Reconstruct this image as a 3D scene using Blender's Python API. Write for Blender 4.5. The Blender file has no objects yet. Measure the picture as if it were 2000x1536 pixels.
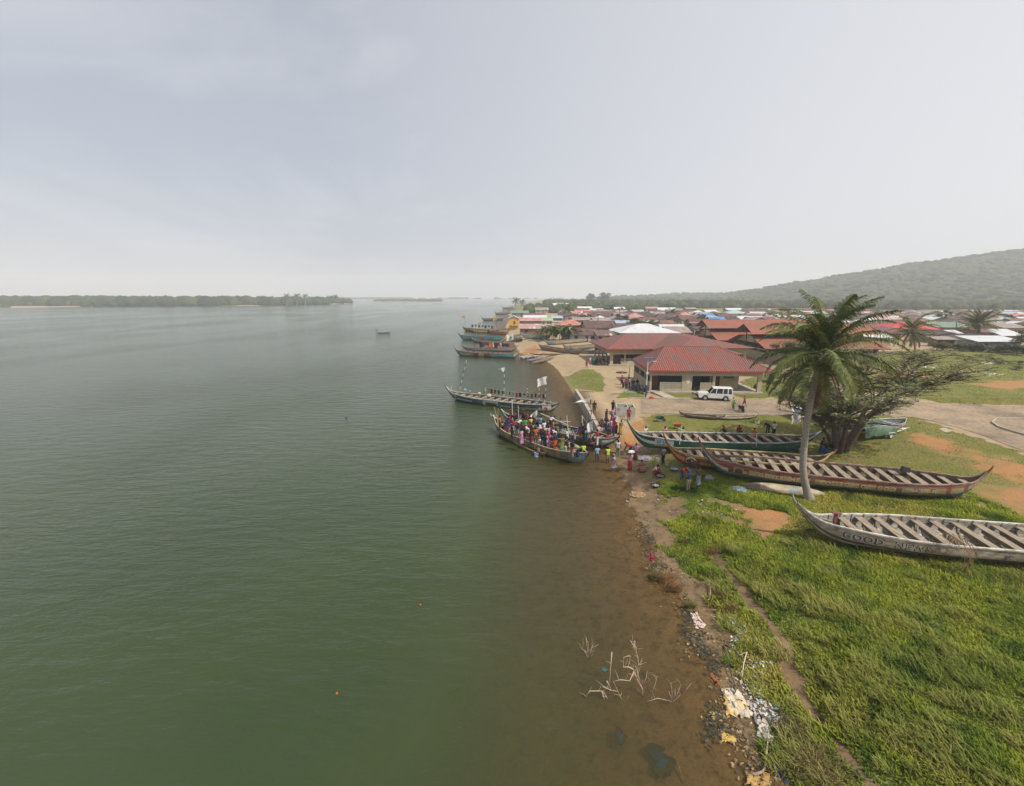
import bpy, bmesh, math, random
import numpy as np
from mathutils import Vector, Matrix, noise as mnoise
R=math.radians; PI=math.pi
rnd=random.Random(7); nrs=np.random.RandomState(7)
S=bpy.context.scene; COL=S.collection
# ---------------------------------------------------------------- camera
FPX=870.0; PITCH=math.atan(188/870.0); CAMZ=16.0
cam=bpy.data.cameras.new('camera'); camo=bpy.data.objects.new('camera',cam); COL.objects.link(camo)
cam.sensor_width=36; cam.lens=36*FPX/2000.0; cam.clip_start=0.2; cam.clip_end=12000
camo.location=(0,0,CAMZ); camo.rotation_euler=(PI/2-PITCH,0,0); S.camera=camo
# ---------------------------------------------------------------- world, sun, exposure
SUN_EL=R(52); SUN_DIR=Vector((0.82,-0.57,0)).normalized()   # horizontal direction towards the sun
w=bpy.data.worlds.new('World'); S.world=w; w.use_nodes=True
nt=w.node_tree; nt.nodes.clear()
def N(t,ty,**k):
    n=t.nodes.new(ty)
    for a,b in k.items(): setattr(n,a,b)
    return n
wo=N(nt,'ShaderNodeOutputWorld'); bg=N(nt,'ShaderNodeBackground'); bg.inputs[1].default_value=0.108
sky=N(nt,'ShaderNodeTexSky',sky_type='NISHITA',sun_disc=False)
sky.sun_elevation=SUN_EL; sky.sun_rotation=math.atan2(SUN_DIR.x,SUN_DIR.y)
sky.air_density=0.7; sky.dust_density=4.5; sky.ozone_density=1.6; sky.altitude=0
tc=N(nt,'ShaderNodeTexCoord'); mp=N(nt,'ShaderNodeMapping'); mp.inputs['Scale'].default_value=(1.0,1.0,3.0)
mp.inputs['Rotation'].default_value=(R(12),R(-18),R(20))
n1=N(nt,'ShaderNodeTexNoise'); n1.inputs['Scale'].default_value=1.5; n1.inputs['Detail'].default_value=7; n1.inputs['Roughness'].default_value=0.55; n1.inputs['Distortion'].default_value=0.7
cr=N(nt,'ShaderNodeValToRGB'); cr.color_ramp.elements[0].position=0.44; cr.color_ramp.elements[0].color=(0,0,0,1)
cr.color_ramp.elements[1].position=0.75; cr.color_ramp.elements[1].color=(.45,.45,.45,1)
mx=N(nt,'ShaderNodeMixRGB'); mx.inputs[2].default_value=(7.6,7.7,7.95,1)
# a thin even veil of high haze over the whole sky, and cirrus through it
veil=N(nt,'ShaderNodeMixRGB'); veil.inputs[0].default_value=0.55; veil.inputs[2].default_value=(6.15,6.45,7.0,1)
L=nt.links.new
L(tc.outputs['Generated'],mp.inputs[0]); L(mp.outputs[0],n1.inputs['Vector']); L(n1.outputs[0],cr.inputs[0])
L(sky.outputs[0],veil.inputs[1]); L(veil.outputs[0],mx.inputs[1])
sx=N(nt,'ShaderNodeSeparateXYZ'); L(tc.outputs['Generated'],sx.inputs[0])
mr=N(nt,'ShaderNodeMapRange'); mr.inputs[1].default_value=-.35; mr.inputs[2].default_value=.75; mr.inputs[3].default_value=0; mr.inputs[4].default_value=.75; L(sx.outputs[0],mr.inputs[0])
mm=N(nt,'ShaderNodeMath',operation='MAXIMUM'); L(cr.outputs[0],mm.inputs[0]); L(mr.outputs[0],mm.inputs[1]); L(mm.outputs[0],mx.inputs[0]); L(mx.outputs[0],bg.inputs[0]); L(bg.outputs[0],wo.inputs[0])
sl=bpy.data.lights.new('sun','SUN'); sl.energy=4.8; sl.angle=R(0.6); sl.color=(1.0,0.93,0.82)
so=bpy.data.objects.new('sun',sl); COL.objects.link(so)
sd=Vector((SUN_DIR.x*math.cos(SUN_EL),SUN_DIR.y*math.cos(SUN_EL),math.sin(SUN_EL)))
so.rotation_euler=sd.to_track_quat('Z','Y').to_euler(); so.location=(0,0,80)
S.view_settings.view_transform='Standard'; S.view_settings.look='None'; S.view_settings.exposure=0.08; S.view_settings.gamma=1
S.view_settings.use_curve_mapping=False
S.render.engine='CYCLES'
cy=S.cycles; cy.use_denoising=True; cy.max_bounces=5; cy.diffuse_bounces=2; cy.glossy_bounces=2; cy.transmission_bounces=2
cy.transparent_max_bounces=8; cy.volume_bounces=1; cy.caustics_reflective=False; cy.caustics_refractive=False; cy.sample_clamp_indirect=4
try: cy.denoiser='OPENIMAGEDENOISE'
except Exception: pass
# ---------------------------------------------------------------- helpers
cp,sp=math.cos(PITCH),math.sin(PITCH)
def ray(px,py):
    u=(px-1000)/FPX; v=(768-py)/FPX
    return Vector((u,cp+v*sp,-sp+v*cp))
def at(px,py,z=0.0):
    d=ray(px,py); t=(z-CAMZ)/d.z
    return Vector((d.x*t,d.y*t,z))
def vert(px,py,Y):                 # the point at depth Y that the photograph shows there
    d=ray(px,py); t=Y/d.y
    return Vector((d.x*t,Y,CAMZ+d.z*t))
def smooth(a,b,x):
    t=np.clip((x-a)/(b-a),0,1); return t*t*(3-2*t)
def tag(o,label=None,cat=None,group=None,kind=None):
    if label: o['label']=label
    if cat: o['category']=cat
    if group: o['group']=group
    if kind: o['kind']=kind
    return o
def empty(name,loc=(0,0,0),rz=0.0,label=None,cat=None,group=None):
    o=bpy.data.objects.new(name,None); COL.objects.link(o); o.location=loc; o.rotation_euler=(0,0,rz); o.empty_display_size=.3
    return tag(o,label,cat,group)
class MB:
    def __init__(s): s.v=[]; s.f=[]; s.m=[]; s.uv={}; s.M=None
    def add(s,vs,fs,mi=0):
        b=len(s.v)
        if s.M is not None: vs=[s.M@Vector(p) for p in vs]
        s.v.extend([tuple(p) for p in vs]); s.f.extend([tuple(b+i for i in f) for f in fs]); s.m.extend([mi]*len(fs)); return s
    def box(s,c,d,mi=0,rz=0.0,rx=0.0,ry=0.0):
        x,y,z=d[0]/2,d[1]/2,d[2]/2
        Q=Matrix.Translation(c)@Matrix.Rotation(rz,4,'Z')@Matrix.Rotation(ry,4,'Y')@Matrix.Rotation(rx,4,'X')
        vs=[Q@Vector(p) for p in ((-x,-y,-z),(x,-y,-z),(x,y,-z),(-x,y,-z),(-x,-y,z),(x,-y,z),(x,y,z),(-x,y,z))]
        return s.add(vs,[(0,3,2,1),(4,5,6,7),(0,1,5,4),(1,2,6,5),(2,3,7,6),(3,0,4,7)],mi)
    def tube(s,pts,rad,n=8,mi=0,cap=True):
        pts=[Vector(p) for p in pts]
        if not isinstance(rad,(list,tuple)): rad=[rad]*len(pts)
        rings=[]; up=Vector((0,0,1)); pr=None
        for i,p in enumerate(pts):
            t=(pts[min(i+1,len(pts)-1)]-pts[max(i-1,0)])
            if t.length<1e-9: t=Vector((0,0,1))
            t.normalize()
            if pr is None:
                a=t.cross(up)
                if a.length<.05: a=t.cross(Vector((1,0,0)))
            else: a=pr-t*pr.dot(t)
            a.normalize(); pr=a; b=t.cross(a)
            rings.append([p+(a*math.cos(2*PI*k/n)+b*math.sin(2*PI*k/n))*rad[i] for k in range(n)])
        vs=[q for r in rings for q in r]; fs=[]
        for i in range(len(pts)-1):
            for k in range(n):
                fs.append((i*n+k,i*n+(k+1)%n,(i+1)*n+(k+1)%n,(i+1)*n+k))
        if cap: fs.append(tuple(range(n))[::-1]); fs.append(tuple((len(pts)-1)*n+k for k in range(n)))
        return s.add(vs,fs,mi)
    def lathe(s,prof,c=(0,0,0),n=16,mi=0,cap=False,sy=1.0):
        vs=[];fs=[]
        for (r,z) in prof:
            for k in range(n): vs.append((c[0]+r*math.cos(2*PI*k/n),c[1]+sy*r*math.sin(2*PI*k/n),c[2]+z))
        for i in range(len(prof)-1):
            for k in range(n): fs.append((i*n+k,i*n+(k+1)%n,(i+1)*n+(k+1)%n,(i+1)*n+k))
        if cap: fs.append(tuple(range(n))[::-1]); fs.append(tuple((len(prof)-1)*n+k for k in range(n)))
        return s.add(vs,fs,mi)
    def prism(s,poly,y0,y1,mi=0):   # polygon in x,z extruded along y
        n=len(poly); vs=[(x,y0,z) for x,z in poly]+[(x,y1,z) for x,z in poly]
        fs=[tuple(range(n)),tuple(range(n,2*n))[::-1]]+[(i,n+i,n+(i+1)%n,(i+1)%n) for i in range(n)]
        return s.add(vs,fs,mi)
    def roofpoly(s,pts,th=0.07,mi=0):   # first edge is the eave; UV in metres along eave / up slope
        pts=[Vector(p) for p in pts]; u=(pts[1]-pts[0]).normalized(); nn=u.cross(pts[-1]-pts[0]).normalized()
        if nn.z<0: nn=-nn
        v=nn.cross(u)
        if v.z<0: v=-v
        n=len(pts); top=[p+nn*th for p in pts]; b=len(s.v)
        fs=[tuple(range(n)),tuple(range(n,2*n))[::-1]]+[(i,(i+1)%n,n+(i+1)%n,n+i) for i in range(n)]
        o=pts[0]
        for i,p in enumerate(top+pts): s.uv[b+i]=((p-o).dot(u)+o.x*.37,(p-o).dot(v)+o.y*.21)
        return s.add(top+pts,fs,mi)
    def build(s,name,mats,parent=None,smooth=False,loc=None):
        me=bpy.data.meshes.new(name); me.from_pydata([tuple(p) for p in s.v],[],s.f)
        if not isinstance(mats,(list,tuple)): mats=[mats]
        for m in mats: me.materials.append(m)
        if len(mats)>1: me.polygons.foreach_set('material_index',s.m)
        if smooth: me.polygons.foreach_set('use_smooth',[True]*len(me.polygons))
        if s.uv:
            ul=me.uv_layers.new(name='UVMap'); li=[l.vertex_index for l in me.loops]
            ul.data.foreach_set('uv',[c for i in li for c in s.uv.get(i,(0,0))])
        me.update(); o=bpy.data.objects.new(name,me); COL.objects.link(o)
        if parent is not None: o.parent=parent
        if loc is not None: o.location=loc
        return o
def npmesh(name,V,F,mats,parent=None,col=None,smooth=False,k=None,attr=None,link=True):
    me=bpy.data.meshes.new(name); V=np.asarray(V,dtype=np.float32); F=np.asarray(F,dtype=np.int32); k=F.shape[1]
    me.vertices.add(len(V)); me.vertices.foreach_set('co',V.ravel())
    me.loops.add(F.size); me.loops.foreach_set('vertex_index',F.ravel())
    me.polygons.add(len(F)); me.polygons.foreach_set('loop_start',np.arange(len(F),dtype=np.int32)*k)
    if smooth: me.polygons.foreach_set('use_smooth',np.ones(len(F),dtype=bool))
    if not isinstance(mats,(list,tuple)): mats=[mats]
    for m in mats: me.materials.append(m)
    if col is not None:
        a=me.color_attributes.new('col','FLOAT_COLOR','POINT'); c=np.ones((len(V),4),dtype=np.float32); c[:,:col.shape[1]]=col; a.data.foreach_set('color',c.ravel())
    if attr:
        for nm,arr in attr.items():
            a=me.attributes.new(nm,'FLOAT','POINT'); a.data.foreach_set('value',np.asarray(arr,dtype=np.float32))
    me.update(calc_edges=True)
    o=bpy.data.objects.new(name,me)
    if link: COL.objects.link(o)
    if parent is not None: o.parent=parent
    return o
# ---------------------------------------------------------------- materials
MATS={}
def newmat(name):
    m=bpy.data.materials.new(name); m.use_nodes=True; t=m.node_tree; b=t.nodes['Principled BSDF']; return m,t,b
def c4(c): return (c[0],c[1],c[2],1)
def pm(name,c1,c2=None,scale=6.0,rough=0.8,bump=0.0,detail=5,metal=0.0,lo=.35,hi=.65,stretch=(1,1,1),coord='Object',spec=0.3,bscale=None):
    if name in MATS: return MATS[name]
    m,t,b=newmat(name); b.inputs['Roughness'].default_value=rough; b.inputs['Metallic'].default_value=metal
    b.inputs['Specular IOR Level'].default_value=spec
    if c2 is None: c2=tuple(x*0.72 for x in c1)
    tc=N(t,'ShaderNodeTexCoord'); mp=N(t,'ShaderNodeMapping'); mp.inputs['Scale'].default_value=stretch
    no=N(t,'ShaderNodeTexNoise'); no.inputs['Scale'].default_value=scale; no.inputs['Detail'].default_value=detail; no.inputs['Roughness'].default_value=.6
    cr=N(t,'ShaderNodeValToRGB'); e=cr.color_ramp.elements; e[0].position=lo; e[1].position=hi; e[0].color=c4(c1); e[1].color=c4(c2)
    l=t.links.new; l(tc.outputs[coord],mp.inputs[0]); l(mp.outputs[0],no.inputs['Vector']); l(no.outputs[0],cr.inputs[0]); l(cr.outputs[0],b.inputs['Base Color'])
    if bump:
        bu=N(t,'ShaderNodeBump'); bu.inputs['Strength'].default_value=min(1,bump); bu.inputs['Distance'].default_value=.05
        n2=N(t,'ShaderNodeTexNoise'); n2.inputs['Scale'].default_value=bscale or scale*3; n2.inputs['Detail'].default_value=4
        l(mp.outputs[0],n2.inputs['Vector']); l(n2.outputs[0],bu.inputs['Height']); l(bu.outputs[0],b.inputs['Normal'])
    MATS[name]=m; return m
def colmat(name,rough=.7,wear=0.0,wearcol=(.2,.15,.1),spec=.3,transl=0.0,nscale=9,wlo=.5,whi=.62,stretch=(1,1,1)):
    """colour from the vertex attribute 'col', worn by noise"""
    if name in MATS: return MATS[name]
    m,t,b=newmat(name); b.inputs['Roughness'].default_value=rough; b.inputs['Specular IOR Level'].default_value=spec; l=t.links.new
    a=N(t,'ShaderNodeAttribute',attribute_name='col'); src=a.outputs['Color']
    tc=N(t,'ShaderNodeTexCoord'); mp=N(t,'ShaderNodeMapping'); mp.inputs['Scale'].default_value=stretch; l(tc.outputs['Object'],mp.inputs[0])
    if wear:
        no=N(t,'ShaderNodeTexNoise'); no.inputs['Scale'].default_value=nscale; no.inputs['Detail'].default_value=6; no.inputs['Roughness'].default_value=.7
        cr=N(t,'ShaderNodeValToRGB'); e=cr.color_ramp.elements; e[0].position=wlo; e[1].position=whi; e[0].color=(0,0,0,1); e[1].color=(wear,wear,wear,1)
        mx=N(t,'ShaderNodeMixRGB'); mx.inputs[2].default_value=c4(wearcol)
        l(mp.outputs[0],no.inputs['Vector']); l(no.outputs[0],cr.inputs[0]); l(cr.outputs[0],mx.inputs[0]); l(src,mx.inputs[1]); src=mx.outputs[0]
        n3=N(t,'ShaderNodeTexNoise'); n3.inputs['Scale'].default_value=nscale*.35; n3.inputs['Detail'].default_value=4; l(mp.outputs[0],n3.inputs['Vector'])
        ml=N(t,'ShaderNodeMixRGB',blend_type='MULTIPLY'); ml.inputs[0].default_value=.6
        c3=N(t,'ShaderNodeValToRGB'); c3.color_ramp.elements[0].position=.3; c3.color_ramp.elements[0].color=(.45,.42,.4,1); c3.color_ramp.elements[1].position=.62; c3.color_ramp.elements[1].color=(1,1,1,1)
        l(n3.outputs[0],c3.inputs[0]); l(src,ml.inputs[1]); l(c3.outputs[0],ml.inputs[2]); src=ml.outputs[0]
        bu=N(t,'ShaderNodeBump'); bu.inputs['Strength'].default_value=.35; bu.inputs['Distance'].default_value=.02; l(no.outputs[0],bu.inputs['Height']); l(bu.outputs[0],b.inputs['Normal'])
    l(src,b.inputs['Base Color'])
    if transl:
        tr=N(t,'ShaderNodeBsdfTranslucent'); ms=N(t,'ShaderNodeMixShader'); ms.inputs[0].default_value=transl; o=t.nodes['Material Output']
        l(src,tr.inputs[0]); l(b.outputs[0],ms.inputs[1]); l(tr.outputs[0],ms.inputs[2]); l(ms.outputs[0],o.inputs[0])
    MATS[name]=m; return m
def plain(name,c,rough=.7,spec=.3,metal=0): return pm(name,c,tuple(x*.8 for x in c),scale=14,rough=rough,spec=spec,metal=metal)
# ---------------------------------------------------------------- shores
def P2(px,py): p=at(px,py); return (p.x,p.y)
SHORE=[P2(*q) for q in ((1540,1640),(1500,1536),(1462,1450),(1425,1370),(1400,1300),(1352,1230),(1318,1160),(1282,1090),(1252,1030),(1232,975),(1222,935),(1208,905),(1190,880),(1172,855),(1158,838),(1140,808),(1122,776),(1112,756),(1098,735),(1082,716),(1062,703),(1035,697),(1012,690),(1008,678),(1002,668),(990,660),(990,650),(985,640),(992,630),(996,620),(990,611),(1000,604),(1004,598),(1030,594),(1040,589.5),(1060,586.5),(1075,584.5))]
QUAY=[P2(*q) for q in ((1172,855),(1158,838),(1140,808),(1122,776))]
MAIN=[(9.5,-60)]+SHORE+[(900,4200),(6000,4200),(6000,-60)]
LEFT=[(-9000,500)]+[P2(*q) for q in ((-700,607),(-300,604.5),(0,602.5),(120,600.5),(260,599),(420,598),(560,597),(640,595.5),(685,593))]+[(-470,1320),(-700,1500),(-1300,1700),(-9000,1900)]
ISLE=[P2(*q) for q in ((728,589.2),(770,590),(832,589.6),(838,588.7),(868,588),(850,587),(800,586.8),(740,587.2))]
FARL=[(-3800,2900),(-900,2950),(-600,3100),(300,3150),(700,3250),(1200,3600),(9000,3600),(9000,4600),(-3800,4600)]
def sdist(poly,x,y):
    P=np.array(poly,dtype=float); Q=np.roll(P,-1,axis=0); d=np.full(x.shape,1e18); ins=np.zeros(x.shape,bool)
    for (ax,ay),(bx,by) in zip(P,Q):
        ex,ey=bx-ax,by-ay; tt=np.clip(((x-ax)*ex+(y-ay)*ey)/(ex*ex+ey*ey+1e-12),0,1)
        d=np.minimum(d,(x-ax-tt*ex)**2+(y-ay-tt*ey)**2)
        c=((ay>y)!=(by>y)); 
        with np.errstate(divide='ignore',invalid='ignore'): xi=(bx-ax)*(y-ay)/(by-ay+1e-18)+ax
        ins^=(c&(x<xi))
    return np.sqrt(d)*np.where(ins,1,-1)
def segd(pl,x,y):
    d=np.full(x.shape,1e18)
    for (ax,ay),(bx,by) in zip(pl[:-1],pl[1:]):
        ex,ey=bx-ax,by-ay; tt=np.clip(((x-ax)*ex+(y-ay)*ey)/(ex*ex+ey*ey+1e-12),0,1)
        d=np.minimum(d,(x-ax-tt*ex)**2+(y-ay-tt*ey)**2)
    return np.sqrt(d)
def wob(x,y,s,seed=0):      # cheap smooth value noise from sines
    return (np.sin(x*s+1.3*seed+1.7*np.sin(y*s*.71+seed))+np.sin(y*s*1.13+2.1*seed+1.5*np.sin(x*s*.83+2*seed))+.5*np.sin((x+y)*s*2.3+seed)+.5*np.sin((x-y)*s*2.9+3*seed))/3
def shore_sd(x,y):
    a=sdist(MAIN,x,y); a=np.maximum(a,sdist(LEFT,x,y)); a=np.maximum(a,sdist(ISLE,x,y)); return np.maximum(a,sdist(FARL,x,y))
def height(x,y,d=None):
    x=np.asarray(x,float); y=np.asarray(y,float)
    if d is None: d=shore_sd(x,y)
    q=segd(QUAY,x,y); wq=smooth(1.5,5,q)            # 0 near the quay
    w_=0.9+6.0*wq; dd=d+wq*(.65*wob(x,y,1.1,2)+.40*wob(x,y,3.1,4))*smooth(80,50,y)
    h=0.97*smooth(0,1,np.clip(dd/w_,0,1)*1.0)
    h=h+np.where(d>6,0.09*wob(x,y,.35,5)*smooth(6,12,d)*smooth(30,22,y),0)
    bed=-np.minimum(2.6,np.maximum(-dd,0)*(0.085+.5*(1-wq)))
    return np.where(dd>0,h,bed)
def hz(x,y): return float(height(np.array([x]),np.array([y]))[0])
def gnd(px,py):
    z=0.97
    for _ in range(6):
        p=at(px,py,z); z=.5*z+.5*max(hz(p.x,p.y),-.5)
    p=at(px,py,z); return Vector((p.x,p.y,hz(p.x,p.y)))
# ---------------------------------------------------------------- the ground: one sheet
def PW(lst,z=.97): return [tuple(at(a,b,z).xy) for a,b in lst]
def axis(a,b,step,far0,far1,g=1.16):
    c=list(np.arange(a,b,step)); s=step; v=b; hi=[]
    while v<far1: hi.append(v); s*=g; v+=s
    hi.append(far1); s=step; v=a-step; lo=[]
    while v>far0: lo.append(v); s*=g; v-=s
    lo.append(far0); return np.array(lo[::-1]+c+hi)
gx=axis(2,75,.42,-6500,7000); gy=axis(8,105,.42,-55,4500)
X,Y=np.meshgrid(gx,gy); SD=shore_sd(X,Y); Z=height(X,Y,SD)
nx,ny=len(gx),len(gy)
idx=np.arange(nx*ny).reshape(ny,nx)
F=np.stack([idx[:-1,:-1],idx[:-1,1:],idx[1:,1:],idx[1:,:-1]],-1).reshape(-1,4)
# masks
FIELD=PW([(1300,1010),(1330,985),(1270,925),(1262,880),(1275,850),(1250,812),(1560,812),(1700,812),(1790,815),(1830,828),(1905,855),(2000,884),(2300,960),(2600,1640),(1640,1640),(1590,1536),(1555,1470),(1520,1400),(1490,1330),(1460,1270),(1430,1200),(1385,1130),(1350,1090),(1310,1045)])
G2=[PW([(1258,818),(1320,808),(1560,809),(1560,850),(1258,858)]),
    PW([(1112,726),(1135,720),(1160,722),(1180,738),(1180,762),(1150,765),(1122,752),(1108,738)]),
    PW([(1205,777),(1215,767),(1255,765),(1262,777)]),
    PW([(1290,778),(1295,765),(1365,765),(1378,778)]),
    PW([(1435,778),(1440,752),(1500,705),(1560,715),(1590,745),(1660,780)]),
    PW([(1560,707),(1680,690),(1820,684),(2000,684),(2600,684),(2600,822),(2000,792),(1850,788),(1720,768),(1640,745)]),
    PW([(1400,720),(1480,706),(1560,715),(1520,722)])]
RED=[PW(l) for l in ([(1330,995),(1395,985),(1480,975),(1560,1000),(1570,1040),(1500,1042),(1440,1032),(1380,1010)],
     [(1750,838),(1850,860),(1960,893),(2000,903),(2300,960),(2300,1040),(2000,1012),(1925,1000),(1950,940),(1900,900),(1800,880)],
     [(1228,835),(1262,812),(1270,850),(1258,880),(1230,870)],
     [(1870,748),(2000,742),(2300,740),(2300,765),(1960,760)],
     [(1690,728),(1760,720),(1850,735),(1760,745)],
     [(1905,1100),(1950,1095),(1975,1110),(1930,1125)],
     [(1000,690),(1050,672),(1060,690),(1040,700)])]
PATHL=PW([(1390,1060),(1408,1085),(1432,1118),(1470,1160),(1502,1200),(1528,1240),(1552,1290),(1580,1345),(1612,1400),(1660,1460),(1720,1536),(1800,1650)])
PATH2=PW([(1640,1095),(1700,1140),(1750,1160),(1850,1240),(1990,1290)])
BEACH=PW([(1062,703),(1000,664),(1080,650),(1150,668),(1240,690),(1430,705),(1280,745),(1262,770),(1400,812),(1262,812),(1232,850),(1265,880),(1268,925),(1330,985),(1310,1045),(1290,1090),(1240,1030),(1222,935),(1122,776)])
near=(Y<260)&(SD>-3)
def m_in(poly,soft,seed=0,amp=1.0,sc=.9):
    o=np.zeros(X.shape); o[near]=smooth(-soft,soft,sdist(poly,X[near],Y[near])+amp*wob(X[near],Y[near],sc,seed)); return o
grass=m_in(FIELD,.7,1,1.3,1.3)
for k,g in enumerate(G2): grass=np.maximum(grass,m_in(g,.5 if k<4 else 1.2,k+2,.35 if k<4 else 1.2))
red=np.zeros(X.shape)
for k,g in enumerate(RED): red=np.maximum(red,m_in(g,3.0,k+3,1.8,.7))
pth=np.zeros(X.shape); pth[near]=smooth(.42,.08,segd(PATHL,X[near],Y[near])+.22*wob(X[near],Y[near],1.6,3))
pth[near]=np.maximum(pth[near],.45*smooth(.4,.1,segd(PATH2,X[near],Y[near])+.3*wob(X[near],Y[near],1.6,7)))
grass=grass*(1-red*.78)*(1-pth)
far_g=smooth(95,140,Y)*(SD>4); grass=np.maximum(grass,far_g*.30)
farveg=((Y>430)|(X<-50))&(SD>0)
grass=np.where(farveg,np.where(X<-100,.2,.75),grass)
wet=np.maximum(smooth(3.2,0.2,SD)*(Y<90),smooth(9.5,4.5,SD)*(Y<46)*.85)
wet=np.where(SD<0,1,wet); wet=np.maximum(wet,pth*.9)
col=np.stack([grass,red,wet],-1).reshape(-1,3)
def ground_mat():
    m,t,b=newmat('ground_soil_and_grass'); l=t.links.new; b.inputs['Roughness'].default_value=.9; b.inputs['Specular IOR Level'].default_value=.2
    a=N(t,'ShaderNodeAttribute',attribute_name='col'); sp_=N(t,'ShaderNodeSeparateColor'); l(a.outputs['Color'],sp_.inputs[0])
    g=N(t,'ShaderNodeNewGeometry')
    def noise(s,d=6,r=.6):
        n=N(t,'ShaderNodeTexNoise'); n.inputs['Scale'].default_value=s; n.inputs['Detail'].default_value=d; n.inputs['Roughness'].default_value=r; l(g.outputs['Position'],n.inputs['Vector']); return n.outputs[0]
    def ramp(src,stops):
        c=N(t,'ShaderNodeValToRGB'); e=c.color_ramp.elements
        while len(e)<len(stops): e.new(.5)
        for k,(p,cc) in enumerate(stops): e[k].position=p; e[k].color=c4(cc) if not isinstance(cc,(int,float)) else (cc,cc,cc,1)
        l(src,c.inputs[0]); return c.outputs[0]
    def mix(f,a_,b_,bt='MIX'):
        x=N(t,'ShaderNodeMixRGB',blend_type=bt)
        if isinstance(f,(int,float)): x.inputs[0].default_value=f
        else: l(f,x.inputs[0])
        l(a_,x.inputs[1]); l(b_,x.inputs[2]); return x.outputs[0]
    def edge(w,ns,k=.55):   # weight sharpened by noise
        m1=N(t,'ShaderNodeMath',operation='MULTIPLY_ADD'); l(ns,m1.inputs[0]); m1.inputs[1].default_value=k*1.6; m1.inputs[2].default_value=-k*.8
        m2=N(t,'ShaderNodeMath',operation='ADD'); l(w,m2.inputs[0]); l(m1.outputs[0],m2.inputs[1])
        return ramp(m2.outputs[0],[(.36,0.0),(.62,1.0)])
    na,nb,nc,nd=noise(.35),noise(2.2),noise(9,5,.7),noise(.09,3)
    sd1=mix(.5,ramp(nb,[(.3,(.31,.225,.135)),(.55,(.38,.29,.18)),(.75,(.23,.165,.10))]),ramp(noise(.6,6,.65),[(.35,(.38,.295,.185)),(.52,(.30,.22,.135)),(.68,(.22,.16,.10))])); sand=sd1
    redc=ramp(nb,[(.3,(.34,.15,.055)),(.5,(.40,.19,.07)),(.72,(.25,.14,.06))]); redc=mix(.6,redc,ramp(noise(.8,7,.7),[(.35,(.38,.17,.06)),(.5,(.30,.17,.08)),(.65,(.20,.13,.065))]))
    mud=mix(.55,ramp(nb,[(.3,(.18,.115,.055)),(.5,(.25,.165,.085)),(.7,(.08,.055,.032))]),ramp(noise(1.1,7,.72),[(.40,(.20,.135,.07)),(.5,(.13,.09,.05)),(.60,(.055,.04,.025))]))
    gr=ramp(na,[(.25,(.10,.125,.028)),(.42,(.15,.165,.038)),(.58,(.19,.175,.055)),(.75,(.24,.175,.08))])
    gr2=ramp(nc,[(.3,(.35,.35,.35)),(.6,(1.1,1.1,1.1))]); gr=mix(.75,gr,gr2,'MULTIPLY')
    c=mix(edge(sp_.outputs['Green'],nb,.5),sand,redc)
    c=mix(ramp(sp_.outputs['Blue'],[(.1,0.0),(.7,1.0)]),c,mud)
    ge=edge(sp_.outputs['Red'],mix(.5,nc,noise(.7,7,.7)),1.15); c=mix(ge,c,gr)
    fine=ramp(nc,[(.25,(.62,.6,.58)),(.6,(1.05,1.05,1.05))]); c=mix(.8,c,fine,'MULTIPLY')
    sp2=ramp(noise(26,2,.5),[(.70,0.0),(.74,1.0)]); pale=N(t,'ShaderNodeRGB'); pale.outputs[0].default_value=(.52,.47,.40,1)
    f2=N(t,'ShaderNodeMath',operation='MULTIPLY'); l(sp2,f2.inputs[0]); f2.inputs[1].default_value=.4; c=mix(f2.outputs[0],c,pale.outputs[0])
    l(c,b.inputs['Base Color'])
    rr=ramp(sp_.outputs['Blue'],[(.2,.95),(.95,.42)]); l(rr,b.inputs['Roughness'])
    bu=N(t,'ShaderNodeBump'); bu.inputs['Strength'].default_value=.6; bu.inputs['Distance'].default_value=.12; l(noise(5,6,.7),bu.inputs['Height']); l(bu.outputs[0],b.inputs['Normal'])
    return m
GM=ground_mat()
ground=npmesh('ground',np.stack([X,Y,Z],-1).reshape(-1,3),F,GM,col=col,smooth=True); tag(ground,kind='structure')
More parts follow.
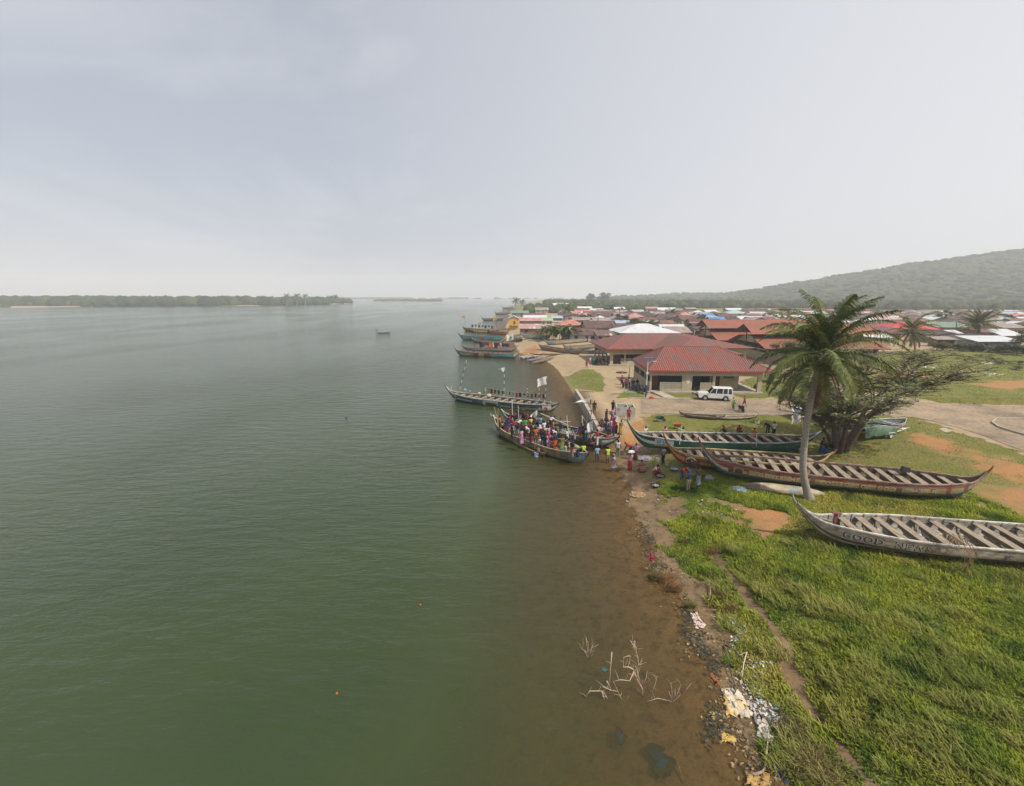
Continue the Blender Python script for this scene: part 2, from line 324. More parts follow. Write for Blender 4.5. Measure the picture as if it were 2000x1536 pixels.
# ---------------------------------------------------------------- water
def water_mat():
    m,t,b=newmat('river_water'); l=t.links.new
    a=N(t,'ShaderNodeAttribute',attribute_name='depth'); g=N(t,'ShaderNodeNewGeometry')
    b.inputs['IOR'].default_value=1.333; b.inputs['Roughness'].default_value=.12; b.inputs['Specular IOR Level'].default_value=.5
    def noise(s,sc=(1,1,1),d=4,r=.55,rot=0,dist=0):
        mp=N(t,'ShaderNodeMapping'); mp.inputs['Scale'].default_value=sc; mp.inputs['Rotation'].default_value=(0,0,rot); l(g.outputs['Position'],mp.inputs[0])
        n=N(t,'ShaderNodeTexNoise'); n.inputs['Scale'].default_value=s; n.inputs['Detail'].default_value=d; n.inputs['Roughness'].default_value=r; n.inputs['Distortion'].default_value=dist; l(mp.outputs[0],n.inputs['Vector']); return n.outputs[0]
    c=N(t,'ShaderNodeValToRGB'); e=c.color_ramp.elements; e[0].position=0; e[0].color=(.075,.058,.026,1); e[1].position=1; e[1].color=(.031,.050,.017,1)
    k=e.new(.35); k.color=(.055,.050,.018,1); k=e.new(.7); k.color=(.039,.053,.017,1)
    l(a.outputs['Fac'],c.inputs[0])
    big=noise(.05,(1,1,1),3); mu=N(t,'ShaderNodeMixRGB',blend_type='MULTIPLY'); mu.inputs[0].default_value=.5
    cb=N(t,'ShaderNodeValToRGB'); cb.color_ramp.elements[0].position=.35; cb.color_ramp.elements[0].color=(.72,.75,.75,1); cb.color_ramp.elements[1].position=.62; cb.color_ramp.elements[1].color=(1.15,1.1,1.1,1)
    l(big,cb.inputs[0]); l(c.outputs[0],mu.inputs[1]); l(cb.outputs[0],mu.inputs[2]); l(mu.outputs[0],b.inputs['Base Color'])
    # ripples: short wind waves crossing a longer chop; slicks where the wind misses
    r1=noise(3.4,(.34,1,1),4,.65,R(14)); r2=noise(1.0,(.42,1,1),3,.5,R(6)); slick=noise(.012,(1,.35,1),4,.55,R(-30),1.5)
    sl_=N(t,'ShaderNodeMapRange'); sl_.inputs[1].default_value=.45; sl_.inputs[2].default_value=.58; sl_.inputs[3].default_value=.4; sl_.inputs[4].default_value=1.0; l(slick,sl_.inputs[0])
    ad=N(t,'ShaderNodeMath',operation='MULTIPLY_ADD'); l(r2,ad.inputs[0]); ad.inputs[1].default_value=2.2; l(r1,ad.inputs[2])
    bu=N(t,'ShaderNodeBump'); bu.inputs['Distance'].default_value=.19; l(ad.outputs[0],bu.inputs['Height']); 
    st=N(t,'ShaderNodeMath',operation='MULTIPLY'); l(sl_.outputs[0],st.inputs[0]); st.inputs[1].default_value=1.0; l(st.outputs[0],bu.inputs['Strength'])
    l(bu.outputs[0],b.inputs['Normal'])
    # clear shallows: the bed shows through until the water is deep
    tr=N(t,'ShaderNodeBsdfTransparent'); tr.inputs[0].default_value=(.86,.80,.66,1)
    ms=N(t,'ShaderNodeMixShader'); al=N(t,'ShaderNodeValToRGB'); e=al.color_ramp.elements; e[0].position=0; e[0].color=(.12,.12,.12,1); e[1].position=.75; e[1].color=(1,1,1,1); k=e.new(.25); k.color=(.55,.55,.55,1)
    l(a.outputs['Fac'],al.inputs[0]); l(al.outputs[0],ms.inputs[0]); l(tr.outputs[0],ms.inputs[1]); l(b.outputs[0],ms.inputs[2])
    l(ms.outputs[0],t.nodes['Material Output'].inputs[0]); return m
wx=axis(-15,30,.8,-6500,7000); wy=axis(6,70,.8,-55,4500)
WX,WY=np.meshgrid(wx,wy); wsd=-shore_sd(WX,WY)
idx=np.arange(WX.size).reshape(WX.shape)
WF=np.stack([idx[:-1,:-1],idx[:-1,1:],idx[1:,1:],idx[1:,:-1]],-1).reshape(-1,4)
keep=(wsd.ravel()[WF].max(1)>-3.0)
dep=np.clip(wsd/16.5,0,1)
water=npmesh('river_water',np.stack([WX,WY,np.zeros_like(WX)],-1).reshape(-1,3),WF[keep],water_mat(),attr={'depth':dep.ravel()}); tag(water,kind='structure')
# ---------------------------------------------------------------- haze
hb=MB(); hb.box((0,1700,98),(9000,5600,206)); 
hm=bpy.data.materials.new('air_haze'); hm.use_nodes=True; ht=hm.node_tree; ht.nodes.clear(); ho=N(ht,'ShaderNodeOutputMaterial'); hv=N(ht,'ShaderNodeVolumePrincipled')
hv.inputs['Color'].default_value=(.93,.95,1.0,1); hv.inputs['Density'].default_value=.00037; hv.inputs['Anisotropy'].default_value=0.0
ht.links.new(hv.outputs[0],ho.inputs['Volume'])
haze=hb.build('haze',hm); tag(haze,kind='stuff',label='pale dusty haze filling the air over river and town')
# ---------------------------------------------------------------- hill and far woods
def clump_template(n=42,seed=1):
    r=np.random.RandomState(seed); vs=[];fs=[]
    bm=bmesh.new(); bmesh.ops.create_icosphere(bm,subdivisions=2,radius=1.0)
    for v in bm.verts:
        q=mnoise.noise(v.co*2.3+Vector((seed,0,0))); v.co*=1+.45*q; v.co.z=v.co.z*.8+.35
    V=np.array([v.co[:] for v in bm.verts]); Fq=np.array([[v.index for v in f.verts] for f in bm.faces]); bm.free(); return V,Fq
TPL=[clump_template(seed=s) for s in (1,2,3,4)]
def scatter_clumps(name,pos,size,colr,mat,zs=None):
    Vs=[];Fs=[];Cs=[];b=0
    for i in range(len(pos)):
        V,Fq=TPL[i%4]; a=nrs.rand()*6.28; ca,sa=math.cos(a),math.sin(a); s=size[i]; h=zs[i] if zs is not None else s
        W=np.stack([(V[:,0]*ca-V[:,1]*sa)*s,(V[:,0]*sa+V[:,1]*ca)*s,V[:,2]*h],-1)+pos[i]
        Vs.append(W);Fs.append(Fq+b);b+=len(V)
        j=.8+.4*nrs.rand(len(V),1); Cs.append(colr[i][None,:]*j)
    return npmesh(name,np.concatenate(Vs),np.concatenate(Fs),mat,col=np.concatenate(Cs))
LEAFM=colmat('far_leaf_mass',rough=.95,spec=.05,wear=.55,wearcol=(.02,.035,.012),nscale=.6,wlo=.42,whi=.6)
# hill: foot and crest seen in the photograph, at their own distance
ridge=[(1180,581,1500),(1260,577.5,1750),(1340,573,1800),(1400,574.5,1700),(1440,571,1600),(1480,565,1450),(1530,556,1400),(1580,549,1380),(1640,534+5,1350),(1712,528,1330),(1762,518,1300),(1820,511,1290),(1892,501.5,1280),(1937,494,1270),(2000,489,1250),(2120,474,1240),(2300,466,1230),(2600,480,1230)]
def ridge_at(px):
    xs=[r[0] for r in ridge]; return np.interp(px,xs,[r[1] for r in ridge]),np.interp(px,xs,[r[2] for r in ridge])
hp=np.linspace(1180,2600,330); rows=np.concatenate([np.linspace(0,1,70),np.linspace(1.03,1.6,12)])
HV=np.zeros((len(rows),len(hp),3))
for j,px in enumerate(hp):
    ry,rY=ridge_at(px); C=vert(px,ry,rY); fy=np.interp(px,[1180,1480,1640,2000,2600],[950,830,720,640,600])
    A=vert(px,600,fy); dx=(C.x-A.x)
    for i,s in enumerate(rows):
        Yc=fy+(rY-fy)*s; xx=C.x*(Yc/rY)
        if s<=1: z=.5+(C.z-.5)*(s**1.25*(.75+.25*math.sin(s*PI/2)))
        else: z=C.z*(1-((s-1)/.6)**1.5)
        q=Vector((xx*.012,Yc*.012,0)); z+=(8*mnoise.noise(q*.5)+3.5*mnoise.noise(q*2.1))*min(1,s*2)*min(1,C.z/40)*(.15+.85*abs(1-s))+1.6*mnoise.noise(q*9)
        HV[i,j]=(xx,Yc,z)
idx=np.arange(HV.shape[0]*HV.shape[1]).reshape(HV.shape[:2])
HF=np.stack([idx[:-1,:-1],idx[:-1,1:],idx[1:,1:],idx[1:,:-1]],-1).reshape(-1,4)
hcol=pm('hill_bush',(.026,.044,.014),(.045,.06,.022),scale=.03,rough=.95,bump=.9,coord='Object',spec=.05,bscale=.25)
hill=npmesh('hill',HV.reshape(-1,3),HF,hcol,smooth=True); tag(hill,kind='structure')
n=4200; ii=(nrs.rand(n)**.8*68).astype(int); jj=(nrs.rand(n)*(len(hp)-120)).astype(int); ii[:900]=69-nrs.randint(0,3,900)
pos=HV[ii,jj]+np.stack([nrs.randn(n)*5,nrs.randn(n)*5,np.zeros(n)-1],-1); sz=2.6+6.5*nrs.rand(n)**3
base=np.array([[.040,.068,.020],[.055,.085,.026],[.075,.095,.032],[.03,.052,.02]])
patch=np.array([mnoise.noise(Vector((p[0]*.006,p[1]*.006,3))) for p in pos]); cc=base[nrs.randint(0,4,n)]*(1+.9*patch[:,None])
hw=scatter_clumps('hillside_woodland',pos,sz,cc*.62,colmat('hill_leaf_mass',rough=.95,spec=.05),sz*.62); tag(hw,'dense green woodland covering the whole hillside','woodland',kind='stuff')
def belt(name,label,polys,n,smin,smax,hs=1.0,dark=1.0):
    P_=[];k=0
    while len(P_)<n:
        px0,px1,Y0,Y1=polys[rnd.randrange(len(polys))]; px=rnd.uniform(px0,px1); Yc=rnd.uniform(Y0,Y1)
        x=(px-1000)/FPX*(Yc*cp+ (CAMZ)*sp); z=hz(x,Yc)
        if z<.3: k+=1; 
        if z<.3 and k<20000: continue
        P_.append((x,Yc,z))
    P_=np.array(P_); s=smin+(smax-smin)*nrs.rand(n)**1.6; c=base[nrs.randint(0,4,n)]*dark*(.8+.5*nrs.rand(n,1))
    o=scatter_clumps(name,P_+np.array([0,0,0])[None,:],s,c,LEAFM,s*hs); return tag(o,label,'woodland',kind='stuff')
belt('treeline','dark green belt of trees behind the town roofs',[(1065,1500,640,980),(1065,1250,700,1000),(1300,1900,600,760),(1620,2300,540,640)],2200,3.5,8,1.15,.85)
belt('far_bank_woodland','low mangrove woodland along the far left bank',[(-350,690,740,1300),(-350,640,760,950),(-350,300,740,1250),(480,690,640,800)],2700,5,13,1.15,.8)
belt('waterline_bushes','low scattered bushes on the pale waterline strip of the far bank',[(-300,60,640,660),(120,160,650,670),(300,420,650,670),(460,690,650,760)],230,2.2,5.5,.7,1.1)
belt('riverside_trees','trees between the furthest roofs on the town shore',[(1030,1120,420,600),(1100,1250,480,640)],260,2.5,6,1.0,.9)
belt('far_shore_woodland','faint line of woodland across the river mouth',[(300,1100,2960,3150),(640,1060,2960,3150)],520,10,22,.55,1)
pp=[]
for k in range(190):
    a=rnd.uniform(732,862); d_=at(a,rnd.uniform(587.6,589),0); pp.append((d_.x,d_.y,.5))
s_=4+5*nrs.rand(190); o=scatter_clumps('island_woodland',np.array(pp),s_,base[nrs.randint(0,4,190)],LEAFM,s_*.8); tag(o,'low green island of mangrove out in the river','woodland',kind='stuff')
# ---------------------------------------------------------------- boats
WOOD=pm('weathered_wood',(.20,.155,.11),(.10,.075,.052),scale=3,stretch=(.6,6,6),rough=.85,bump=.4)
WOODP=pm('pale_plank_wood',(.34,.285,.215),(.17,.13,.095),scale=2.5,stretch=(6,.6,6),rough=.85,bump=.4)
WOODD=pm('dark_wet_wood',(.10,.078,.055),(.045,.034,.025),scale=3,rough=.6,bump=.4)
WOODD2=pm('worn_brown_bench',(.22,.17,.11),(.12,.09,.06),scale=3,rough=.8)
HULLP=colmat('hull_paint',rough=.55,wear=.75,wearcol=(.20,.15,.10),nscale=2.4,wlo=.52,whi=.66,stretch=(.45,1,1.6))
HULLW=colmat('worn_hull_paint',rough=.7,wear=.85,wearcol=(.26,.20,.15),nscale=2.6,wlo=.44,whi=.6,stretch=(.45,1,1.8))
HULLX=colmat('scoured_hull_paint',rough=.8,wear=.9,wearcol=(.17,.125,.095),nscale=3.0,wlo=.42,whi=.62,stretch=(.5,1,1.1))
WHITEP=pm('faded_white_paint',(.66,.64,.58),(.42,.38,.32),scale=5,rough=.6)
DARKM=pm('dark_metal',(.03,.03,.035),(.08,.075,.07),scale=8,rough=.5)
ROPE=plain('rope',(.35,.27,.17))
NETB=pm('blue_grey_net',(.16,.25,.33),(.38,.42,.43),scale=18,rough=.9)
NETG=pm('grey_green_net',(.12,.16,.14),(.26,.28,.24),scale=18,rough=.9)
class Hull:
    def __init__(s,L,B,H,rb,rs,tb=.10,ts=.08,sheer=.35,flare=4.2,lift=.0):
        s.L,s.B,s.H,s.rb,s.rs,s.tb,s.ts,s.sheer,s.fl=L,B,H,rb,rs,tb,ts,sheer,flare
    def zg(s,t):
        z=s.H+s.sheer*max(0,1-t/.42)**2+.7*s.sheer*max(0,(t-.6)/.4)**2
        z+=s.rb*max(0,1-t/s.tb)**2.2+s.rs*max(0,(t-1+s.ts)/s.ts)**2.1
        return z
    def zk(s,t):
        a=max(0,1-t/(s.tb*1.5)); b=max(0,(t-1+s.ts*1.8)/(s.ts*1.8))
        z=.10*max(0,1-t/.4)**2+.10*max(0,(t-.7)/.3)**2
        return z+(s.zg(0)-.22-z)*a**2.1+(s.zg(1)-.18-z)*b**2.1
    def hb(s,t):
        e=.045
        a=min(1,max(0,(t-s.tb*.28)/.33)); b=min(1,max(0,(1-t-s.ts*.25)/.30))
        return max(e,s.B/2*(math.sin(a*PI/2)**.85)*(math.sin(b*PI/2)**.8))
    def pos(s,t,v,side,off=0.0):
        b=s.hb(t); z0,z1=s.zk(t),s.zg(t)
        y=b*(1-(1-v)**s.fl); z=z0+(z1-z0)*v**1.12
        return Vector((t*s.L,side*(y+off),z))
def make_boat(name,label,cat,hull,paint,mat=None,thw=14,thw_rng=(.1,.93),group=None,rail=(.4,.36,.3),text=(),ribs=True,inner=WOOD,nu=110,nv=14,thwm=None,tw=.30,keelclr=None,wood_step=1):
    h=hull; root=empty(name,label=label,cat=cat,group=group)
    ts=[ (i/nu) for i in range(nu+1)]; vs=[];cs=[];fs=[]
    for t in ts:
        for side in (-1,1):
            for j in range(nv+1): vs.append(h.pos(t,j/nv,side)); 
    W=2*(nv+1)
    def vid(i,sd,j): return i*W+(0 if sd<0 else nv+1)+j
    FV=[];FC=[]
    for i in range(nu):
        for sd in (-1,1):
            for j in range(nv):
                q=[vid(i,sd,j),vid(i+1,sd,j),vid(i+1,sd,j+1),vid(i,sd,j+1)]
                if sd>0: q=q[::-1]
                FV.append([vs[k] for k in q]); FC.append(paint((i+.5)/nu,(j+.5)/nv,sd))
    # unshared faces so the painted bands keep crisp edges
    V=np.array([p[:] for f in FV for p in f]); C=np.repeat(np.array(FC),4,axis=0); F4=np.arange(len(V)).reshape(-1,4)
    npmesh('hull',V,F4,mat or HULLP,parent=root,col=C)
    ib=MB(); 
    off=.05
    for i in range(nu+1):
        for side in (-1,1):
            for j in range(nv+1):
                p=h.pos(ts[i],j/nv,side); 
                ib.v.append((p.x,p.y-side*min(off,abs(p.y)*.6),max(p.z,h.zk(ts[i])+.06)))
    for i in range(nu):
        for sd in (-1,1):
            for j in range(nv):
                q=[vid(i,sd,j),vid(i+1,sd,j),vid(i+1,sd,j+1),vid(i,sd,j+1)]
                if sd<0: q=q[::-1]
                ib.f.append(tuple(q)); ib.m.append(0)
    if ribs:
        nr=int(h.L/.9)
        for k in range(1,nr):
            t=.08+.86*k/nr
            for sd in (-1,1):
                ib.tube([h.pos(t,v,sd,-.07)+Vector((0,0,.03)) for v in (0,.15,.35,.6,.85,1)],.035,5)
    ib.build('inner_planking',inner,root)
    for sd in (-1,1):
        g=MB(); pts=[h.pos(.012+.976*i/70,1,sd,.0) for i in range(71)]
        for i in range(70):
            a,b=pts[i],pts[i+1]; w_=.055; o_=Vector((0,sd*w_,0)); u_=Vector((0,0,.035)); d_=Vector((0,0,-.05))
            g.add([a-o_+u_,a+o_+u_,b+o_+u_,b-o_+u_,a-o_+d_,a+o_+d_,b+o_+d_,b-o_+d_],[(0,1,2,3),(0,4,5,1),(1,5,6,2),(2,6,7,3),(3,7,4,0),(4,7,6,5)])
        g.build('gunwale',pm('rail_%.2f_%.2f_%.2f'%rail,rail,tuple(x*.55 for x in rail),scale=2.5,rough=.7,lo=.42,hi=.6),root)
    # stem and stern posts
    for (t0,t1,nm,ex) in ((0,.0,'stem_post',-1),(1,1,'stern_post',1)):
        z1=h.zg(t0); sb=MB(); x=t0*h.L
        sb.tube([(x-ex*.22,0,z1-.45),(x,0,z1-.1),(x+ex*.07,0,z1+.16)],[.075,.07,.035],8); sb.build(nm,mat or HULLP if False else (inner if keelclr is None else keelclr),root)
    for k in range(thw):
        t=thw_rng[0]+(thw_rng[1]-thw_rng[0])*k/max(1,thw-1)+rnd.uniform(-.003,.003); b=h.hb(t)-.03; z=h.zg(t)-.17-rnd.uniform(0,.05)
        tm=MB(); tm.box((t*h.L,0,z),(tw+rnd.uniform(-.04,.05),2*b*.985,.055),rz=rnd.uniform(-.02,.02))
        if k%wood_step==0 and tw>.2: tm.box((t*h.L+tw*.42,0,z-.27),(.04,2*b*.82,.34))
        tm.build('thwart',thwm or WOODP,root)
    for (s_,t0,v0,size,sd,colr,nm) in text: hull_text(root,h,s_,t0,v0,size,sd,colr,nm)
    return root
def hull_text(root,h,s_,t0,v0,size,sd,colr,nm='lettering',stretch=1.15):
    adv=0.0
    for wd in s_.split(' '):
        if not wd: adv+=size*.45; continue
        cu=bpy.data.curves.new(nm,'FONT'); cu.body=wd; cu.size=size; cu.resolution_u=2; cu.space_character=1.15; cu.offset=size*(.04 if colr!=(.50,.45,.38) else -.012)
        o=bpy.data.objects.new(nm,cu); COL.objects.link(o); bpy.context.view_layer.update()
        me=bpy.data.meshes.new_from_object(o.evaluated_get(bpy.context.evaluated_depsgraph_get())); bpy.data.objects.remove(o); bpy.data.curves.remove(cu)
        wmax=max([v.co.x for v in me.vertices]+[0])
        for v in me.vertices:
            x=(v.co.x+adv)*stretch; t=t0+(x if sd<0 else -x)/h.L; hh=h.zg(t)-h.zk(t); vv=min(.985,max(.02,v0+v.co.y/hh))
            v.co=h.pos(t,vv,sd,.014 if colr!=(.50,.45,.38) else .024)
        adv+=wmax+size*.45
        me.materials.clear(); me.materials.append(plain('letter_%.2f_%.2f_%.2f'%colr,colr)); t_=bpy.data.objects.new(nm,me); COL.objects.link(t_); t_.parent=root
def place(root,h,a,b,heel=0.0,base=None):
    """a, b: world points of bow tip and stern tip (z ignored for heading); base: keel height"""
    a=Vector(a);b=Vector(b); d=b-a; ang=math.atan2(d.y,d.x); s=Vector((d.x,d.y,0)).length/h.L
    root.rotation_euler=(heel,0,ang); root.location=(a.x,a.y,base); return s
def blen(a,b): return (Vector((b.x-a.x,b.y-a.y,0))).length
G_=.97
def bands(*st):      # [(v_top,colour),...] from keel to gunwale
    def f(t,v,sd):
        for vt,c in st:
            if v<=vt: return c
        return st[-1][1]
    return f
GREEN=(.012,.115,.075); DGREEN=(.02,.075,.055); WHT=(.55,.54,.47); CREAM=(.50,.43,.27); REDP=(.27,.04,.03); BLUE=(.05,.16,.26); LBLUE=(.10,.27,.33); BROWN=(.14,.09,.06); YEL=(.52,.30,.04); BLK=(.03,.03,.032); TURQ=(.06,.26,.28)
def boat_at(name,label,a,b,zk,B,H,rb,rs,paint,za=None,zb=None,**k):
    """a,b pixel of bow tip and stern tip, zk keel base height"""
    hk={q:k.pop(q) for q in list(k) if q in('tb','ts','sheer','flare')}
    z0=zk+H+hk.get('sheer',.35)+rb; z1=zk+H+.7*hk.get('sheer',.35)+rs
    A=at(*a,z0 if za is None else za); Bp=at(*b,z1 if zb is None else zb)
    h=Hull(blen(A,Bp),B,H,rb,rs,**hk); heel=k.pop('heel',0)
    r=make_boat(name,label,k.pop('cat','boat'),h,paint,**k); place(r,h,A,Bp,heel,zk); r['_L']=h.L; del r['_L']
    return r,h
# hauled-out boats on the grass
def p_2020(t,v,sd):
    if .135<t<.225 and .42<v<.93: return (.56,.55,.50) if v<.62 else (.45,.50,.52)
    if v<.10: return (.10,.09,.07)
    if v>.92: return (.10,.27,.33)
    if t<.02: return GREEN
    if v>.70: return DGREEN if t<.14 or t>.24 else (.02,.085,.075)
    if t<.14: return WHT if v>.52 else GREEN
    return GREEN if v<.70 else (.02,.09,.08)
b1,h1=boat_at('fishing_boat','long green and white wooden boat numbered 2020 hauled out furthest from the camera',(1226,822),(1610,838),G_+.02,3.1,1.3,1.2,.85,p_2020,thw=15,tw=.42,thw_rng=(.09,.90),rail=(.45,.50,.50),tb=.085,ts=.12,group='long wooden boats hauled out on the grass',
   text=[('20 20',.145,.66,.30,-1,(.08,.12,.17),'number'),('GOD IS LOVE',.14,.44,.17,-1,(.33,.33,.31),'lettering')],keelclr=plain('post_green',GREEN))
def p_grace(t,v,sd):
    if v<.12: return (.15,.06,.03)
    if t<.13:
        return (.33,.06,.035) if v>.72 else ((.50,.25,.05) if v>.42 else (.28,.07,.04))
    if v>.88: return (.55,.42,.12)
    if t>.90: return (.45,.33,.07) if v>.5 else (.36,.09,.04)
    return (.24,.06,.04)
b2,h2=boat_at('fishing_boat','red and yellow wooden boat with a painted round portrait, second in the row',(1297,850),(1632,880),G_+.02,3.0,1.15,1.2,.75,p_grace,thw=14,tw=.40,thw_rng=(.11,.88),rail=(.50,.40,.20),tb=.10,ts=.12,group='long wooden boats hauled out on the grass',
   text=[('GREAT KING',.215,.40,.36,-1,(.50,.34,.06),'lettering')],keelclr=plain('post_red',(.3,.07,.04)))
def p_gov(t,v,sd):
    if v<.08: return (.13,.10,.08)
    if t<.12: return (.27,.045,.035) if v>.66 else ((.55,.52,.42) if v>.46 else (.012,.13,.085))
    if v>.80: return (.24,.05,.035)
    if v>.52: return (.42,.30,.15) if int(t*53)%3 else (.24,.07,.04)
    return (.015,.115,.08)
b3,h3=boat_at('fishing_boat','longest boat, dark red gunwale over cream and green planks, standing under the coconut palm',(1365,857),(1937,914),G_+.0,3.5,1.38,1.42,1.05,p_gov,mat=HULLW,thw=18,thw_rng=(.10,.93),rail=(.34,.22,.18),tb=.09,ts=.07,sheer=.3,group='long wooden boats hauled out on the grass',
   text=[('GOVERNMENT   COLLEGE  OF  GOD',.225,.54,.42,-1,(.55,.46,.25),'lettering'),('LOMA SYL-SL',.70,.58,.30,-1,(.48,.44,.32),'lettering')],keelclr=plain('post_red',(.3,.07,.04)),tw=.44)
def p_news(t,v,sd):
    if v<.12: return (.30,.13,.07) if t<.2 else (.26,.21,.16)
    if v<.33: return (.46,.43,.37)
    if v<.47: return (.035,.035,.04)
    return (.46,.40,.33)
A4=at(1550,970,G_+2.88); D4=(at(2000,1046,G_+1.3)-at(1680,1021,G_+1.35)).normalized()
h4=Hull(22,3.5,1.28,1.25,.8,tb=.10,ts=.08,sheer=.32)
b4=make_boat('fishing_boat','weathered off-white wooden boat lettered GOOD NEWS, nearest the camera','boat',h4,p_news,mat=HULLX,thw=17,thw_rng=(.10,.93),rail=(.62,.58,.52),group='long wooden boats hauled out on the grass',
   inner=pm('whitewashed_wood',(.40,.365,.31),(.13,.11,.085),scale=3,stretch=(1,3,3),rough=.85,bump=.4),text=[('GOOD  NEWS',.118,.565,.50,-1,(.05,.045,.05),'lettering'),('GOOD  NEWS',.1202,.578,.50,-1,(.50,.45,.38),'lettering'),('ST',.47,.55,.34,-1,(.10,.09,.09),'lettering')],keelclr=pm('post_grey',(.4,.34,.29),(.25,.2,.17)),tw=.42)
place(b4,h4,A4,A4+D4*22,0,G_+.02)
# portrait medallion and emblem discs on the bows
def hull_disc(root,h,t0,v0,r,sd,colr,nm,ring=None,asp=1.25):
    m=MB(); vs=[]
    for k in range(25):
        a=2*PI*k/24; rr=0 if k==24 else r; x=rr*math.cos(a)*asp; z=rr*math.sin(a)
        t=t0+x/h.L; hh=h.zg(t)-h.zk(t); vs.append(h.pos(t,min(.97,max(.02,v0+z/hh)),sd,.010 if ring is None else .006))
    m.add(vs,[(k,(k+1)%24,24) if sd<0 else ((k+1)%24,k,24) for k in range(24)]); return m.build(nm,plain('disc_%.2f_%.2f_%.2f'%colr,colr),root)
hull_disc(b2,h2,.165,.56,.36,-1,(.62,.58,.50),'portrait_disc',ring=1)
hull_disc(b2,h2,.150,.55,.17,-1,(.10,.07,.05),'portrait_head'); hull_disc(b2,h2,.186,.55,.17,-1,(.16,.11,.08),'portrait_head')
hull_disc(b3,h3,.155,.60,.22,-1,(.12,.07,.03),'emblem_disc'); hull_disc(b3,h3,.178,.60,.12,-1,(.55,.36,.08),'emblem_disc')
# post with crossbar on the nearest boat, motor on the longest
m=MB(); m.box((0,0,.35),(.16,.16,.7)); m.box((0,0,.72),(.5,.3,.06)); o=m.build('mooring_post',pm('red_brown_post',(.22,.08,.06),(.13,.06,.05)),b4); o.location=(h4.L*.115,0,h4.zg(.115)-.2)
def outboard(parent,loc,rz=0,name='outboard_motor'):
    m=MB(); m.prism([(-.22,.5),(.26,.5),(.30,.72),(.2,.9),(-.14,.92),(-.26,.75)],-.17,.17); m.box((.02,0,.22),(.16,.12,.6)); m.box((.05,0,-.2),(.3,.03,.14)); m.tube([(-.2,0,.62),(-.65,0,.7)],.03)
    o=m.build(name,DARKM,parent); o.location=loc; o.rotation_euler=(0,0,rz); return o
outboard(b3,(h3.L*.755,.55,h3.zg(.75)-.35))
# boats afloat, moored and drawn up
def p_two(t,v,sd):
    if .885<t<.945 and .12<v<.92: return (.60,.58,.52)
    if v>.93: return (.50,.48,.40)
    if v<.10: return (.10,.17,.16)
    if .07<t<.13 and .28<v<.9: return (.45,.48,.36) if (v<.4 or v>.78 or t<.08 or t>.12) else (.10,.14,.08)
    if .14<t<.36: return (.045,.085,.15)
    if .40<t<.53: return DGREEN if .35<v<.75 and .42<t<.52 else (.48,.47,.40)
    if t<.07: return DGREEN if v>.5 else (.50,.50,.44)
    if t>.55: return DGREEN if v>.55 else ((.48,.48,.42) if v>.3 else DGREEN)
    return (.10,.13,.14)
bA,hA=boat_at('fishing_boat','dark green and white boat with a red number 2 and washing line',(869,752),(1092,786),-.28,2.9,1.25,.95,.25,p_two,thw=14,tw=.42,rail=(.50,.50,.44),tb=.10,ts=.05,group='long wooden boats afloat at the bank',
   text=[('MAN PROPOSE',.15,.52,.34,-1,(.45,.42,.40),'lettering'),('GOD DISPOSE',.68,.48,.26,-1,(.42,.32,.30),'lettering'),('2',.897,.2,.95,-1,(.30,.03,.07),'number')],nu=130)
def p_c1(t,v,sd):
    if t>.88: return (.10,.26,.30)
    if v>.9: return (.42,.38,.28)
    if v<.12: return (.05,.05,.035)
    return (.13,.12,.055) if (int(t*40)%4 or v<.4) else (.30,.22,.05)
bC1,hC1=boat_at('fishing_boat','olive brown boat crowded with people at the water edge, outermost one',(961,810),(1150,888),-.35,3.1,1.3,.7,.1,p_c1,mat=HULLW,thw=12,rail=(.42,.36,.26),tb=.12,ts=.05,thwm=WOODD2,inner=WOODD,group='long wooden boats afloat at the bank',za=1.85,zb=1.1)
def p_c2(t,v,sd):
    if t>.9: return (.06,.15,.20) if v<.35 or v>.8 else (.50,.52,.50)
    if t<.1: return (.06,.16,.26)
    return (.07,.10,.11) if v<.85 else (.34,.33,.28)
bC2,hC2=boat_at('fishing_boat','dark blue boat with a white patch at its shore end, behind the olive one',(977,800),(1209,856),-.2,2.9,1.25,.75,.25,p_c2,mat=HULLW,thw=13,rail=(.36,.34,.28),tb=.1,ts=.09,thwm=WOODD2,inner=WOODD,group='long wooden boats afloat at the bank',za=1.9,zb=1.35)
def dug(label,a,b,zk,B,H,colr,group='small dugout canoes at the bank',name='dugout_canoe',rb=.18,rs=.14,inner=WOOD,mat=HULLW,thw=3,heel=0,paint=None,**k):
    return boat_at(name,label,a,b,zk,B,H,rb,rs,paint or bands((.8,colr),(1,tuple(min(.7,x*1.4) for x in colr))),cat='canoe',thw=thw,tw=.14,mat=mat,inner=inner,ribs=False,tb=.14,ts=.14,sheer=.12,nu=60,nv=7,group=group,heel=heel,rail=tuple(min(.6,x*1.25) for x in colr),**k)
dug('long brown dugout lying against the olive boat with the crowd',(992,848),(1064,885),-.12,.75,.38,(.24,.18,.10))
dug('narrow dark plank canoe nosed against the quay wall',(1137,812),(1166,872),-.1,.8,.42,(.16,.17,.15))
dug('narrow brown plank canoe beside the one at the quay wall',(1146,815),(1176,868),-.05,.7,.4,(.22,.19,.14))
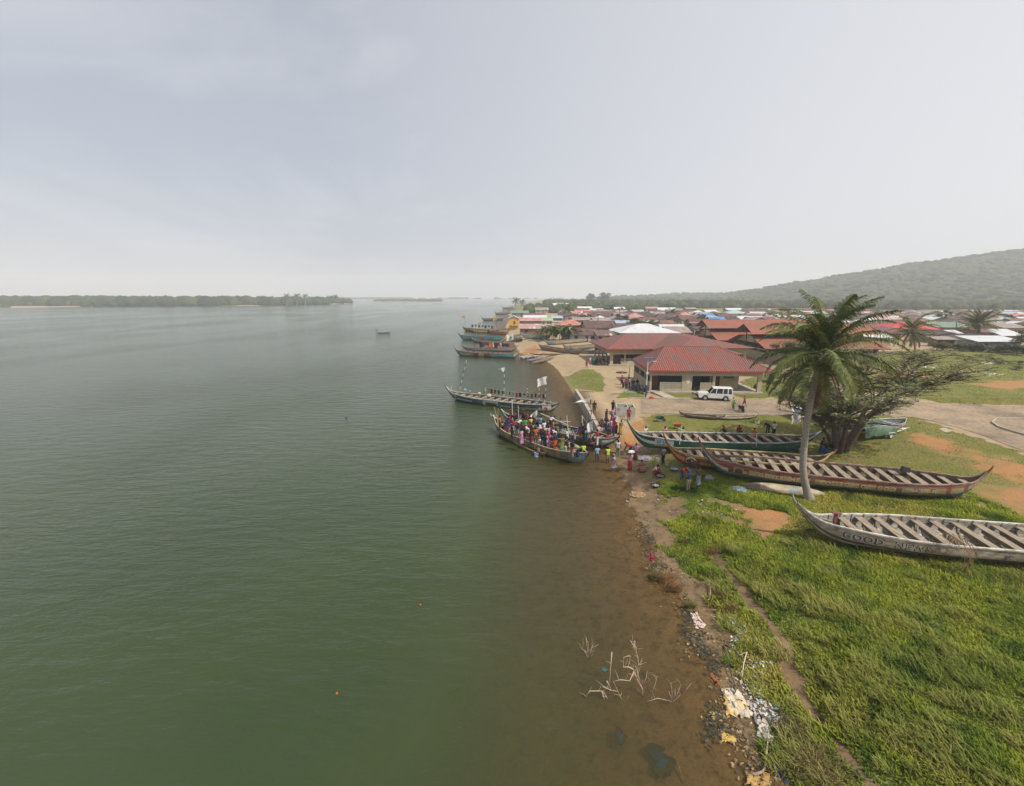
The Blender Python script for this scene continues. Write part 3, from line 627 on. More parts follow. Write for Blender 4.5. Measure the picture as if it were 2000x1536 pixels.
#UP
if 0: dug('upturned bleached dugout on the grass below the longest boat',(1450,947),(1600,962),G_+.42,1.0,-.36,(.50,.42,.30),rb=-.05,rs=-.05,thw=0,paint=lambda t,v,sd:(.30,.40,.40) if .62<t<.74 and v>.3 else (.50,.42,.30))
_a=gnd(1450,950); _b=gnd(1612,968); _L=(_b-_a).length; _e=empty('dugout_canoe',_a,math.atan2(_b.y-_a.y,_b.x-_a.x),'upturned bleached dugout on the grass below the longest boat','canoe','small dugout canoes at the bank')
_V=[];_C=[];_F=[]
for _i in range(41):
    _t=_i/40; _w=.52*max(.03,math.sin(PI*min(1,max(0,_t)))**.55); _h=.50*max(.12,math.sin(PI*_t)**.4)
    for _j in range(13):
        _q=PI*_j/12; _V.append((_t*_L,-_w*math.cos(_q),_h*math.sin(_q)**.8+.03*math.sin(_t*9))); _C.append((.26,.36,.36) if (.55<_t<.68 and _j<6) else ((.16,.13,.11) if _t<.22 else (.46,.38,.26)))
for _i in range(40):
    for _j in range(12): _k=_i*13+_j; _F.append((_k,_k+13,_k+14,_k+1))
npmesh('hull',np.array(_V),np.array(_F),HULLW,parent=_e,col=np.array(_C),smooth=True)
dug('old grey dugout broken in half beside the road',(1328,804),(1415,812),G_+.02,1.1,.34,(.17,.13,.11),thw=1)
dug('pale half of the broken dugout at the grass edge',(1398,812),(1480,809),G_+.01,1.1,.26,(.38,.33,.27),thw=1,mat=HULLW)
# moored group beyond the beach
def p_d1(t,v,sd):
    if v<.2: return (.30,.06,.04)
    if t<.1: return (.10,.25,.24)
    if .12<t<.33: return (.30,.27,.25) if .4<v<.85 else (.24,.08,.06)
    if .34<t<.42 or .5<t<.6: return (.20,.05,.04)
    if .42<t<.5: return (.40,.33,.26)
    if t>.93: return (.42,.42,.35)
    return (.10,.25,.27)
boat_at('fishing_boat','large blue and red moored boat with curled bow, nearest of the moored group',(886,675),(1014,686),-.3,2.6,1.5,1.2,.5,p_d1,thw=12,rail=(.45,.36,.28),tb=.09,ts=.06,group='long wooden boats afloat at the bank',text=[('CHRIST',.13,.38,.6,-1,(.5,.5,.48),'lettering')])
boat_at('fishing_boat','pale blue boat with pink rail and washing line, tucked behind the large moored one',(901,671),(1012,674),-.25,2.3,1.25,.9,.9,bands((.25,(.09,.13,.22)),(.7,(.10,.2,.3)),(1,(.45,.25,.22))),thw=10,rail=(.50,.30,.26),tb=.09,ts=.09,group='long wooden boats afloat at the bank')
boat_at('fishing_boat','white topped narrow boat with dark lettering lying off the sand spit',(1012,695),(1080,684),-.2,1.5,.8,.2,.2,lambda t,v,sd:(.55,.53,.5) if v>.7 else ((.08,.10,.12) if int(t*30)%3 else (.4,.4,.38)),thw=5,rail=(.65,.63,.6),tb=.1,ts=.1,group='long wooden boats afloat at the bank',nu=60,nv=7)
dug('grey blue dugout drawn up at the sand spit',(1028,702),(1068,695),0,.9,.5,(.24,.26,.27))
dug('brown dugout lying nearest the camera on the sand spit',(1038,707),(1100,690),.05,1.0,.5,(.27,.22,.16))
def midboat(label,a,b,zk,paint,B=2.2,H=1.3,rb=.9,rs=.5,text=(),**k):
    return boat_at('fishing_boat',label,a,b,zk,B,H,rb,rs,paint,thw=k.pop('thw',7),nu=60,nv=10,group=k.pop('group','long wooden boats afloat at the bank'),text=text,**k)
midboat('brown wooden boat with high bow on the beach before the red earth patch',(1050,667),(1140,681),.7,bands((.3,(.30,.24,.17)),(.45,(.14,.06,.04)),(1,(.29,.21,.14))),mat=HULLW,group='boats drawn up on the far beach',rail=(.42,.34,.26),text=[('PRAYER',.28,.5,.55,-1,(.30,.09,.06),'lettering')])
midboat('blue bowed boat drawn up behind the brown beach boat',(1061,661),(1160,656),.8,lambda t,v,sd:(.08,.16,.2) if t<.2 else (.33,.29,.2),mat=HULLW,group='boats drawn up on the far beach',rail=(.40,.36,.26))
midboat('green and rust boat in the middle of the beached row',(1098,669),(1168,668),.75,lambda t,v,sd:(.05,.17,.15) if v<.6 else (.3,.22,.15),mat=HULLW,group='boats drawn up on the far beach',rail=(.33,.30,.24))
midboat('blue and red beached boat nearest the second red roofed building',(1113,674),(1192,680),.6,lambda t,v,sd:(.08,.22,.32) if t<.12 else ((.28,.06,.04) if v<.32 else (.10,.14,.2)),group='boats drawn up on the far beach',rail=(.3,.3,.28),text=[('PATIENCE',.2,.5,.5,-1,(.42,.42,.4),'lettering')])
dug('low dark canoe on the sand before the beached row',(1036,690),(1122,689),.75,.9,.35,(.2,.17,.13))
midboat('white and turquoise boat stored under the striped roof shed',(1017,648),(1078,652),1.0,lambda t,v,sd:(.5,.5,.47) if v<.35 else ((.5,.33,.12) if .5<t<.58 else (.33,.47,.47)),group='boats drawn up on the far beach',rail=(.4,.5,.5),B=2.0)
midboat('turquoise boat with orange panels moored below the yellow ones',(894,649),(985,655),-.2,lambda t,v,sd:(.06,.22,.22) if v<.25 else ((.38,.13,.06) if .28<t<.34 or .5<t<.58 else ((.35,.4,.4) if .12<t<.2 else (.09,.30,.33))),H=1.7,rb=1.0,rail=(.15,.35,.35))
midboat('dark maroon small boat moored beside the big turquoise one',(921,659),(985,664),-.2,bands((.6,(.13,.08,.09)),(1,(.28,.24,.22))),H=1.0,rb=.6,rail=(.45,.38,.33))
midboat('yellow and black boat with flags, outermost of the flagged pair',(901,633),(976,643),-.2,lambda t,v,sd:YEL if (int(t*60)%5>1 and v>.4) else (.10,.07,.03),H=1.6,rb=1.5,rail=(.5,.34,.08))
midboat('yellow striped boat lying close to the yellow house',(920,642),(992,643),-.2,lambda t,v,sd:(.55,.35,.08) if v>.55 else ((.3,.05,.04) if int(t*30)%2 else (.5,.45,.35)),H=1.3,rb=.5,rail=(.5,.38,.2))
midboat('red and white boat at the landing below the yellow house',(958,644),(996,645),-.1,bands((.5,(.50,.44,.32)),(1,(.36,.10,.07))),H=1.3,rb=.4,rail=(.5,.3,.2))
midboat('green boat lying off the green roofed shed',(939,617),(986,619),-.2,bands((.5,(.05,.18,.17)),(1,(.13,.13,.13))),H=1.7,rb=1.6,rail=(.2,.25,.22),B=3)
midboat('grey boat with crew silhouettes second furthest up the river',(965,607),(999,608.5),-.2,bands((1,(.16,.13,.15))),H=2.0,rb=1.6,rail=(.2,.2,.2),B=3)
midboat('grey green boat furthest up the river',(980,597.8),(1004,598.6),-.2,bands((1,(.10,.15,.14))),H=2.2,rb=1.8,rail=(.2,.2,.2),B=3.4)
midboat('hazy boat drawn up by the tall far palms',(990,600.5),(1008,601.5),-.1,bands((1,(.14,.13,.13))),H=2.2,rb=1.4,rail=(.2,.2,.2),B=3.4)
mc,hmc=midboat('small motor canoe crossing open water alone',(763,645.5),(736,648),-.1,bands((.6,(.09,.13,.15)),(1,(.3,.33,.33))),H=.5,rb=.3,rs=.1,B=1.0,rail=(.35,.38,.38),thw=4)
# ---------------------------------------------------------------- corrugated roofs, walls
def roofmat(name,base,rust,amt=.5,sheet=.35,rough=.55,pitch=.30,metal=0.0,bump=.5):
    if name in MATS: return MATS[name]
    m,t,b=newmat(name); l=t.links.new; b.inputs['Roughness'].default_value=rough; b.inputs['Metallic'].default_value=metal; b.inputs['Specular IOR Level'].default_value=.35
    uv=N(t,'ShaderNodeUVMap'); sx=N(t,'ShaderNodeSeparateXYZ'); l(uv.outputs[0],sx.inputs[0])
    def math_(op,a,b_=None,c=None):
        n=N(t,'ShaderNodeMath',operation=op)
        for k,x in enumerate((a,b_,c)):
            if x is None: continue
            if isinstance(x,(int,float)): n.inputs[k].default_value=x
            else: l(x,n.inputs[k])
        return n.outputs[0]
    u,v=sx.outputs[0],sx.outputs[1]
    cb=N(t,'ShaderNodeCombineXYZ'); l(math_('FLOOR',math_('DIVIDE',u,.85)),cb.inputs[0]); l(math_('FLOOR',math_('DIVIDE',v,2.6)),cb.inputs[1])
    wn=N(t,'ShaderNodeTexWhiteNoise',noise_dimensions='3D'); l(cb.outputs[0],wn.inputs[0])
    mp=N(t,'ShaderNodeMapping'); mp.inputs['Scale'].default_value=(2.9,.22,1); l(uv.outputs[0],mp.inputs[0])
    n1=N(t,'ShaderNodeTexNoise'); n1.inputs['Scale'].default_value=1.0; n1.inputs['Detail'].default_value=6; n1.inputs['Roughness'].default_value=.65; l(mp.outputs[0],n1.inputs['Vector'])
    n2=N(t,'ShaderNodeTexNoise'); n2.inputs['Scale'].default_value=.22; n2.inputs['Detail'].default_value=3; l(uv.outputs[0],n2.inputs['Vector'])
    f=math_('ADD',math_('MULTIPLY',n1.outputs[0],.62),math_('ADD',math_('MULTIPLY',n2.outputs[0],.35),math_('MULTIPLY',wn.outputs[0],sheet*.5)))
    cr=N(t,'ShaderNodeValToRGB'); e=cr.color_ramp.elements; c0=.65-.3*amt; e[0].position=max(.02,c0-.03); e[0].color=c4(base); e[1].position=c0+.09; e[1].color=c4(rust)
    l(f,cr.inputs[0])
    sn=math_('SINE',math_('MULTIPLY',u,2*PI/pitch)); dk=N(t,'ShaderNodeMixRGB',blend_type='MULTIPLY'); l(cr.outputs[0],dk.inputs[1])
    dr=N(t,'ShaderNodeValToRGB'); dr.color_ramp.elements[0].color=(.55,.52,.52,1); dr.color_ramp.elements[1].color=(1.05,1.05,1.05,1); dr.color_ramp.elements[0].position=.25; dr.color_ramp.elements[1].position=.7
    l(n1.outputs[0],dr.inputs[0]); dk.inputs[0].default_value=.8; l(dr.outputs[0],dk.inputs[2]); l(dk.outputs[0],b.inputs['Base Color'])
    bu=N(t,'ShaderNodeBump'); bu.inputs['Strength'].default_value=bump; bu.inputs['Distance'].default_value=.06; l(sn,bu.inputs['Height']); l(bu.outputs[0],b.inputs['Normal'])
    MATS[name]=m; return m
RM={'brown':roofmat('rusty_brown_iron',(.15,.085,.065),(.095,.05,.04),.5),
 'dark':roofmat('dark_brown_iron',(.10,.062,.052),(.055,.038,.034),.5),
 'maroon':roofmat('maroon_iron',(.21,.085,.075),(.13,.06,.055),.5),
 'rust':roofmat('orange_rust_iron',(.30,.14,.075),(.17,.08,.05),.55),
 'white':roofmat('new_zinc_iron',(.62,.64,.66),(.45,.45,.45),.2,.2,.45),
 'grey':roofmat('weathered_grey_iron',(.38,.36,.34),(.24,.21,.19),.5),
 'tan':roofmat('tan_grey_iron',(.36,.31,.28),(.26,.21,.18),.5),
 'pink':roofmat('faded_pink_iron',(.50,.30,.28),(.42,.18,.16),.4),
 'salmon':roofmat('salmon_iron',(.55,.24,.18),(.42,.15,.11),.4),
 'red':roofmat('bright_red_iron',(.55,.07,.07),(.40,.05,.05),.3),
 'blue':roofmat('bright_blue_iron',(.10,.27,.52),(.08,.2,.4),.3),
 'pale_blue':roofmat('pale_blue_iron',(.36,.45,.55),(.30,.36,.42),.3),
 'mint':roofmat('mint_green_iron',(.38,.52,.48),(.32,.44,.40),.3),
 'green':roofmat('dull_green_iron',(.17,.27,.19),(.13,.2,.14),.3),
 'lime':roofmat('pale_green_tarpaulin',(.34,.46,.24),(.28,.38,.2),.3),
 'striped':roofmat('patchwork_silver_and_rust_iron',(.50,.48,.46),(.16,.09,.07),.42,1.6,.55,.3),
 'pinkstripe':roofmat('patchwork_white_and_pink_iron',(.60,.57,.54),(.42,.25,.22),.40,1.2,.55,.3)}
REDROOF=roofmat('red_hall_roof_iron',(.30,.075,.052),(.16,.105,.09),.58,.12,.6,.34,bump=1.0)
REDROOF3=roofmat('faded_red_hall_roof_iron',(.24,.08,.06),(.16,.10,.08),.52,.14,.6,.42,bump=.8)
REDROOF2=roofmat('orange_red_hall_roof_iron',(.34,.105,.062),(.22,.11,.08),.5,.16,.6,.42,bump=.8)
CREAMW=pm('cream_rendered_wall',(.42,.36,.25),(.31,.26,.175),scale=.9,rough=.85,bump=.15,lo=.35,hi=.75)
BLOCKW=pm('concrete_block_wall',(.33,.29,.23),(.23,.20,.155),scale=2.2,rough=.9,bump=.4)
CONC=pm('worn_concrete',(.42,.37,.29),(.30,.26,.20),scale=1.2,rough=.9,bump=.3)
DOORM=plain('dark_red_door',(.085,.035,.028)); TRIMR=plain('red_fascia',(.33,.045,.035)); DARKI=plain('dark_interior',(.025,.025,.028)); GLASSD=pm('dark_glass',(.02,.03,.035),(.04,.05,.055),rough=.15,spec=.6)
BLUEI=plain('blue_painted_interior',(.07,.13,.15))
def frame(o,ux):
    a=math.atan2(ux.y,ux.x); return o,a
def hiproof(W,D,ov,ze,zr,inx,m=None,name='roof',parent=None,iny=None,mat=None,th=.08):
    mb=MB(); x0,x1,y0,y1=-ov,W+ov,-ov,D+ov; ym=(y0+y1)/2; a=(x0+inx,ym,zr); b=(x1-inx,ym,zr)
    p=[(x0,y0,ze),(x1,y0,ze),(x1,y1,ze),(x0,y1,ze)]
    mb.roofpoly([p[0],p[1],b,a],th); mb.roofpoly([p[2],p[3],a,b],th); mb.roofpoly([p[3],p[0],a],th); mb.roofpoly([p[1],p[2],b],th)
    return mb.build(name,mat,parent)
# --- first hall: hip roof, breeze-block screens, verandah
FL=at(1268,764,1.3); FR=at(1486,766.5,1.3); BL=at(1232,738,1.3)
ux=(FR-FL).normalized(); W1=(FR-FL).length; uy=Vector((-ux.y,ux.x,0)); D1=abs((BL-FL).dot(uy)); a1=math.atan2(ux.y,ux.x)
hall=empty('market_hall',(FL.x,FL.y,1.0),a1,'cream hall with hipped red iron roof and breeze block screens behind the white car','building')
fx=lambda px:(px-1268)/218*W1
H1=3.4; T=.22; z0=.3
m=MB(); m.box((W1/2,D1/2,.14),(W1+.5,D1+.5,.32)); m.build('floor_slab',CONC,hall)
def wallbox(parent,name,x0,x1,y0,y1,za,zb,mat): 
    q=MB(); q.box(((x0+x1)/2,(y0+y1)/2,(za+zb)/2),(x1-x0,y1-y0,zb-za)); return q.build(name,mat,parent)
m=MB()
def wb(x0,x1,y0,y1,za,zb): m.box(((x0+x1)/2,(y0+y1)/2,(za+zb)/2),(x1-x0,y1-y0,zb-za))
op=[(1272,1331),(1351,1391),(1396,1478)]
zt=2.5
wb(0,W1,0,T,zt+z0,H1+z0); wb(0,fx(1272),.002,T-.002,z0,zt+z0); wb(fx(1331),fx(1351),.002,T-.002,z0,zt+z0); wb(fx(1391),fx(1396),.002,T-.002,z0,zt+z0); wb(fx(1478),W1,.002,.4,z0,zt+z0)
wb(0,T,T,D1,z0,z0+1.35); wb(.002,T-.002,T,D1,z0+2.4,z0+H1)
for yy in (D1*.30,D1*.62,D1-.3): wb(-.01,T+.01,yy,yy+.3,z0+1.35,z0+2.4)
wb(0,fx(1453),D1-T,D1,z0,z0+H1); wb(fx(1453)-T,fx(1453),2.2,D1-T,z0,z0+H1); wb(fx(1396),fx(1453)-T,2.2,2.2+T,z0,z0+H1)
wb(fx(1453),W1,D1-T,D1-.01,z0+zt,z0+H1); wb(W1-T,W1,T,D1,z0+zt,z0+H1); wb(W1-.4,W1-.01,D1-.4,D1-.012,z0,z0+zt)
m.build('wall',CREAMW,hall)
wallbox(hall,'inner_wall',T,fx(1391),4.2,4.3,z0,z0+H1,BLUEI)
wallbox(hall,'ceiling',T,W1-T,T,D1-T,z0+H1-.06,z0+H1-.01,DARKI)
for (a,b) in ((1273,1288),(1399,1415)):
    wallbox(hall,'door',fx(a),fx(b),(.9 if a<1300 else 2.12),(.95 if a<1300 else 2.17),z0,z0+2.3,DOORM)
wallbox(hall,'window',fx(1423),fx(1443),2.14,2.19,z0+1.75,z0+2.4,GLASSD)
def breeze(parent,x0,x1,y,za,zb,mat,nx_,nz_):
    q=MB(); dx=(x1-x0)/nx_; dz=(zb-za)/nz_
    for i in range(nx_+1): q.box((x0+i*dx,y,(za+zb)/2),(.07,.14,zb-za))
    for j in range(nz_+1): q.box(((x0+x1)/2,y+.003,za+j*dz),(x1-x0,.13,.06))
    for i in range(nx_):
        for j in range(nz_): q.box((x0+(i+.5)*dx,y,za+(j+.5)*dz),(dx*.42,.10,.05)); q.box((x0+(i+.5)*dx,y+.002,za+(j+.5)*dz),(.05,.09,dz*.6))
    return q.build('breeze_block_screen',mat,parent)
SCR=pm('pale_screen_blocks',(.52,.47,.36),(.40,.35,.26),scale=5)
breeze(hall,fx(1289),fx(1330),.11,z0+.4,z0+1.4,SCR,12,3); breeze(hall,fx(1368),fx(1390.5),.11,z0+.4,z0+1.4,SCR,7,3)
wallbox(hall,'screen_base',fx(1289),fx(1330.8),.02,.2,z0,z0+.38,CREAMW); wallbox(hall,'screen_base',fx(1368),fx(1390.8),.02,.2,z0,z0+.38,CREAMW)
def loc1(v): d=v-FL; return d.dot(ux),d.dot(uy)
ymid=FL+uy*(D1/2)+ux*(W1/2); rl=vert(1300,678,(FL+uy*(D1/2)+ux*4).y); rr_=vert(1403,678,(FL+uy*(D1/2)+ux*12).y); zr1=(rl.z+rr_.z)/2-1.0
xa,xb=loc1(rl)[0],loc1(rr_)[0]; ex0,ex1,ey0,ey1=-.35,W1+1.5,-.6,D1+.9; ez=z0+H1-.05; rf=MB(); A=(xa,(ey0+ey1)/2,zr1); B=(xb,(ey0+ey1)/2,zr1); c0,c1_,c2_,c3=(ex0,ey0,ez),(ex1,ey0,ez),(ex1,ey1,ez),(ex0,ey1,ez)
rf.roofpoly([c0,c1_,B,A]); rf.roofpoly([c2_,c3,A,B]); rf.roofpoly([c3,c0,A]); rf.roofpoly([c1_,c2_,B]); rf.build('roof',REDROOF,hall)
q=MB(); RC=plain('red_ridge_cap',(.34,.085,.06))
for u_,v_ in ((A,B),(A,c0),(B,c1_),(A,c3),(B,c2_)): q.tube([Vector(u_)+Vector((0,0,.1)),Vector(v_)+Vector((0,0,.1))],.06,6)
q.build('ridge_cap',RC,hall)
q=MB()
for (x0,y0,x1,y1) in ((ex0,ey0-.02,ex1,ey0-.02),(ex1+.02,ey0,ex1+.02,ey1),(ex0-.02,ey1,ex0-.02,ey0)):
    q.box(((x0+x1)/2,(y0+y1)/2,ez-.05),(math.hypot(x1-x0,y1-y0),.05,.2),rz=math.atan2(y1-y0,x1-x0))
q.build('fascia_board',TRIMR,hall)
for (a,b) in ((1271,1289),(1351,1369)):
    q=MB(); x0,x1=fx(a),fx(b)+.2; q.add([(x0,0,z0),(x1,0,z0),(x1+1.5,-4.2,.02),(x0+1.5,-4.2,.02),(x0,0,-.3),(x1,0,-.3),(x1+1.5,-4.2,-.3),(x0+1.5,-4.2,-.3)],[(3,2,1,0),(4,5,6,7),(0,4,7,3),(1,2,6,5),(2,3,7,6)]); q.build('ramp',CONC,hall)
q=MB(); q.prism([(-.28,.35),(.28,.35),(.32,.1),(.12,-.3),(-.1,-.32),(-.3,.05)],-.02,0); o=q.build('wall_emblem',plain('white_emblem',(.66,.62,.58)),hall); o.location=(fx(1343),-.004,z0+1.55)
H1=3.6
# --- second hall behind, L shaped
FL2=at(1191,712,1.3); W2=31.0; D2=15; hall2=empty('market_hall',(FL2.x,FL2.y,1.0),R(3),'cream hall with faded red hipped roof behind and left of the nearer one','building')
m=MB(); m.box((W2/2,D2/2,.14),(W2+.5,D2+.5,.32)); m.build('floor_slab',CONC,hall2); m=MB()
wb(0,W2,0,T,z0+2.2,z0+H1)
for a,b in ((0,.7),(3.2,3.5),(8.6,9.2),(13,13.5),(18,18.5),(W2-.6,W2)): wb(a,b,.002,T-.002,z0,z0+2.2)
wb(0,T,T,D2,z0+2.3,z0+H1); wb(W2-T,W2,T,D2,z0,z0+H1); wb(0,W2,D2-T,D2-.01,z0+1.4,z0+H1)
for yy in (3.5,7,10.5,14.5): wb(.0,.3,yy,yy+.3,z0,z0+2.3)
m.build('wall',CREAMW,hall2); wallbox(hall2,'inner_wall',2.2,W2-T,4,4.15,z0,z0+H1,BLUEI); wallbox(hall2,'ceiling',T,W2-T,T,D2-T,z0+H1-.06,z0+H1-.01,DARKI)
wallbox(hall2,'door',.8,2.4,.5,.56,z0,z0+2.1,DOORM); breeze(hall2,2.5,8.6,.11,z0+.35,z0+1.3,SCR,14,3); wallbox(hall2,'screen_base',2.5,8.6,.02,.2,z0,z0+.33,CREAMW)
zr2=vert(1265,652,FL2.y+D2/2).z-1.0; xl=(vert(1228,652,FL2.y+D2/2)-FL2).x; xr=(vert(1304,652,FL2.y+D2/2)-FL2).x
mb=MB(); e=z0+H1-.1; ov=1.2; x0,x1,y0,y1=-ov,W2+ov,-ov,D2+ov; yc=D2/2
A=(xl,yc,zr2); B=(xr+4,yc,zr2)
mb.roofpoly([(x0,y0,e),(x1,y0,e),B,A]); mb.roofpoly([(x1,y1,e),(x0,y1,e),A,B]); mb.roofpoly([(x0,y1,e),(x0,y0,e),A]); mb.roofpoly([(x1,y0,e),(x1,y1,e),B])
mb.build('roof',REDROOF3,hall2)
wx0=(vert(1272,683,FL2.y-1.2)-FL2).x; wx1=wx0+15
mb=MB(); cx_=(wx0+wx1)/2; yb=-11.5; e2=e-.02; zw=zr2-.15; mb.roofpoly([(wx0,yc,e2),(wx0,yb,e2),(cx_,yb+7,zw),(cx_,yc,zw)]); mb.roofpoly([(wx1,yb,e2),(wx1,yc,e2),(cx_,yc,zw),(cx_,yb+7,zw)]); mb.roofpoly([(wx0,yb,e2),(wx1,yb,e2),(cx_,yb+7,zw)])
mb.build('wing_roof',REDROOF3,hall2)
wallbox(hall2,'wing_wall',wx0+1.1,wx1-1.1,yb+1.2,-.05,z0-.3,e2,CREAMW)
q=MB(); q.box((W2/2*.5,-ov-.02,e-.05),(W2*.5+2.2,.05,.2)); q.box((-ov-.02,D2/2,e-.05),(.05,D2+2.4,.2)); q.build('fascia_board',TRIMR,hall2)
# --- monitor-roofed market halls on the right
def monitor_hall(o,W,D,label,hw=2.3):
    r=empty('market_hall',(o[0],o[1],.97),0,label,'building')
    m_=MB()
    def w_(x0,x1,y0,y1,za,zb): m_.box(((x0+x1)/2,(y0+y1)/2,(za+zb)/2),(x1-x0,y1-y0,zb-za))
    w_(0,W,0,.25,0,1.9); w_(0,.25,.25,D,0,1.9); w_(W-.25,W,.25,D,0,hw+.7); w_(0,W,D-.25,D-.01,0,hw+.7)
    n_=int(W/4.5)
    for k in range(n_+1): x=.15+(W-.5)*k/n_; w_(x-.15,x+.15,.01,.3,1.9,hw+.75)
    for k in range(5): y=.3+(D-.6)*k/4; w_(.01,.3,y-.15,y+.15,1.9,hw+.75)
    m_.build('wall',CREAMW,r)
    wallbox(r,'shade_band',.3,W-.3,.30,.36,1.9,hw+.7,plain('blue_grey_shade',(.05,.06,.07)))  # flat dark panel behind the posts; shade under the eave put into its colour
    ov=1.5; ze=hw+.75; yl=D*.31; zl=ze+2.3; zm=zl+.75; zt_=zm+2.2; yu=D*.20
    rf=MB(); rf.roofpoly([(-ov,-ov,ze),(W+ov,-ov,ze),(W+ov,yl,zl),(-ov,yl,zl)]); rf.roofpoly([(W+ov,D+ov,ze),(-ov,D+ov,ze),(-ov,D-yl,zl),(W+ov,D-yl,zl)]); rf.build('lower_roof',REDROOF2,r)
    rf=MB(); rf.roofpoly([(-2.2,yu,zm),(W+2.2,yu,zm),(W+2.2,D/2,zt_),(-2.2,D/2,zt_)]); rf.roofpoly([(W+2.2,D-yu,zm),(-2.2,D-yu,zm),(-2.2,D/2,zt_),(W+2.2,D/2,zt_)]); rf.build('upper_roof',REDROOF2,r)
    g=MB(); g.add([(0.05,1.2,ze+.75),(.05,yl,zl-.02),(.05,D-yl,zl-.02),(.05,D-1.2,ze+.75),(.3,1.2,ze+.75),(.3,yl,zl-.02),(.3,D-yl,zl-.02),(.3,D-1.2,ze+.75)],[(0,1,2,3),(7,6,5,4),(0,4,5,1),(1,5,6,2),(2,6,7,3),(3,7,4,0)]); g.build('gable_wall',CREAMW,r)
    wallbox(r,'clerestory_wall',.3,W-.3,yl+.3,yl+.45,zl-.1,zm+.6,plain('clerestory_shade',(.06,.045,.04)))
    for yy in (D*.36,D*.62): wallbox(r,'gable_post',-.12,.04,yy,yy+.22,1.9,zm+1.1,plain('dark_post',(.12,.09,.07)))
    wallbox(r,'tie_beam',-.1,.03,.3,D-.3,hw+.2,hw+.4,CREAMW)
    q_=MB(); 
    for (y_,z_) in ((-ov-.02,ze-.02),): q_.box((W/2,y_,z_),(W+2*ov,.05,.2))
    q_.build('fascia_board',plain('dark_fascia',(.12,.04,.035)),r); return r
R2o=at(1497,706,.97); R1o=at(1407,688,.97)
monitor_hall((R2o.x,R2o.y),at(1690,700,.97).x*0+26.5,16.5,'red roofed market hall with raised ridge, the nearer one partly behind the coconut palm')
monitor_hall((R1o.x+1,max(R1o.y,R2o.y+21)),31,16.5,'red roofed market hall with raised ridge, the further one left of the blue house')
# ---------------------------------------------------------------- town houses
WALLS=[pm('town_wall_cream',(.36,.31,.23),(.26,.22,.16),scale=1,rough=.9),pm('town_wall_grey',(.26,.24,.22),(.19,.17,.155),scale=1,rough=.9),pm('town_wall_mud',(.23,.15,.10),(.17,.115,.08),scale=1,rough=.9),pm('town_wall_pale',(.48,.46,.42),(.38,.36,.32),scale=1,rough=.9),pm('town_wall_teal',(.16,.27,.28),(.13,.21,.22),scale=1,rough=.9)]
WIN=plain('dark_window_opening',(.03,.028,.028)); WDOOR=plain('brown_plank_door',(.10,.06,.04))
RECTS=[]
CNAME={'brown':'rusty brown','dark':'dark brown','maroon':'maroon','rust':'orange rust','white':'bright zinc','grey':'weathered grey','tan':'tan grey','pink':'faded pink','salmon':'salmon red','red':'bright red','blue':'bright blue','pale_blue':'pale blue','mint':'mint green','green':'dull green','lime':'pale green','striped':'patchwork silver','pinkstripe':'pink striped white'}
def house(xc,yf,W,D,eave,rise,kind,rc,label,wall=None,z=.97,rot=0,name='house',ov=.6,group='houses of the riverside town',wm=None,wins=2):
    r=empty(name,(xc,yf,z),rot,label,'house',group); RECTS.append((xc-W/2,xc+W/2,yf,yf+D))
    wm=wm or WALLS[rnd.randrange(len(WALLS)-1)]
    m_=MB(); m_.box((0,D/2,eave/2),(W-2*ov,D-2*ov,eave))
    xw=W/2-ov; y0,y1=ov,D-ov
    if kind=='gable': m_.add([(-xw,y0,eave),(-xw,y1,eave),(-xw,D/2,eave+rise*.85),(xw,y0,eave),(xw,y1,eave),(xw,D/2,eave+rise*.85)],[(0,1,2),(5,4,3),(0,2,5,3),(1,4,5,2)])
    if kind=='front': m_.add([(-xw,y0,eave),(xw,y0,eave),(0,y0,eave+rise*.85),(-xw,y1,eave),(xw,y1,eave),(0,y1,eave+rise*.85)],[(0,1,2),(5,4,3),(0,2,5,3),(1,4,5,2)])
    m_.build('wall',wm,r)
    rf=MB(); w2=W/2; e=eave-.02
    if kind=='gable': rf.roofpoly([(-w2,0,e),(w2,0,e),(w2,D/2,e+rise),(-w2,D/2,e+rise)]); rf.roofpoly([(w2,D,e),(-w2,D,e),(-w2,D/2,e+rise),(w2,D/2,e+rise)])
    elif kind=='hip':
        i_=min(W*.42,D*.5); rf.roofpoly([(-w2,0,e),(w2,0,e),(w2-i_,D/2,e+rise),(-w2+i_,D/2,e+rise)]); rf.roofpoly([(w2,D,e),(-w2,D,e),(-w2+i_,D/2,e+rise),(w2-i_,D/2,e+rise)]); rf.roofpoly([(-w2,D,e),(-w2,0,e),(-w2+i_,D/2,e+rise)]); rf.roofpoly([(w2,0,e),(w2,D,e),(w2-i_,D/2,e+rise)])
    elif kind=='front': rf.roofpoly([(-w2,D,e),(-w2,0,e),(0,0,e+rise),(0,D,e+rise)]); rf.roofpoly([(w2,0,e),(w2,D,e),(0,D,e+rise),(0,0,e+rise)])
    else: rf.roofpoly([(-w2,0,e),(w2,0,e),(w2,D,e+rise),(-w2,D,e+rise)])
    rf.build('roof',RM[rc],r)
    if wins:
        d_=MB(); d_.box((W*.08,y0-.02,1.05),(1.0,.06,2.1)); d_.build('door',WDOOR,r)
        for k in range(wins):
            q_=MB(); q_.box(((-1 if k%2==0 else 1)*W*.27,y0-.02,1.55),(1.2,.06,.95)); q_.build('window',WIN,r)
    return r
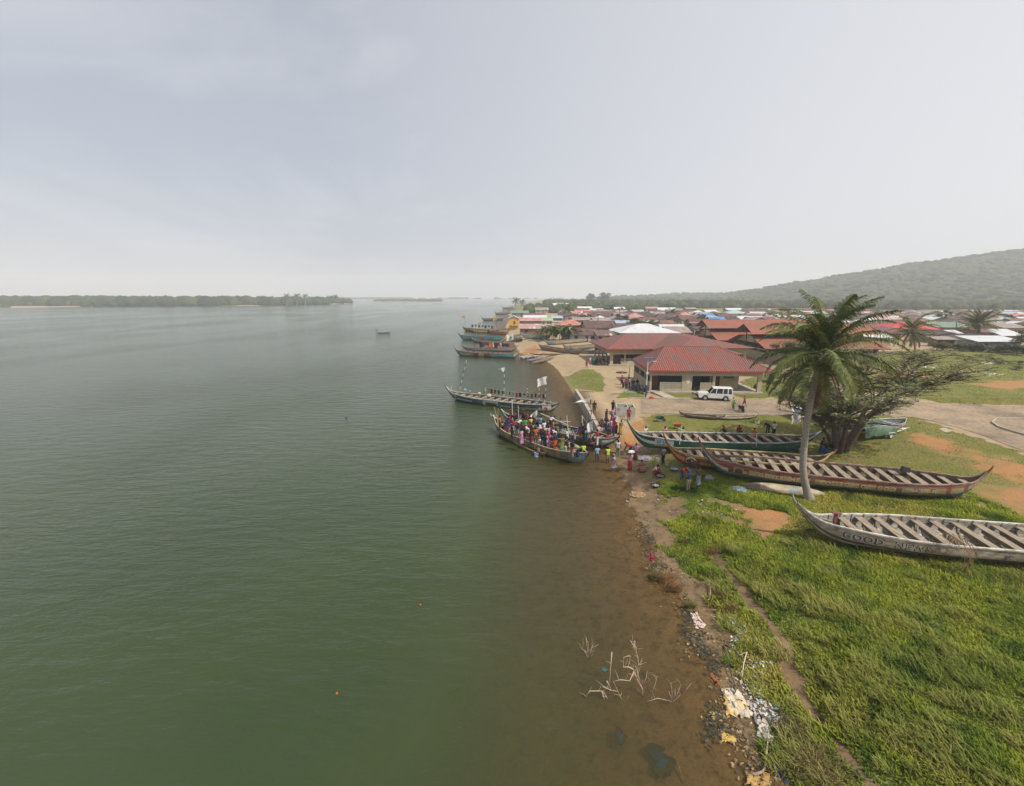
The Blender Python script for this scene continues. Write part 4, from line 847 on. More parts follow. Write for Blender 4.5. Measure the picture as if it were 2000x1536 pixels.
# seen roofs: x0,x1,y_eave,y_ridge, colour, kind, half depth
HL=[(1013,1078,642.5,633,'pinkstripe','shed',6,2.6),(1013,1060,627.5,621,'pink','gable',5,3.6),(1022,1069,621,616,'white','gable',5,3),(1022,1066,616,612,'maroon','gable',5,2.8),(1056,1081,627,620.5,'lime','gable',4,2.8),
(998,1033,612,607,'green','shed',7,2.8),(1076,1100,622,617,'pale_blue','gable',4,2.8),(1088,1146,636,625,'salmon','hip',6,3.2),(1112,1172,655,642,'brown','gable',6,2.4),(1165,1203,656,645.5,'striped','gable',6,2.4),
(1143,1202,641,627,'brown','gable',7,3),(1118,1161,626,620,'tan','gable',5,2.8),(1158,1197,627,621,'grey','gable',5,2.8),(1165,1184,622,617,'white','hip',4,2.8),(1130,1152,617,611.5,'pink','gable',4,2.8),
(1128,1157,602.5,599,'white','gable',5,4),(1153,1180,606.5,603,'white','gable',5,3),(1137,1160,595.5,592.5,'white','gable',6,3),(1070,1112,597,592.5,'white','gable',7,3),(1027,1050,595,591.5,'grey','gable',7,3),(1045,1072,606,601,'grey','gable',5,3),
(1187,1200,616,612,'salmon','gable',4,2.8),(1092,1128,614,608,'pink','gable',4,2.8),(1135,1149,613,609,'white','gable',4,3),
(1210,1331,651,632.5,'white','hip',9,3),(1305,1353,650.5,638,'tan','gable',6,2.8),(1293,1320,632,625.5,'rust','gable',4,2.8),(1256,1340,640,632.5,'brown','gable',5,2.6),(1255,1276,629,626,'white','shed',3,2.8),(1273,1296,629.5,626,'grey','shed',3,2.8),
(1203,1236,632,626,'pale_blue','gable',4,2.7),(1227,1260,619.5,612,'pink','hip',5,3),(1228,1250,624.5,619,'salmon','gable',3,2.6),(1198,1219,617,612,'salmon','gable',4,2.8),(1262,1287,603,599.5,'pink','gable',5,3),(1286,1323,607.5,601,'white','gable',5,3),
(1278,1297,615,611,'white','gable',4,2.8),(1331,1371,625,616,'maroon','gable',6,2.8),(1371,1398,618,612.5,'blue','gable',5,3.5),(1388,1420,627,619,'blue','gable',4,3.5),(1378,1403,609.5,605.5,'white','gable',5,3),(1420,1452,606,602,'white','gable',5,3),
(1420,1463,613,606.5,'mint','hip',6,3.2),(1463,1512,616.5,611.5,'tan','gable',5,3),(1448,1500,625,618,'white','gable',6,3),(1504,1522,606.5,603.5,'white','gable',5,3),(1340,1362,604,601,'grey','gable',5,3),
(1200,1222,604,600,'white','gable',5,3),(1230,1250,610,607,'pink','gable',5,3),(1240,1290,618,609,'dark','hip',6,3),(1290,1335,622,613,'brown','gable',6,2.8),(1300,1336,613,608,'brown','gable',6,3),(1160,1200,616,611,'dark','gable',5,2.8),(1200,1260,645,633,'brown','gable',6,2.4),
(1693,1748,660,650,'white','gable',5,2.6),(1694,1726,647,638,'white','gable',4,3),(1725,1765,652,638,'maroon','gable',6,3),(1690,1752,636,627.5,'maroon','gable',6,2.8),(1707,1782,627,620.5,'pinkstripe','gable',6,3),(1742,1840,644,629,'red','hip',7,3),
(1835,1884,655,644,'dark','hip',6,2.8),(1862,1886,653,645,'white','shed',4,2.8),(1830,1874,664,657,'tan','shed',4,2.2),(1910,2004,668,656,'white','shed',7,2.6),(1958,2004,656.5,643,'white','shed',6,3.2),(1920,1960,650,643,'maroon','gable',5,3),(1960,2010,641,632,'tan','gable',6,3),
(1830,1900,640,629,'green','gable',7,3),(1843,1876,634,631,'grey','gable',5,3),(1900,1960,636,628,'brown','gable',6,3),(1843,1860,610,607.5,'white','gable',5,3),(1905,1925,615.5,612.5,'white','gable',5,3),(1838,1872,617,612,'tan','gable',6,3),(1640,1700,640,630,'brown','gable',6,3),(1560,1620,614,608,'white','gable',6,3),(1640,1690,622,615,'dark','gable',6,3),(1745,1775,612,609,'grey','gable',6,3),(1890,1940,660,652,'dark','gable',5,2.8)]
KN={'gable':'gabled','hip':'hipped','front':'front gabled','shed':'lean-to'}
pend=[]
for (x0,x1,ye,yr,rc,kd,hd,eh) in HL:
    p0=at(x0,ye,.97+eh); p1=at(x1,ye,.97+eh); yf=p0.y; dd=hd*(2 if kd!='shed' else 1); zr=vert((x0+x1)/2,yr,yf+hd).z
    pend.append(((p0.x+p1.x)/2,yf,p1.x-p0.x,dd,eh,max(.6,zr-.97-eh),kd,rc,True)); RECTS.append((p0.x,p1.x,yf,yf+dd))
# fill the gaps with the same kinds of houses
def free(xc,yf,W,D,g=1.0):
    return all(not(xc-W/2-g<b and xc+W/2+g>a and yf-g<d and yf+D+g>c) for a,b,c,d in RECTS)
RECTS+= [(FL.x-3,FL.x+W1+3,FL.y-6,FL.y+D1+6),(FL2.x-5,FL2.x+W2+5,FL2.y-14,FL2.y+D2+4),(R2o.x-6,R2o.x+33,R2o.y-6,R2o.y+22),(R1o.x-6,R1o.x+40,R1o.y-6,R1o.y+28)]
PAL=['brown']*7+['dark']*5+['maroon']*4+['rust']*2+['white']*4+['grey']*4+['tan']*3+['pink']*2+['salmon']+['striped']+['mint']+['pale_blue']
y=150.0; 
while y<640:
    x0=max(at(1100 if y<170 else 1020,580+15*870/y*1.0,.97).x*.0+ (y*.16 if y<260 else y*.06+14), 20); x1=y*1.32*(1 if y>230 else .98)
    x=x0+rnd.uniform(0,4)
    while x<x1:
        W=rnd.uniform(8,15)*(1+.15*(y>350)); D=rnd.uniform(8,12); yf=y+rnd.uniform(-2.5,2.5)
        pxx=1000+870*x/(y*cp+15*sp)
        ok=free(x+W/2,yf,W,D) and float(shore_sd(np.array([x]),np.array([yf]))[0])>5 and rnd.random()<(.93 if y<430 else .62)
        if pxx>1800 and y<168: ok=False
        if ok and len(pend)<262:
            pend.append((x+W/2,yf,W,D,rnd.uniform(2.4,3.2),rnd.uniform(1.3,2.3),rnd.choice(['gable']*5+['hip']*3+['front']*3),rnd.choice(PAL),False)); RECTS.append((x,x+W,yf,yf+D))
        x+=W+rnd.uniform(1.2,4.5)
    y+=rnd.uniform(12.5,15.5)*(1 if y<300 else 1.35)
pend.sort(key=lambda h:(round(h[1]/28),h[0])); rows={}
ORD=['nearest']+[w_+' nearest' for w_ in ('second','third','fourth','fifth','sixth','seventh','eighth','ninth','tenth')]
ct={}
for h in pend:
    k=(h[7],h[6],'left' if 870*h[0]/h[1]<330 else ('middle' if 870*h[0]/h[1]<620 else 'right')); ct.setdefault(k,[]).append(h)
for k,hs in ct.items():
    hs.sort(key=lambda h:h[1])
    for i,h in enumerate(hs):
        rc,kd,sd_=k; where={'left':'by the river','middle':'behind the red halls','right':'below the hill'}[sd_]
        lab='%s %s roofed house in the town %s, %s'%(CNAME[rc],KN[kd],where,('the only one' if len(hs)==1 else (ORD[i]+' of them' if i<10 else 'number %d from the nearest'%(i+1))))
        wm=None; lab=' '.join(lab.replace(' in the town','').split()[:16])
        if rc=='blue': wm=plain('blue_house_wall',(.10,.26,.50))
        house(h[0],h[1],h[2],h[3],h[4],h[5],kd,rc,lab,wm=wm,wins=(2 if h[1]<330 else 1))
# the yellow house at the water
p=at(994,645,.4); q=at(1013,645,.4); yh=house((p.x+q.x)/2,p.y,q.x-p.x+.8,14,5.4,1.2,'front','pale_blue','tall narrow orange yellow house at the water edge of the town',wm=pm('orange_yellow_wall',(.60,.33,.05),(.5,.3,.08),scale=.8),z=.3,ov=.4,wins=0,group=None)
o=MB().box((.3,.34,3.6),(.9,.06,1.5)).build('window',WDOOR,yh); o=MB().box((0,-.3,2.3),(q.x-p.x,1.2,.15)).build('balcony_slab',CONC,yh)
# sign board on the pink roofed bar
p=at(1015,632.5,1.9)
sg=empty('sign_board',(p.x+1,p.y-3,2.2),0,'red and white sign board under the long pink roof','sign'); MB().box((3.4,0,.9),(6,.1,1.6)).build('red_panel',plain('sign_red',(.4,.02,.04)),sg); MB().box((10.5,0,1.1),(6.5,.1,.6)).build('white_panel',plain('sign_white',(.6,.6,.6)),sg); MB().box((19,0,1.1),(9,.1,.6)).build('white_panel',plain('sign_white',(.6,.6,.6)),sg)
for dx in (.4,13,23.5): MB().box((dx,.1,.05),(.12,.12,2.4)).build('post',WOODD,sg)
# road, kerbs, quay wall
def strip(name,pts_l,pts_r,z,mat,kind='structure'):
    m_=MB(); n=len(pts_l)
    for a,b in zip(pts_l,pts_r): m_.v.append((a[0],a[1],z)); m_.v.append((b[0],b[1],z))
    for i in range(n-1): m_.f.append((2*i,2*i+1,2*i+3,2*i+2)); m_.m.append(0)
    return tag(m_.build(name,mat),kind=kind)
ROADM,_t,_b=newmat('dusty_sett_road'); _b.inputs['Roughness'].default_value=.92; _b.inputs['Specular IOR Level'].default_value=.2
_g=N(_t,'ShaderNodeNewGeometry'); _l=_t.links.new
_v=N(_t,'ShaderNodeTexVoronoi'); _v.inputs['Scale'].default_value=3.2; _l(_g.outputs['Position'],_v.inputs['Vector'])
_n=N(_t,'ShaderNodeTexNoise'); _n.inputs['Scale'].default_value=.22; _n.inputs['Detail'].default_value=9; _n.inputs['Roughness'].default_value=.68; _l(_g.outputs['Position'],_n.inputs['Vector'])
_c=N(_t,'ShaderNodeValToRGB'); _e=_c.color_ramp.elements; _e[0].position=.34; _e[0].color=(.33,.25,.165,1); _e[1].position=.66; _e[1].color=(.17,.135,.10,1); _k=_e.new(.5); _k.color=(.265,.205,.145,1); _l(_n.outputs[0],_c.inputs[0])
_s=N(_t,'ShaderNodeSeparateColor'); _l(_v.outputs['Color'],_s.inputs[0]); _r=N(_t,'ShaderNodeValToRGB'); _r.color_ramp.elements[0].color=(.72,.7,.68,1); _r.color_ramp.elements[1].color=(1.12,1.1,1.08,1); _l(_s.outputs[0],_r.inputs[0])
_m=N(_t,'ShaderNodeMixRGB',blend_type='MULTIPLY'); _m.inputs[0].default_value=.75; _l(_c.outputs[0],_m.inputs[1]); _l(_r.outputs[0],_m.inputs[2]); _l(_m.outputs[0],_b.inputs['Base Color'])
_u=N(_t,'ShaderNodeBump'); _u.inputs['Distance'].default_value=.03; _u.inputs['Strength'].default_value=.6; _l(_v.outputs['Distance'],_u.inputs['Height']); _l(_u.outputs[0],_b.inputs['Normal'])
up=[(1252,779),(1330,780),(1440,780),(1550,780.5),(1600,779),(1650,770),(1660,766),(1690,775),(1740,782),(1800,786),(1860,789),(1930,792),(2010,795),(2300,808)]
dn=[(1252,808),(1330,808),(1440,809.5),(1550,810.5),(1650,811),(1720,812),(1780,815),(1815,822),(1870,835),(1930,855),(1980,875),(2020,888),(2200,930),(2420,985)]
def grid_road(name,up,dn,n=6,dz=.035):
    Vv=[];Ff=[]
    for i,(a,b) in enumerate(zip(up,dn)):
        A_=gnd(*a);B_=gnd(*b)
        for j in range(n+1):
            P_=A_.lerp(B_,j/n); Vv.append((P_.x,P_.y,max(hz(P_.x,P_.y),.93)+dz))
    for i in range(len(up)-1):
        for j in range(n): k=i*(n+1)+j; Ff.append((k,k+n+1,k+n+2,k+1))
    m_=MB(); m_.v=Vv; m_.f=Ff; m_.m=[0]*len(Ff); return tag(m_.build(name,ROADM,smooth=True),kind='structure')
grid_road('road',up,dn)
grid_road('side_road',[(1690,774),(1640,752),(1590,733),(1540,716),(1500,704),(1460,697),(1445,694)],[(1600,780),(1560,752),(1530,735),(1500,720),(1475,709),(1440,702),(1430,698)],4,.02)
def kerb(name,pts,label,h=.12,w_=.14):
    m_=MB(); P_=[gnd(*p_) for p_ in pts]
    for a,b in zip(P_[:-1],P_[1:]):
        d=(b-a); m_.box((a+b)/2+Vector((0,0,h/2)),(d.length,w_,h+.12),rz=math.atan2(d.y,d.x))
    return tag(m_.build(name,CONC),label,'kerb')
kerb('kerb',[(1228,778.5),(1290,779),(1360,779.5)],'low pale kerb between the nearest hall and the road')
kerb('kerb',[(1262,809.5),(1330,809.5),(1440,811),(1550,812)],'pale kerb along the grass side of the road')
kerb('kerb',[(1945,820),(1937,827),(1950,836),(1978,845),(2010,854)],'curved kerb of the triangular traffic island at the right edge',h=.16)
kerb('kerb',[(1945,820),(1975,819.5),(2010,820)],'straight back kerb of the traffic island',h=.16)
# quay wall
T_=[gnd(*p_) for p_ in ((1168,849),(1157,828),(1141,797),(1127,768))]
top=[at(a,b,1.22) for a,b in ((1171,840),(1160,820),(1142,788),(1124,761))]
m=MB()
for a,b in zip(top[:-1],top[1:]):
    d=b-a; c=(a+b)/2; m.box((c.x+.1,c.y,.35),(d.length+.3,.42,1.74),rz=math.atan2(d.y,d.x))
tag(m.build('quay_wall',CONC),'pale concrete quay wall edging the landing by the moored boats','wall')
q=MB(); a,b=top[-1],at(1160,764,1.2); d=b-a; q.box(((a.x+b.x)/2,(a.y+b.y)/2,1.0),(d.length,.3,.36),rz=math.atan2(d.y,d.x)); tag(q.build('low_wall',CONC),'short low concrete wall at the far end of the quay','wall')
# ---------------------------------------------------------------- vegetation
GRASSM=colmat('grass_blades',rough=.75,spec=.15,transl=.45)
LEAF=colmat('broad_leaves',rough=.55,spec=.3,transl=.18)
BARK=pm('grey_ringed_bark',(.38,.34,.285),(.18,.155,.125),scale=4,stretch=(1,1,9),rough=.9,bump=.6)
BARKD=pm('dark_brown_bark',(.15,.11,.085),(.08,.06,.045),scale=5,stretch=(1,1,.3),rough=.95,bump=.8)
def interp_grid(A,x,y):     # sample a ground mask at world points
    i=np.clip(np.searchsorted(gx,x)-1,0,nx-2); j=np.clip(np.searchsorted(gy,y)-1,0,ny-2)
    u=(x-gx[i])/(gx[i+1]-gx[i]); v=(y-gy[j])/(gy[j+1]-gy[j])
    return A[j,i]*(1-u)*(1-v)+A[j,i+1]*u*(1-v)+A[j+1,i]*(1-u)*v+A[j+1,i+1]*u*v
def blades(P,h,w,lean,azs,colr,seg=2,curl=.6):
    """P (n,3) roots; h,w (n,); lean (n,) radians; azs (n,)"""
    n=len(P); V=[]; dirx=np.cos(azs); diry=np.sin(azs); px_=-diry; py_=dirx
    z=np.zeros(n); r=np.zeros(n); a=lean*.35; pts=[(r.copy(),z.copy())]
    for k in range(seg):
        a=lean*(.35+curl*(k+.5)/seg*1.6); r=r+np.sin(a)*h/seg; z=z+np.cos(a)*h/seg; pts.append((r.copy(),z.copy()))
    for k,(r_,z_) in enumerate(pts):
        ww=w*(1-k/seg)*.5+ (w*.06)
        for s in (-1,1): V.append(np.stack([P[:,0]+dirx*r_+s*px_*ww,P[:,1]+diry*r_+s*py_*ww,P[:,2]+z_],-1))
    K=2*(seg+1); V=np.stack(V,1).reshape(-1,3); b=(np.arange(n)*K)[:,None]
    F=np.concatenate([b+np.array([[2*k,2*k+1,2*k+3,2*k+2]]) for k in range(seg)],0)
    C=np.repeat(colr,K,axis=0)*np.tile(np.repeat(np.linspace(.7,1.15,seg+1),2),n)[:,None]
    return V,F,C
def join(parts):
    b=0;Vs=[];Fs=[];Cs=[]
    for V,F,C in parts: Vs.append(V);Fs.append(F+b);Cs.append(C);b+=len(V)
    return np.concatenate(Vs),np.concatenate(Fs),np.concatenate(Cs)
def field_points(n,x0,x1,y0,y1,thr=.5,mask=None):
    x=nrs.uniform(x0,x1,n); y=nrs.uniform(y0,y1,n); g=interp_grid(grass if mask is None else mask,x,y)
    k=g>thr+.16*(nrs.rand(n)-.5)+.30*wob(x,y,1.7,8); x,y=x[k],y[k]
    # keep what the frame can see, with a margin
    px=1000+870*x/(y*cp+15*sp); k=(px<2150)&(px>900); x,y=x[k],y[k]
    return x,y,interp_grid(Z,x,y)
def tone(x,y,k_=1):
    a=wob(x,y,.55,1)*.5+wob(x,y,1.9,4)*.5; b=wob(x,y,.28,9)
    g1=np.array([.13,.21,.028]); g2=np.array([.36,.39,.05]); g3=np.array([.46,.40,.10]); g4=np.array([.05,.10,.018])
    t=np.clip(.5+a*.9,0,1)[:,None]; c=g1*(1-t)+g2*t; u=np.clip(b*1.7-.15+.5*wob(x,y,1.1,12),0,1)[:,None]; c=c*(1-.75*u)+g3*.75*u
    d=np.clip(-a*1.6-.3,0,1)[:,None]; c=c*(1-d)+g4*d; return c*(.6+.75*nrs.rand(len(x),1))
parts=[]
WIND=R(160)
# dense creeping growth near the camera
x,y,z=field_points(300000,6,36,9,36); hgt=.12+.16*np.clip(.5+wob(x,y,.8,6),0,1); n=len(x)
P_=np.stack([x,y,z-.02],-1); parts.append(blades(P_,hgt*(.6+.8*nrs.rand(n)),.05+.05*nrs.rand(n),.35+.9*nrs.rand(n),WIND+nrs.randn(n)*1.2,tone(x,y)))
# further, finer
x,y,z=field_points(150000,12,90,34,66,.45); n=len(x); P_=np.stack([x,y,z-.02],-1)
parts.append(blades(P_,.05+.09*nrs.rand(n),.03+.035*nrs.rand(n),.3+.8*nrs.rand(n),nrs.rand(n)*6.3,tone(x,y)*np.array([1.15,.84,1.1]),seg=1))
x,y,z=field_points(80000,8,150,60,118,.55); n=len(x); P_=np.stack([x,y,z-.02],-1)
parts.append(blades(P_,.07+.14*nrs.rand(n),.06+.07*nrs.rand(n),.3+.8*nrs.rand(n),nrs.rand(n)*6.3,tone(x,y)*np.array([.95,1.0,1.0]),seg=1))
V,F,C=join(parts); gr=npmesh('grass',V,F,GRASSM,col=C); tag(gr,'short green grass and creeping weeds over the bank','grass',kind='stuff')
# tall wind-combed clumps
parts=[]
cl=[(1470,1140),(1500,1160),(1530,1180),(1600,1180),(1640,1190),(1660,1200),(1690,1215),(1720,1225),(1440,1075),(1455,1085),(1530,1290),(1515,1275),(1640,1330),(1655,1345),(1380,1010),(1395,1015),(1620,1120),(1580,1065),(1610,1075),(1400,1120),(1390,1140),(1410,1150),(1760,1220),(1800,1240),(1830,1260),(1870,1280),(1540,1150),(1570,1160),(1700,1300),(1720,1330),(1770,1340),(1850,1330),(1900,1330),(1660,1400),(1950,1300),(1960,1400),(1760,1430),(1840,1450),(1480,1400+0),(1560,1450)]
cl=[(a,b,1.0) for a,b in cl]+[(rnd.uniform(1420,2050),rnd.uniform(1060,1560),rnd.uniform(.35,1.0)) for _ in range(90)]
for (a,b,s) in cl:
    g0=gnd(a,b)
    if interp_grid(grass,np.array([g0.x]),np.array([g0.y]))[0]<.5: continue
    n=int(130*s+40); rr=.7*s*np.sqrt(nrs.rand(n)); aa=nrs.rand(n)*6.28; xx=g0.x+rr*np.cos(aa); yy=g0.y+rr*np.sin(aa)*.8
    P_=np.stack([xx,yy,np.full(n,g0.z)],-1); yel=rnd.random()
    c=np.array([.19,.25,.045])*(1-yel)+np.array([.36,.34,.10])*yel; c=c[None]*(.7+.6*nrs.rand(n,1))
    parts.append(blades(P_,(.22+.42*nrs.rand(n))*(.45+.5*s),.03+.022*nrs.rand(n),.7+.5*nrs.rand(n),WIND+nrs.randn(n)*.9,c,seg=3))
V,F,C=join(parts); o=npmesh('tall_grass_clumps',V,F,GRASSM,col=C); tag(o,'tall yellow green grass clumps combed over by the wind','grass',kind='stuff')
# dry straw and weeds washed up along the water
parts=[]
for (a,b,rx,n,cc) in ((1296,1132,.55,700,(.42,.26,.12)),(1312,1150,.45,500,(.38,.23,.11)),(1275,1130,.4,200,(.16,.16,.05)),(1345,1185,.3,200,(.22,.22,.07)),(1400,1165,.5,350,(.30,.24,.10)),(1420,1190,.4,300,(.34,.24,.11)),(1385,1080,.5,200,(.3,.2,.1)),(1330,1060,.4,120,(.3,.2,.1)),(1560,1480,.8,600,(.30,.24,.11)),(1530,1420,.6,400,(.22,.2,.08)),(1590,1510,.9,600,(.28,.22,.10))):
    g0=gnd(a,b); xx=g0.x+nrs.randn(n)*rx*.5; yy=g0.y+nrs.randn(n)*rx*.4; zz=height(xx,yy); zz=np.maximum(zz,-.02)
    parts.append(blades(np.stack([xx,yy,zz],-1),.25+.3*nrs.rand(n),.02+.02*nrs.rand(n),1.2+.35*nrs.rand(n),nrs.randn(n)*.8-.8,np.array(cc)[None]*(.6+.8*nrs.rand(n,1)),seg=2,curl=.3))
V,F,C=join(parts); o=npmesh('washed_up_straw',V,F,GRASSM,col=C); tag(o,'heaps of dry straw and weed washed up along the water line','straw',kind='stuff')
# ---- palms
def frond(az,e0,L_,droop,rs,nl=46,ll=.85,yel=0.,dead=False,twist=0.,w=.075):
    """returns V,F,C of a feather frond starting at the origin"""
    P_=[np.zeros(3)]; e=e0; n=14; d=L_/n; ca,sa=math.cos(az),math.sin(az); tang=[]
    for k in range(n):
        e=e0-droop*((k+1)/n)**1.35; t=np.array([math.cos(e)*ca,math.cos(e)*sa,math.sin(e)]); tang.append(t); P_.append(P_[-1]+t*d)
    P_=np.array(P_); tang.append(tang[-1]); tang=np.array(tang); side=np.array([-sa,ca,0.])
    side=side*math.cos(twist)+np.array([0,0,1])*math.sin(twist)
    V=[];F=[];C=[]
    g=np.array([.055,.09,.018])*(1-yel)+np.array([.24,.23,.06])*yel
    if dead: g=np.array([.22,.145,.075])
    def strip(pts,ws,nrm,c):
        b=len(V)
        for p,w_ in zip(pts,ws): V.append(p-nrm*w_); V.append(p+nrm*w_); C.append(c);C.append(c)
        for k in range(len(pts)-1): F.append((b+2*k,b+2*k+1,b+2*k+3,b+2*k+2))
    rc=np.array([.17,.17,.05]) if not dead else g
    strip(P_,[.055*(1-.8*k/n)+.008 for k in range(n+1)],side,rc); up_=np.cross(side,tang[0]); strip(P_,[.035*(1-.8*k/n)+.006 for k in range(n+1)],up_,rc)
    for i in range(nl):
        s=.10+.90*(i+.5)/nl; k=min(n-1,int(s*n)); p=P_[k]+(P_[k+1]-P_[k])*(s*n-k); t=tang[k]
        ln=ll*(math.sin(PI*min(1,(s*.86+.12)))**.6)*(.7+.5*rs.rand())
        for sg in (-1,1):
            if rs.rand()<.07: continue
            fw=.35+.55*s+.15*rs.rand(); d0=sg*side*(1-.25*s)+t*fw; d0/=np.linalg.norm(d0)
            up2=np.cross(side,t); up2/=np.linalg.norm(up2)
            if up2[2]<0: up2=-up2
            d0=d0+up2*(.18-.1*rs.rand()); hang=.75+.75*rs.rand()+(.5 if dead else 0)
            q1=p+d0*ln*.5; d1=d0-np.array([0,0,hang]); d1/=np.linalg.norm(d1); q2=q1+d1*ln*.5
            wd=np.cross(d0,np.array([0,0,1.])); wd=t*.8+up2*.35*sg; wd/=np.linalg.norm(wd)
            strip([p,q1,q2],[w*.32,w*.5,.006],wd,g*(.6+.75*rs.rand()))
    return np.array(V),np.array(F),np.array(C)
def palm(name,label,trunk,r0,r1,fl,nf,seed,cat='palm tree',group=None,parts_=False,dead=0,nl=46,ll=.85,w=.075,emax=1.35,emin=-.85,droop=1.15,coconut=True,bark=None,bulge=True):
    rs=np.random.RandomState(seed); base=Vector(trunk[0]); top=Vector(trunk[-1])
    r=empty(name,base,0,label,cat,group); pts=[Vector(p)-base for p in trunk]
    # refine trunk
    P_=[];n=len(pts)
    for i in range(n-1):
        for k in range(6):
            t=k/6; p0=pts[max(0,i-1)];p1=pts[i];p2=pts[i+1];p3=pts[min(n-1,i+2)]
            P_.append(.5*((2*p1)+(p2-p0)*t+(2*p0-5*p1+4*p2-p3)*t*t+(3*p1-p0-3*p2+p3)*t**3))
    P_.append(pts[-1]); m_=MB(); N_=len(P_); rad=[(r0+(r1-r0)*min(1,(k/N_)*2.2))*(1+.03*math.sin(k*2.1)) for k in range(N_)]
    if bulge: rad[0]*=1.75; rad[1]*=1.35; rad[2]*=1.1
    P_[0]=P_[0]-Vector((0,0,.3)); m_.tube(P_,rad,12); m_.build('trunk',bark or BARK,r,smooth=True)
    c=P_[-1]; L_=[]
    for k in range(nf):
        az=k*2.39996+rs.rand()*.5; f=(k+.5)/nf; e0=emax+(emin-emax)*f**1.2+rs.randn()*.08; dd=k>=nf-dead
        ln=fl*(.72+.35*math.sin(PI*min(1,.25+.7*f)))*(.93+.14*rs.rand())
        V,F,C=frond(az,e0,ln,droop*(.75+.5*rs.rand())*(1 if f<.7 else .6),rs,nl,ll,yel=max(0,rs.rand()*.5-.1+(.25 if f>.6 else 0)),dead=dd,twist=rs.randn()*.25,w=w)
        V=V+np.array([c.x,c.y,c.z+.1-.5*f]); L_.append((V,F,C))
    if parts_:
        for (V,F,C) in L_: npmesh('frond',V,F,LEAF,parent=r,col=C)
    else:
        V,F,C=join(L_); npmesh('crown',V,F,LEAF,parent=r,col=C)
    if coconut:
        h_=MB()
        for k in range(11):
            a=k*.9; h_.lathe([(.0,-.13),(.09,-.09),(.125,0),(.09,.09),(0,.13)],(c.x+.32*math.cos(a),c.y+.32*math.sin(a),c.z-.45-.12*(k%3)),8)
        h_.build('coconut_cluster',plain('green_coconut',(.12,.13,.04)),r,smooth=True)
    return r
b0=gnd(1580,974); Yp=b0.y
tr=[(b0.x,Yp,b0.z)]+[tuple(vert(a,b,Yp+d)) for a,b,d in ((1569,925,0),(1571,870,.1),(1580,800,.25),(1592,745,.4),(1607,690,.5))]
palm('coconut_palm','tall leaning coconut palm with full crown beside the GOOD NEWS boat',tr,.27,.215,5.0,46,5,parts_=True,dead=4,nl=64,ll=1.0,w=.07,emax=1.58,emin=-1.05,droop=1.25)
def palm_px(name,label,bx,by,cx,cy_,fl,nf,seed,**k):
    p0=gnd(bx,by); p1=vert(cx,cy_,p0.y); mid=(Vector(p0)+p1)/2+Vector((.2,0,0)); return palm(name,label,[tuple(p0),tuple(mid),tuple(p1)],k.pop('r0',.25),k.pop('r1',.2),fl,nf,seed,**k)
palm_px('coconut_palm','drooping coconut palm with dry grey fronds in front of the bright red roof',1788,692,1780,646,6.2,30,11,dead=6,nl=26,ll=1.1,w=.22)
palm_px('oil_palm','dark spreading oil palm standing over the zinc roofs at right',1909,672,1912,632,6.0,34,12,nl=26,ll=1.0,w=.25,emin=-.35,droop=.8,coconut=False,bark=BARKD,r0=.45,r1=.4)
palm_px('coconut_palm','young stemless palm below the oil palm at right',1900,676,1900,669,3.6,18,13,nl=22,ll=.8,w=.2,emin=.1,coconut=False)
palm_px('coconut_palm','slender palm in the middle of the left town roofs',1108,622,1108,606,6.5,24,14,nl=16,ll=1.5,w=.5,coconut=False)
palm_px('coconut_palm','tall hazy palm at the far waterfront, left one',1008,600,1008,589,8,22,15,nl=14,ll=2,w=.8,coconut=False)
palm_px('coconut_palm','tall hazy palm at the far waterfront, right one',1019,599,1020,590.5,7,20,16,nl=14,ll=2,w=.8,coconut=False)
palm_px('coconut_palm','dark palm cluster at the foot of the hill behind the right roofs',1937,617,1937,603,8,20,17,nl=14,ll=2,w=.7,coconut=False)
palm_px('coconut_palm','small palm over the rusty roofs behind the halls',1313,625,1313,612,5,18,18,nl=14,ll=1.2,w=.5,coconut=False)
for k,(a,b,c,nm) in enumerate(((560,597,579,'first from the left of the palms on the far bank point'),(580,597,578.5,'second from the left of the palms on the far bank point'),(596,597,580,'third from the left of the palms on the far bank point'),(645,596,582,'fourth from the left of the palms on the far bank point'),(655,596,581,'rightmost of the palms on the far bank point'))):
    p0=at(a,b,.8); p0.y+=25; p0.x*=(p0.y/(p0.y-25)); p1=vert(a,c,p0.y); palm('palm_tree','palm above the mangroves, '+nm,[tuple(p0),tuple((Vector(p0)+p1)/2),tuple(p1)],.5,.4,7.5,16,30+k,nl=10,ll=2.2,w=1.0,coconut=False,group='palms above the far bank woodland',cat='palm tree')
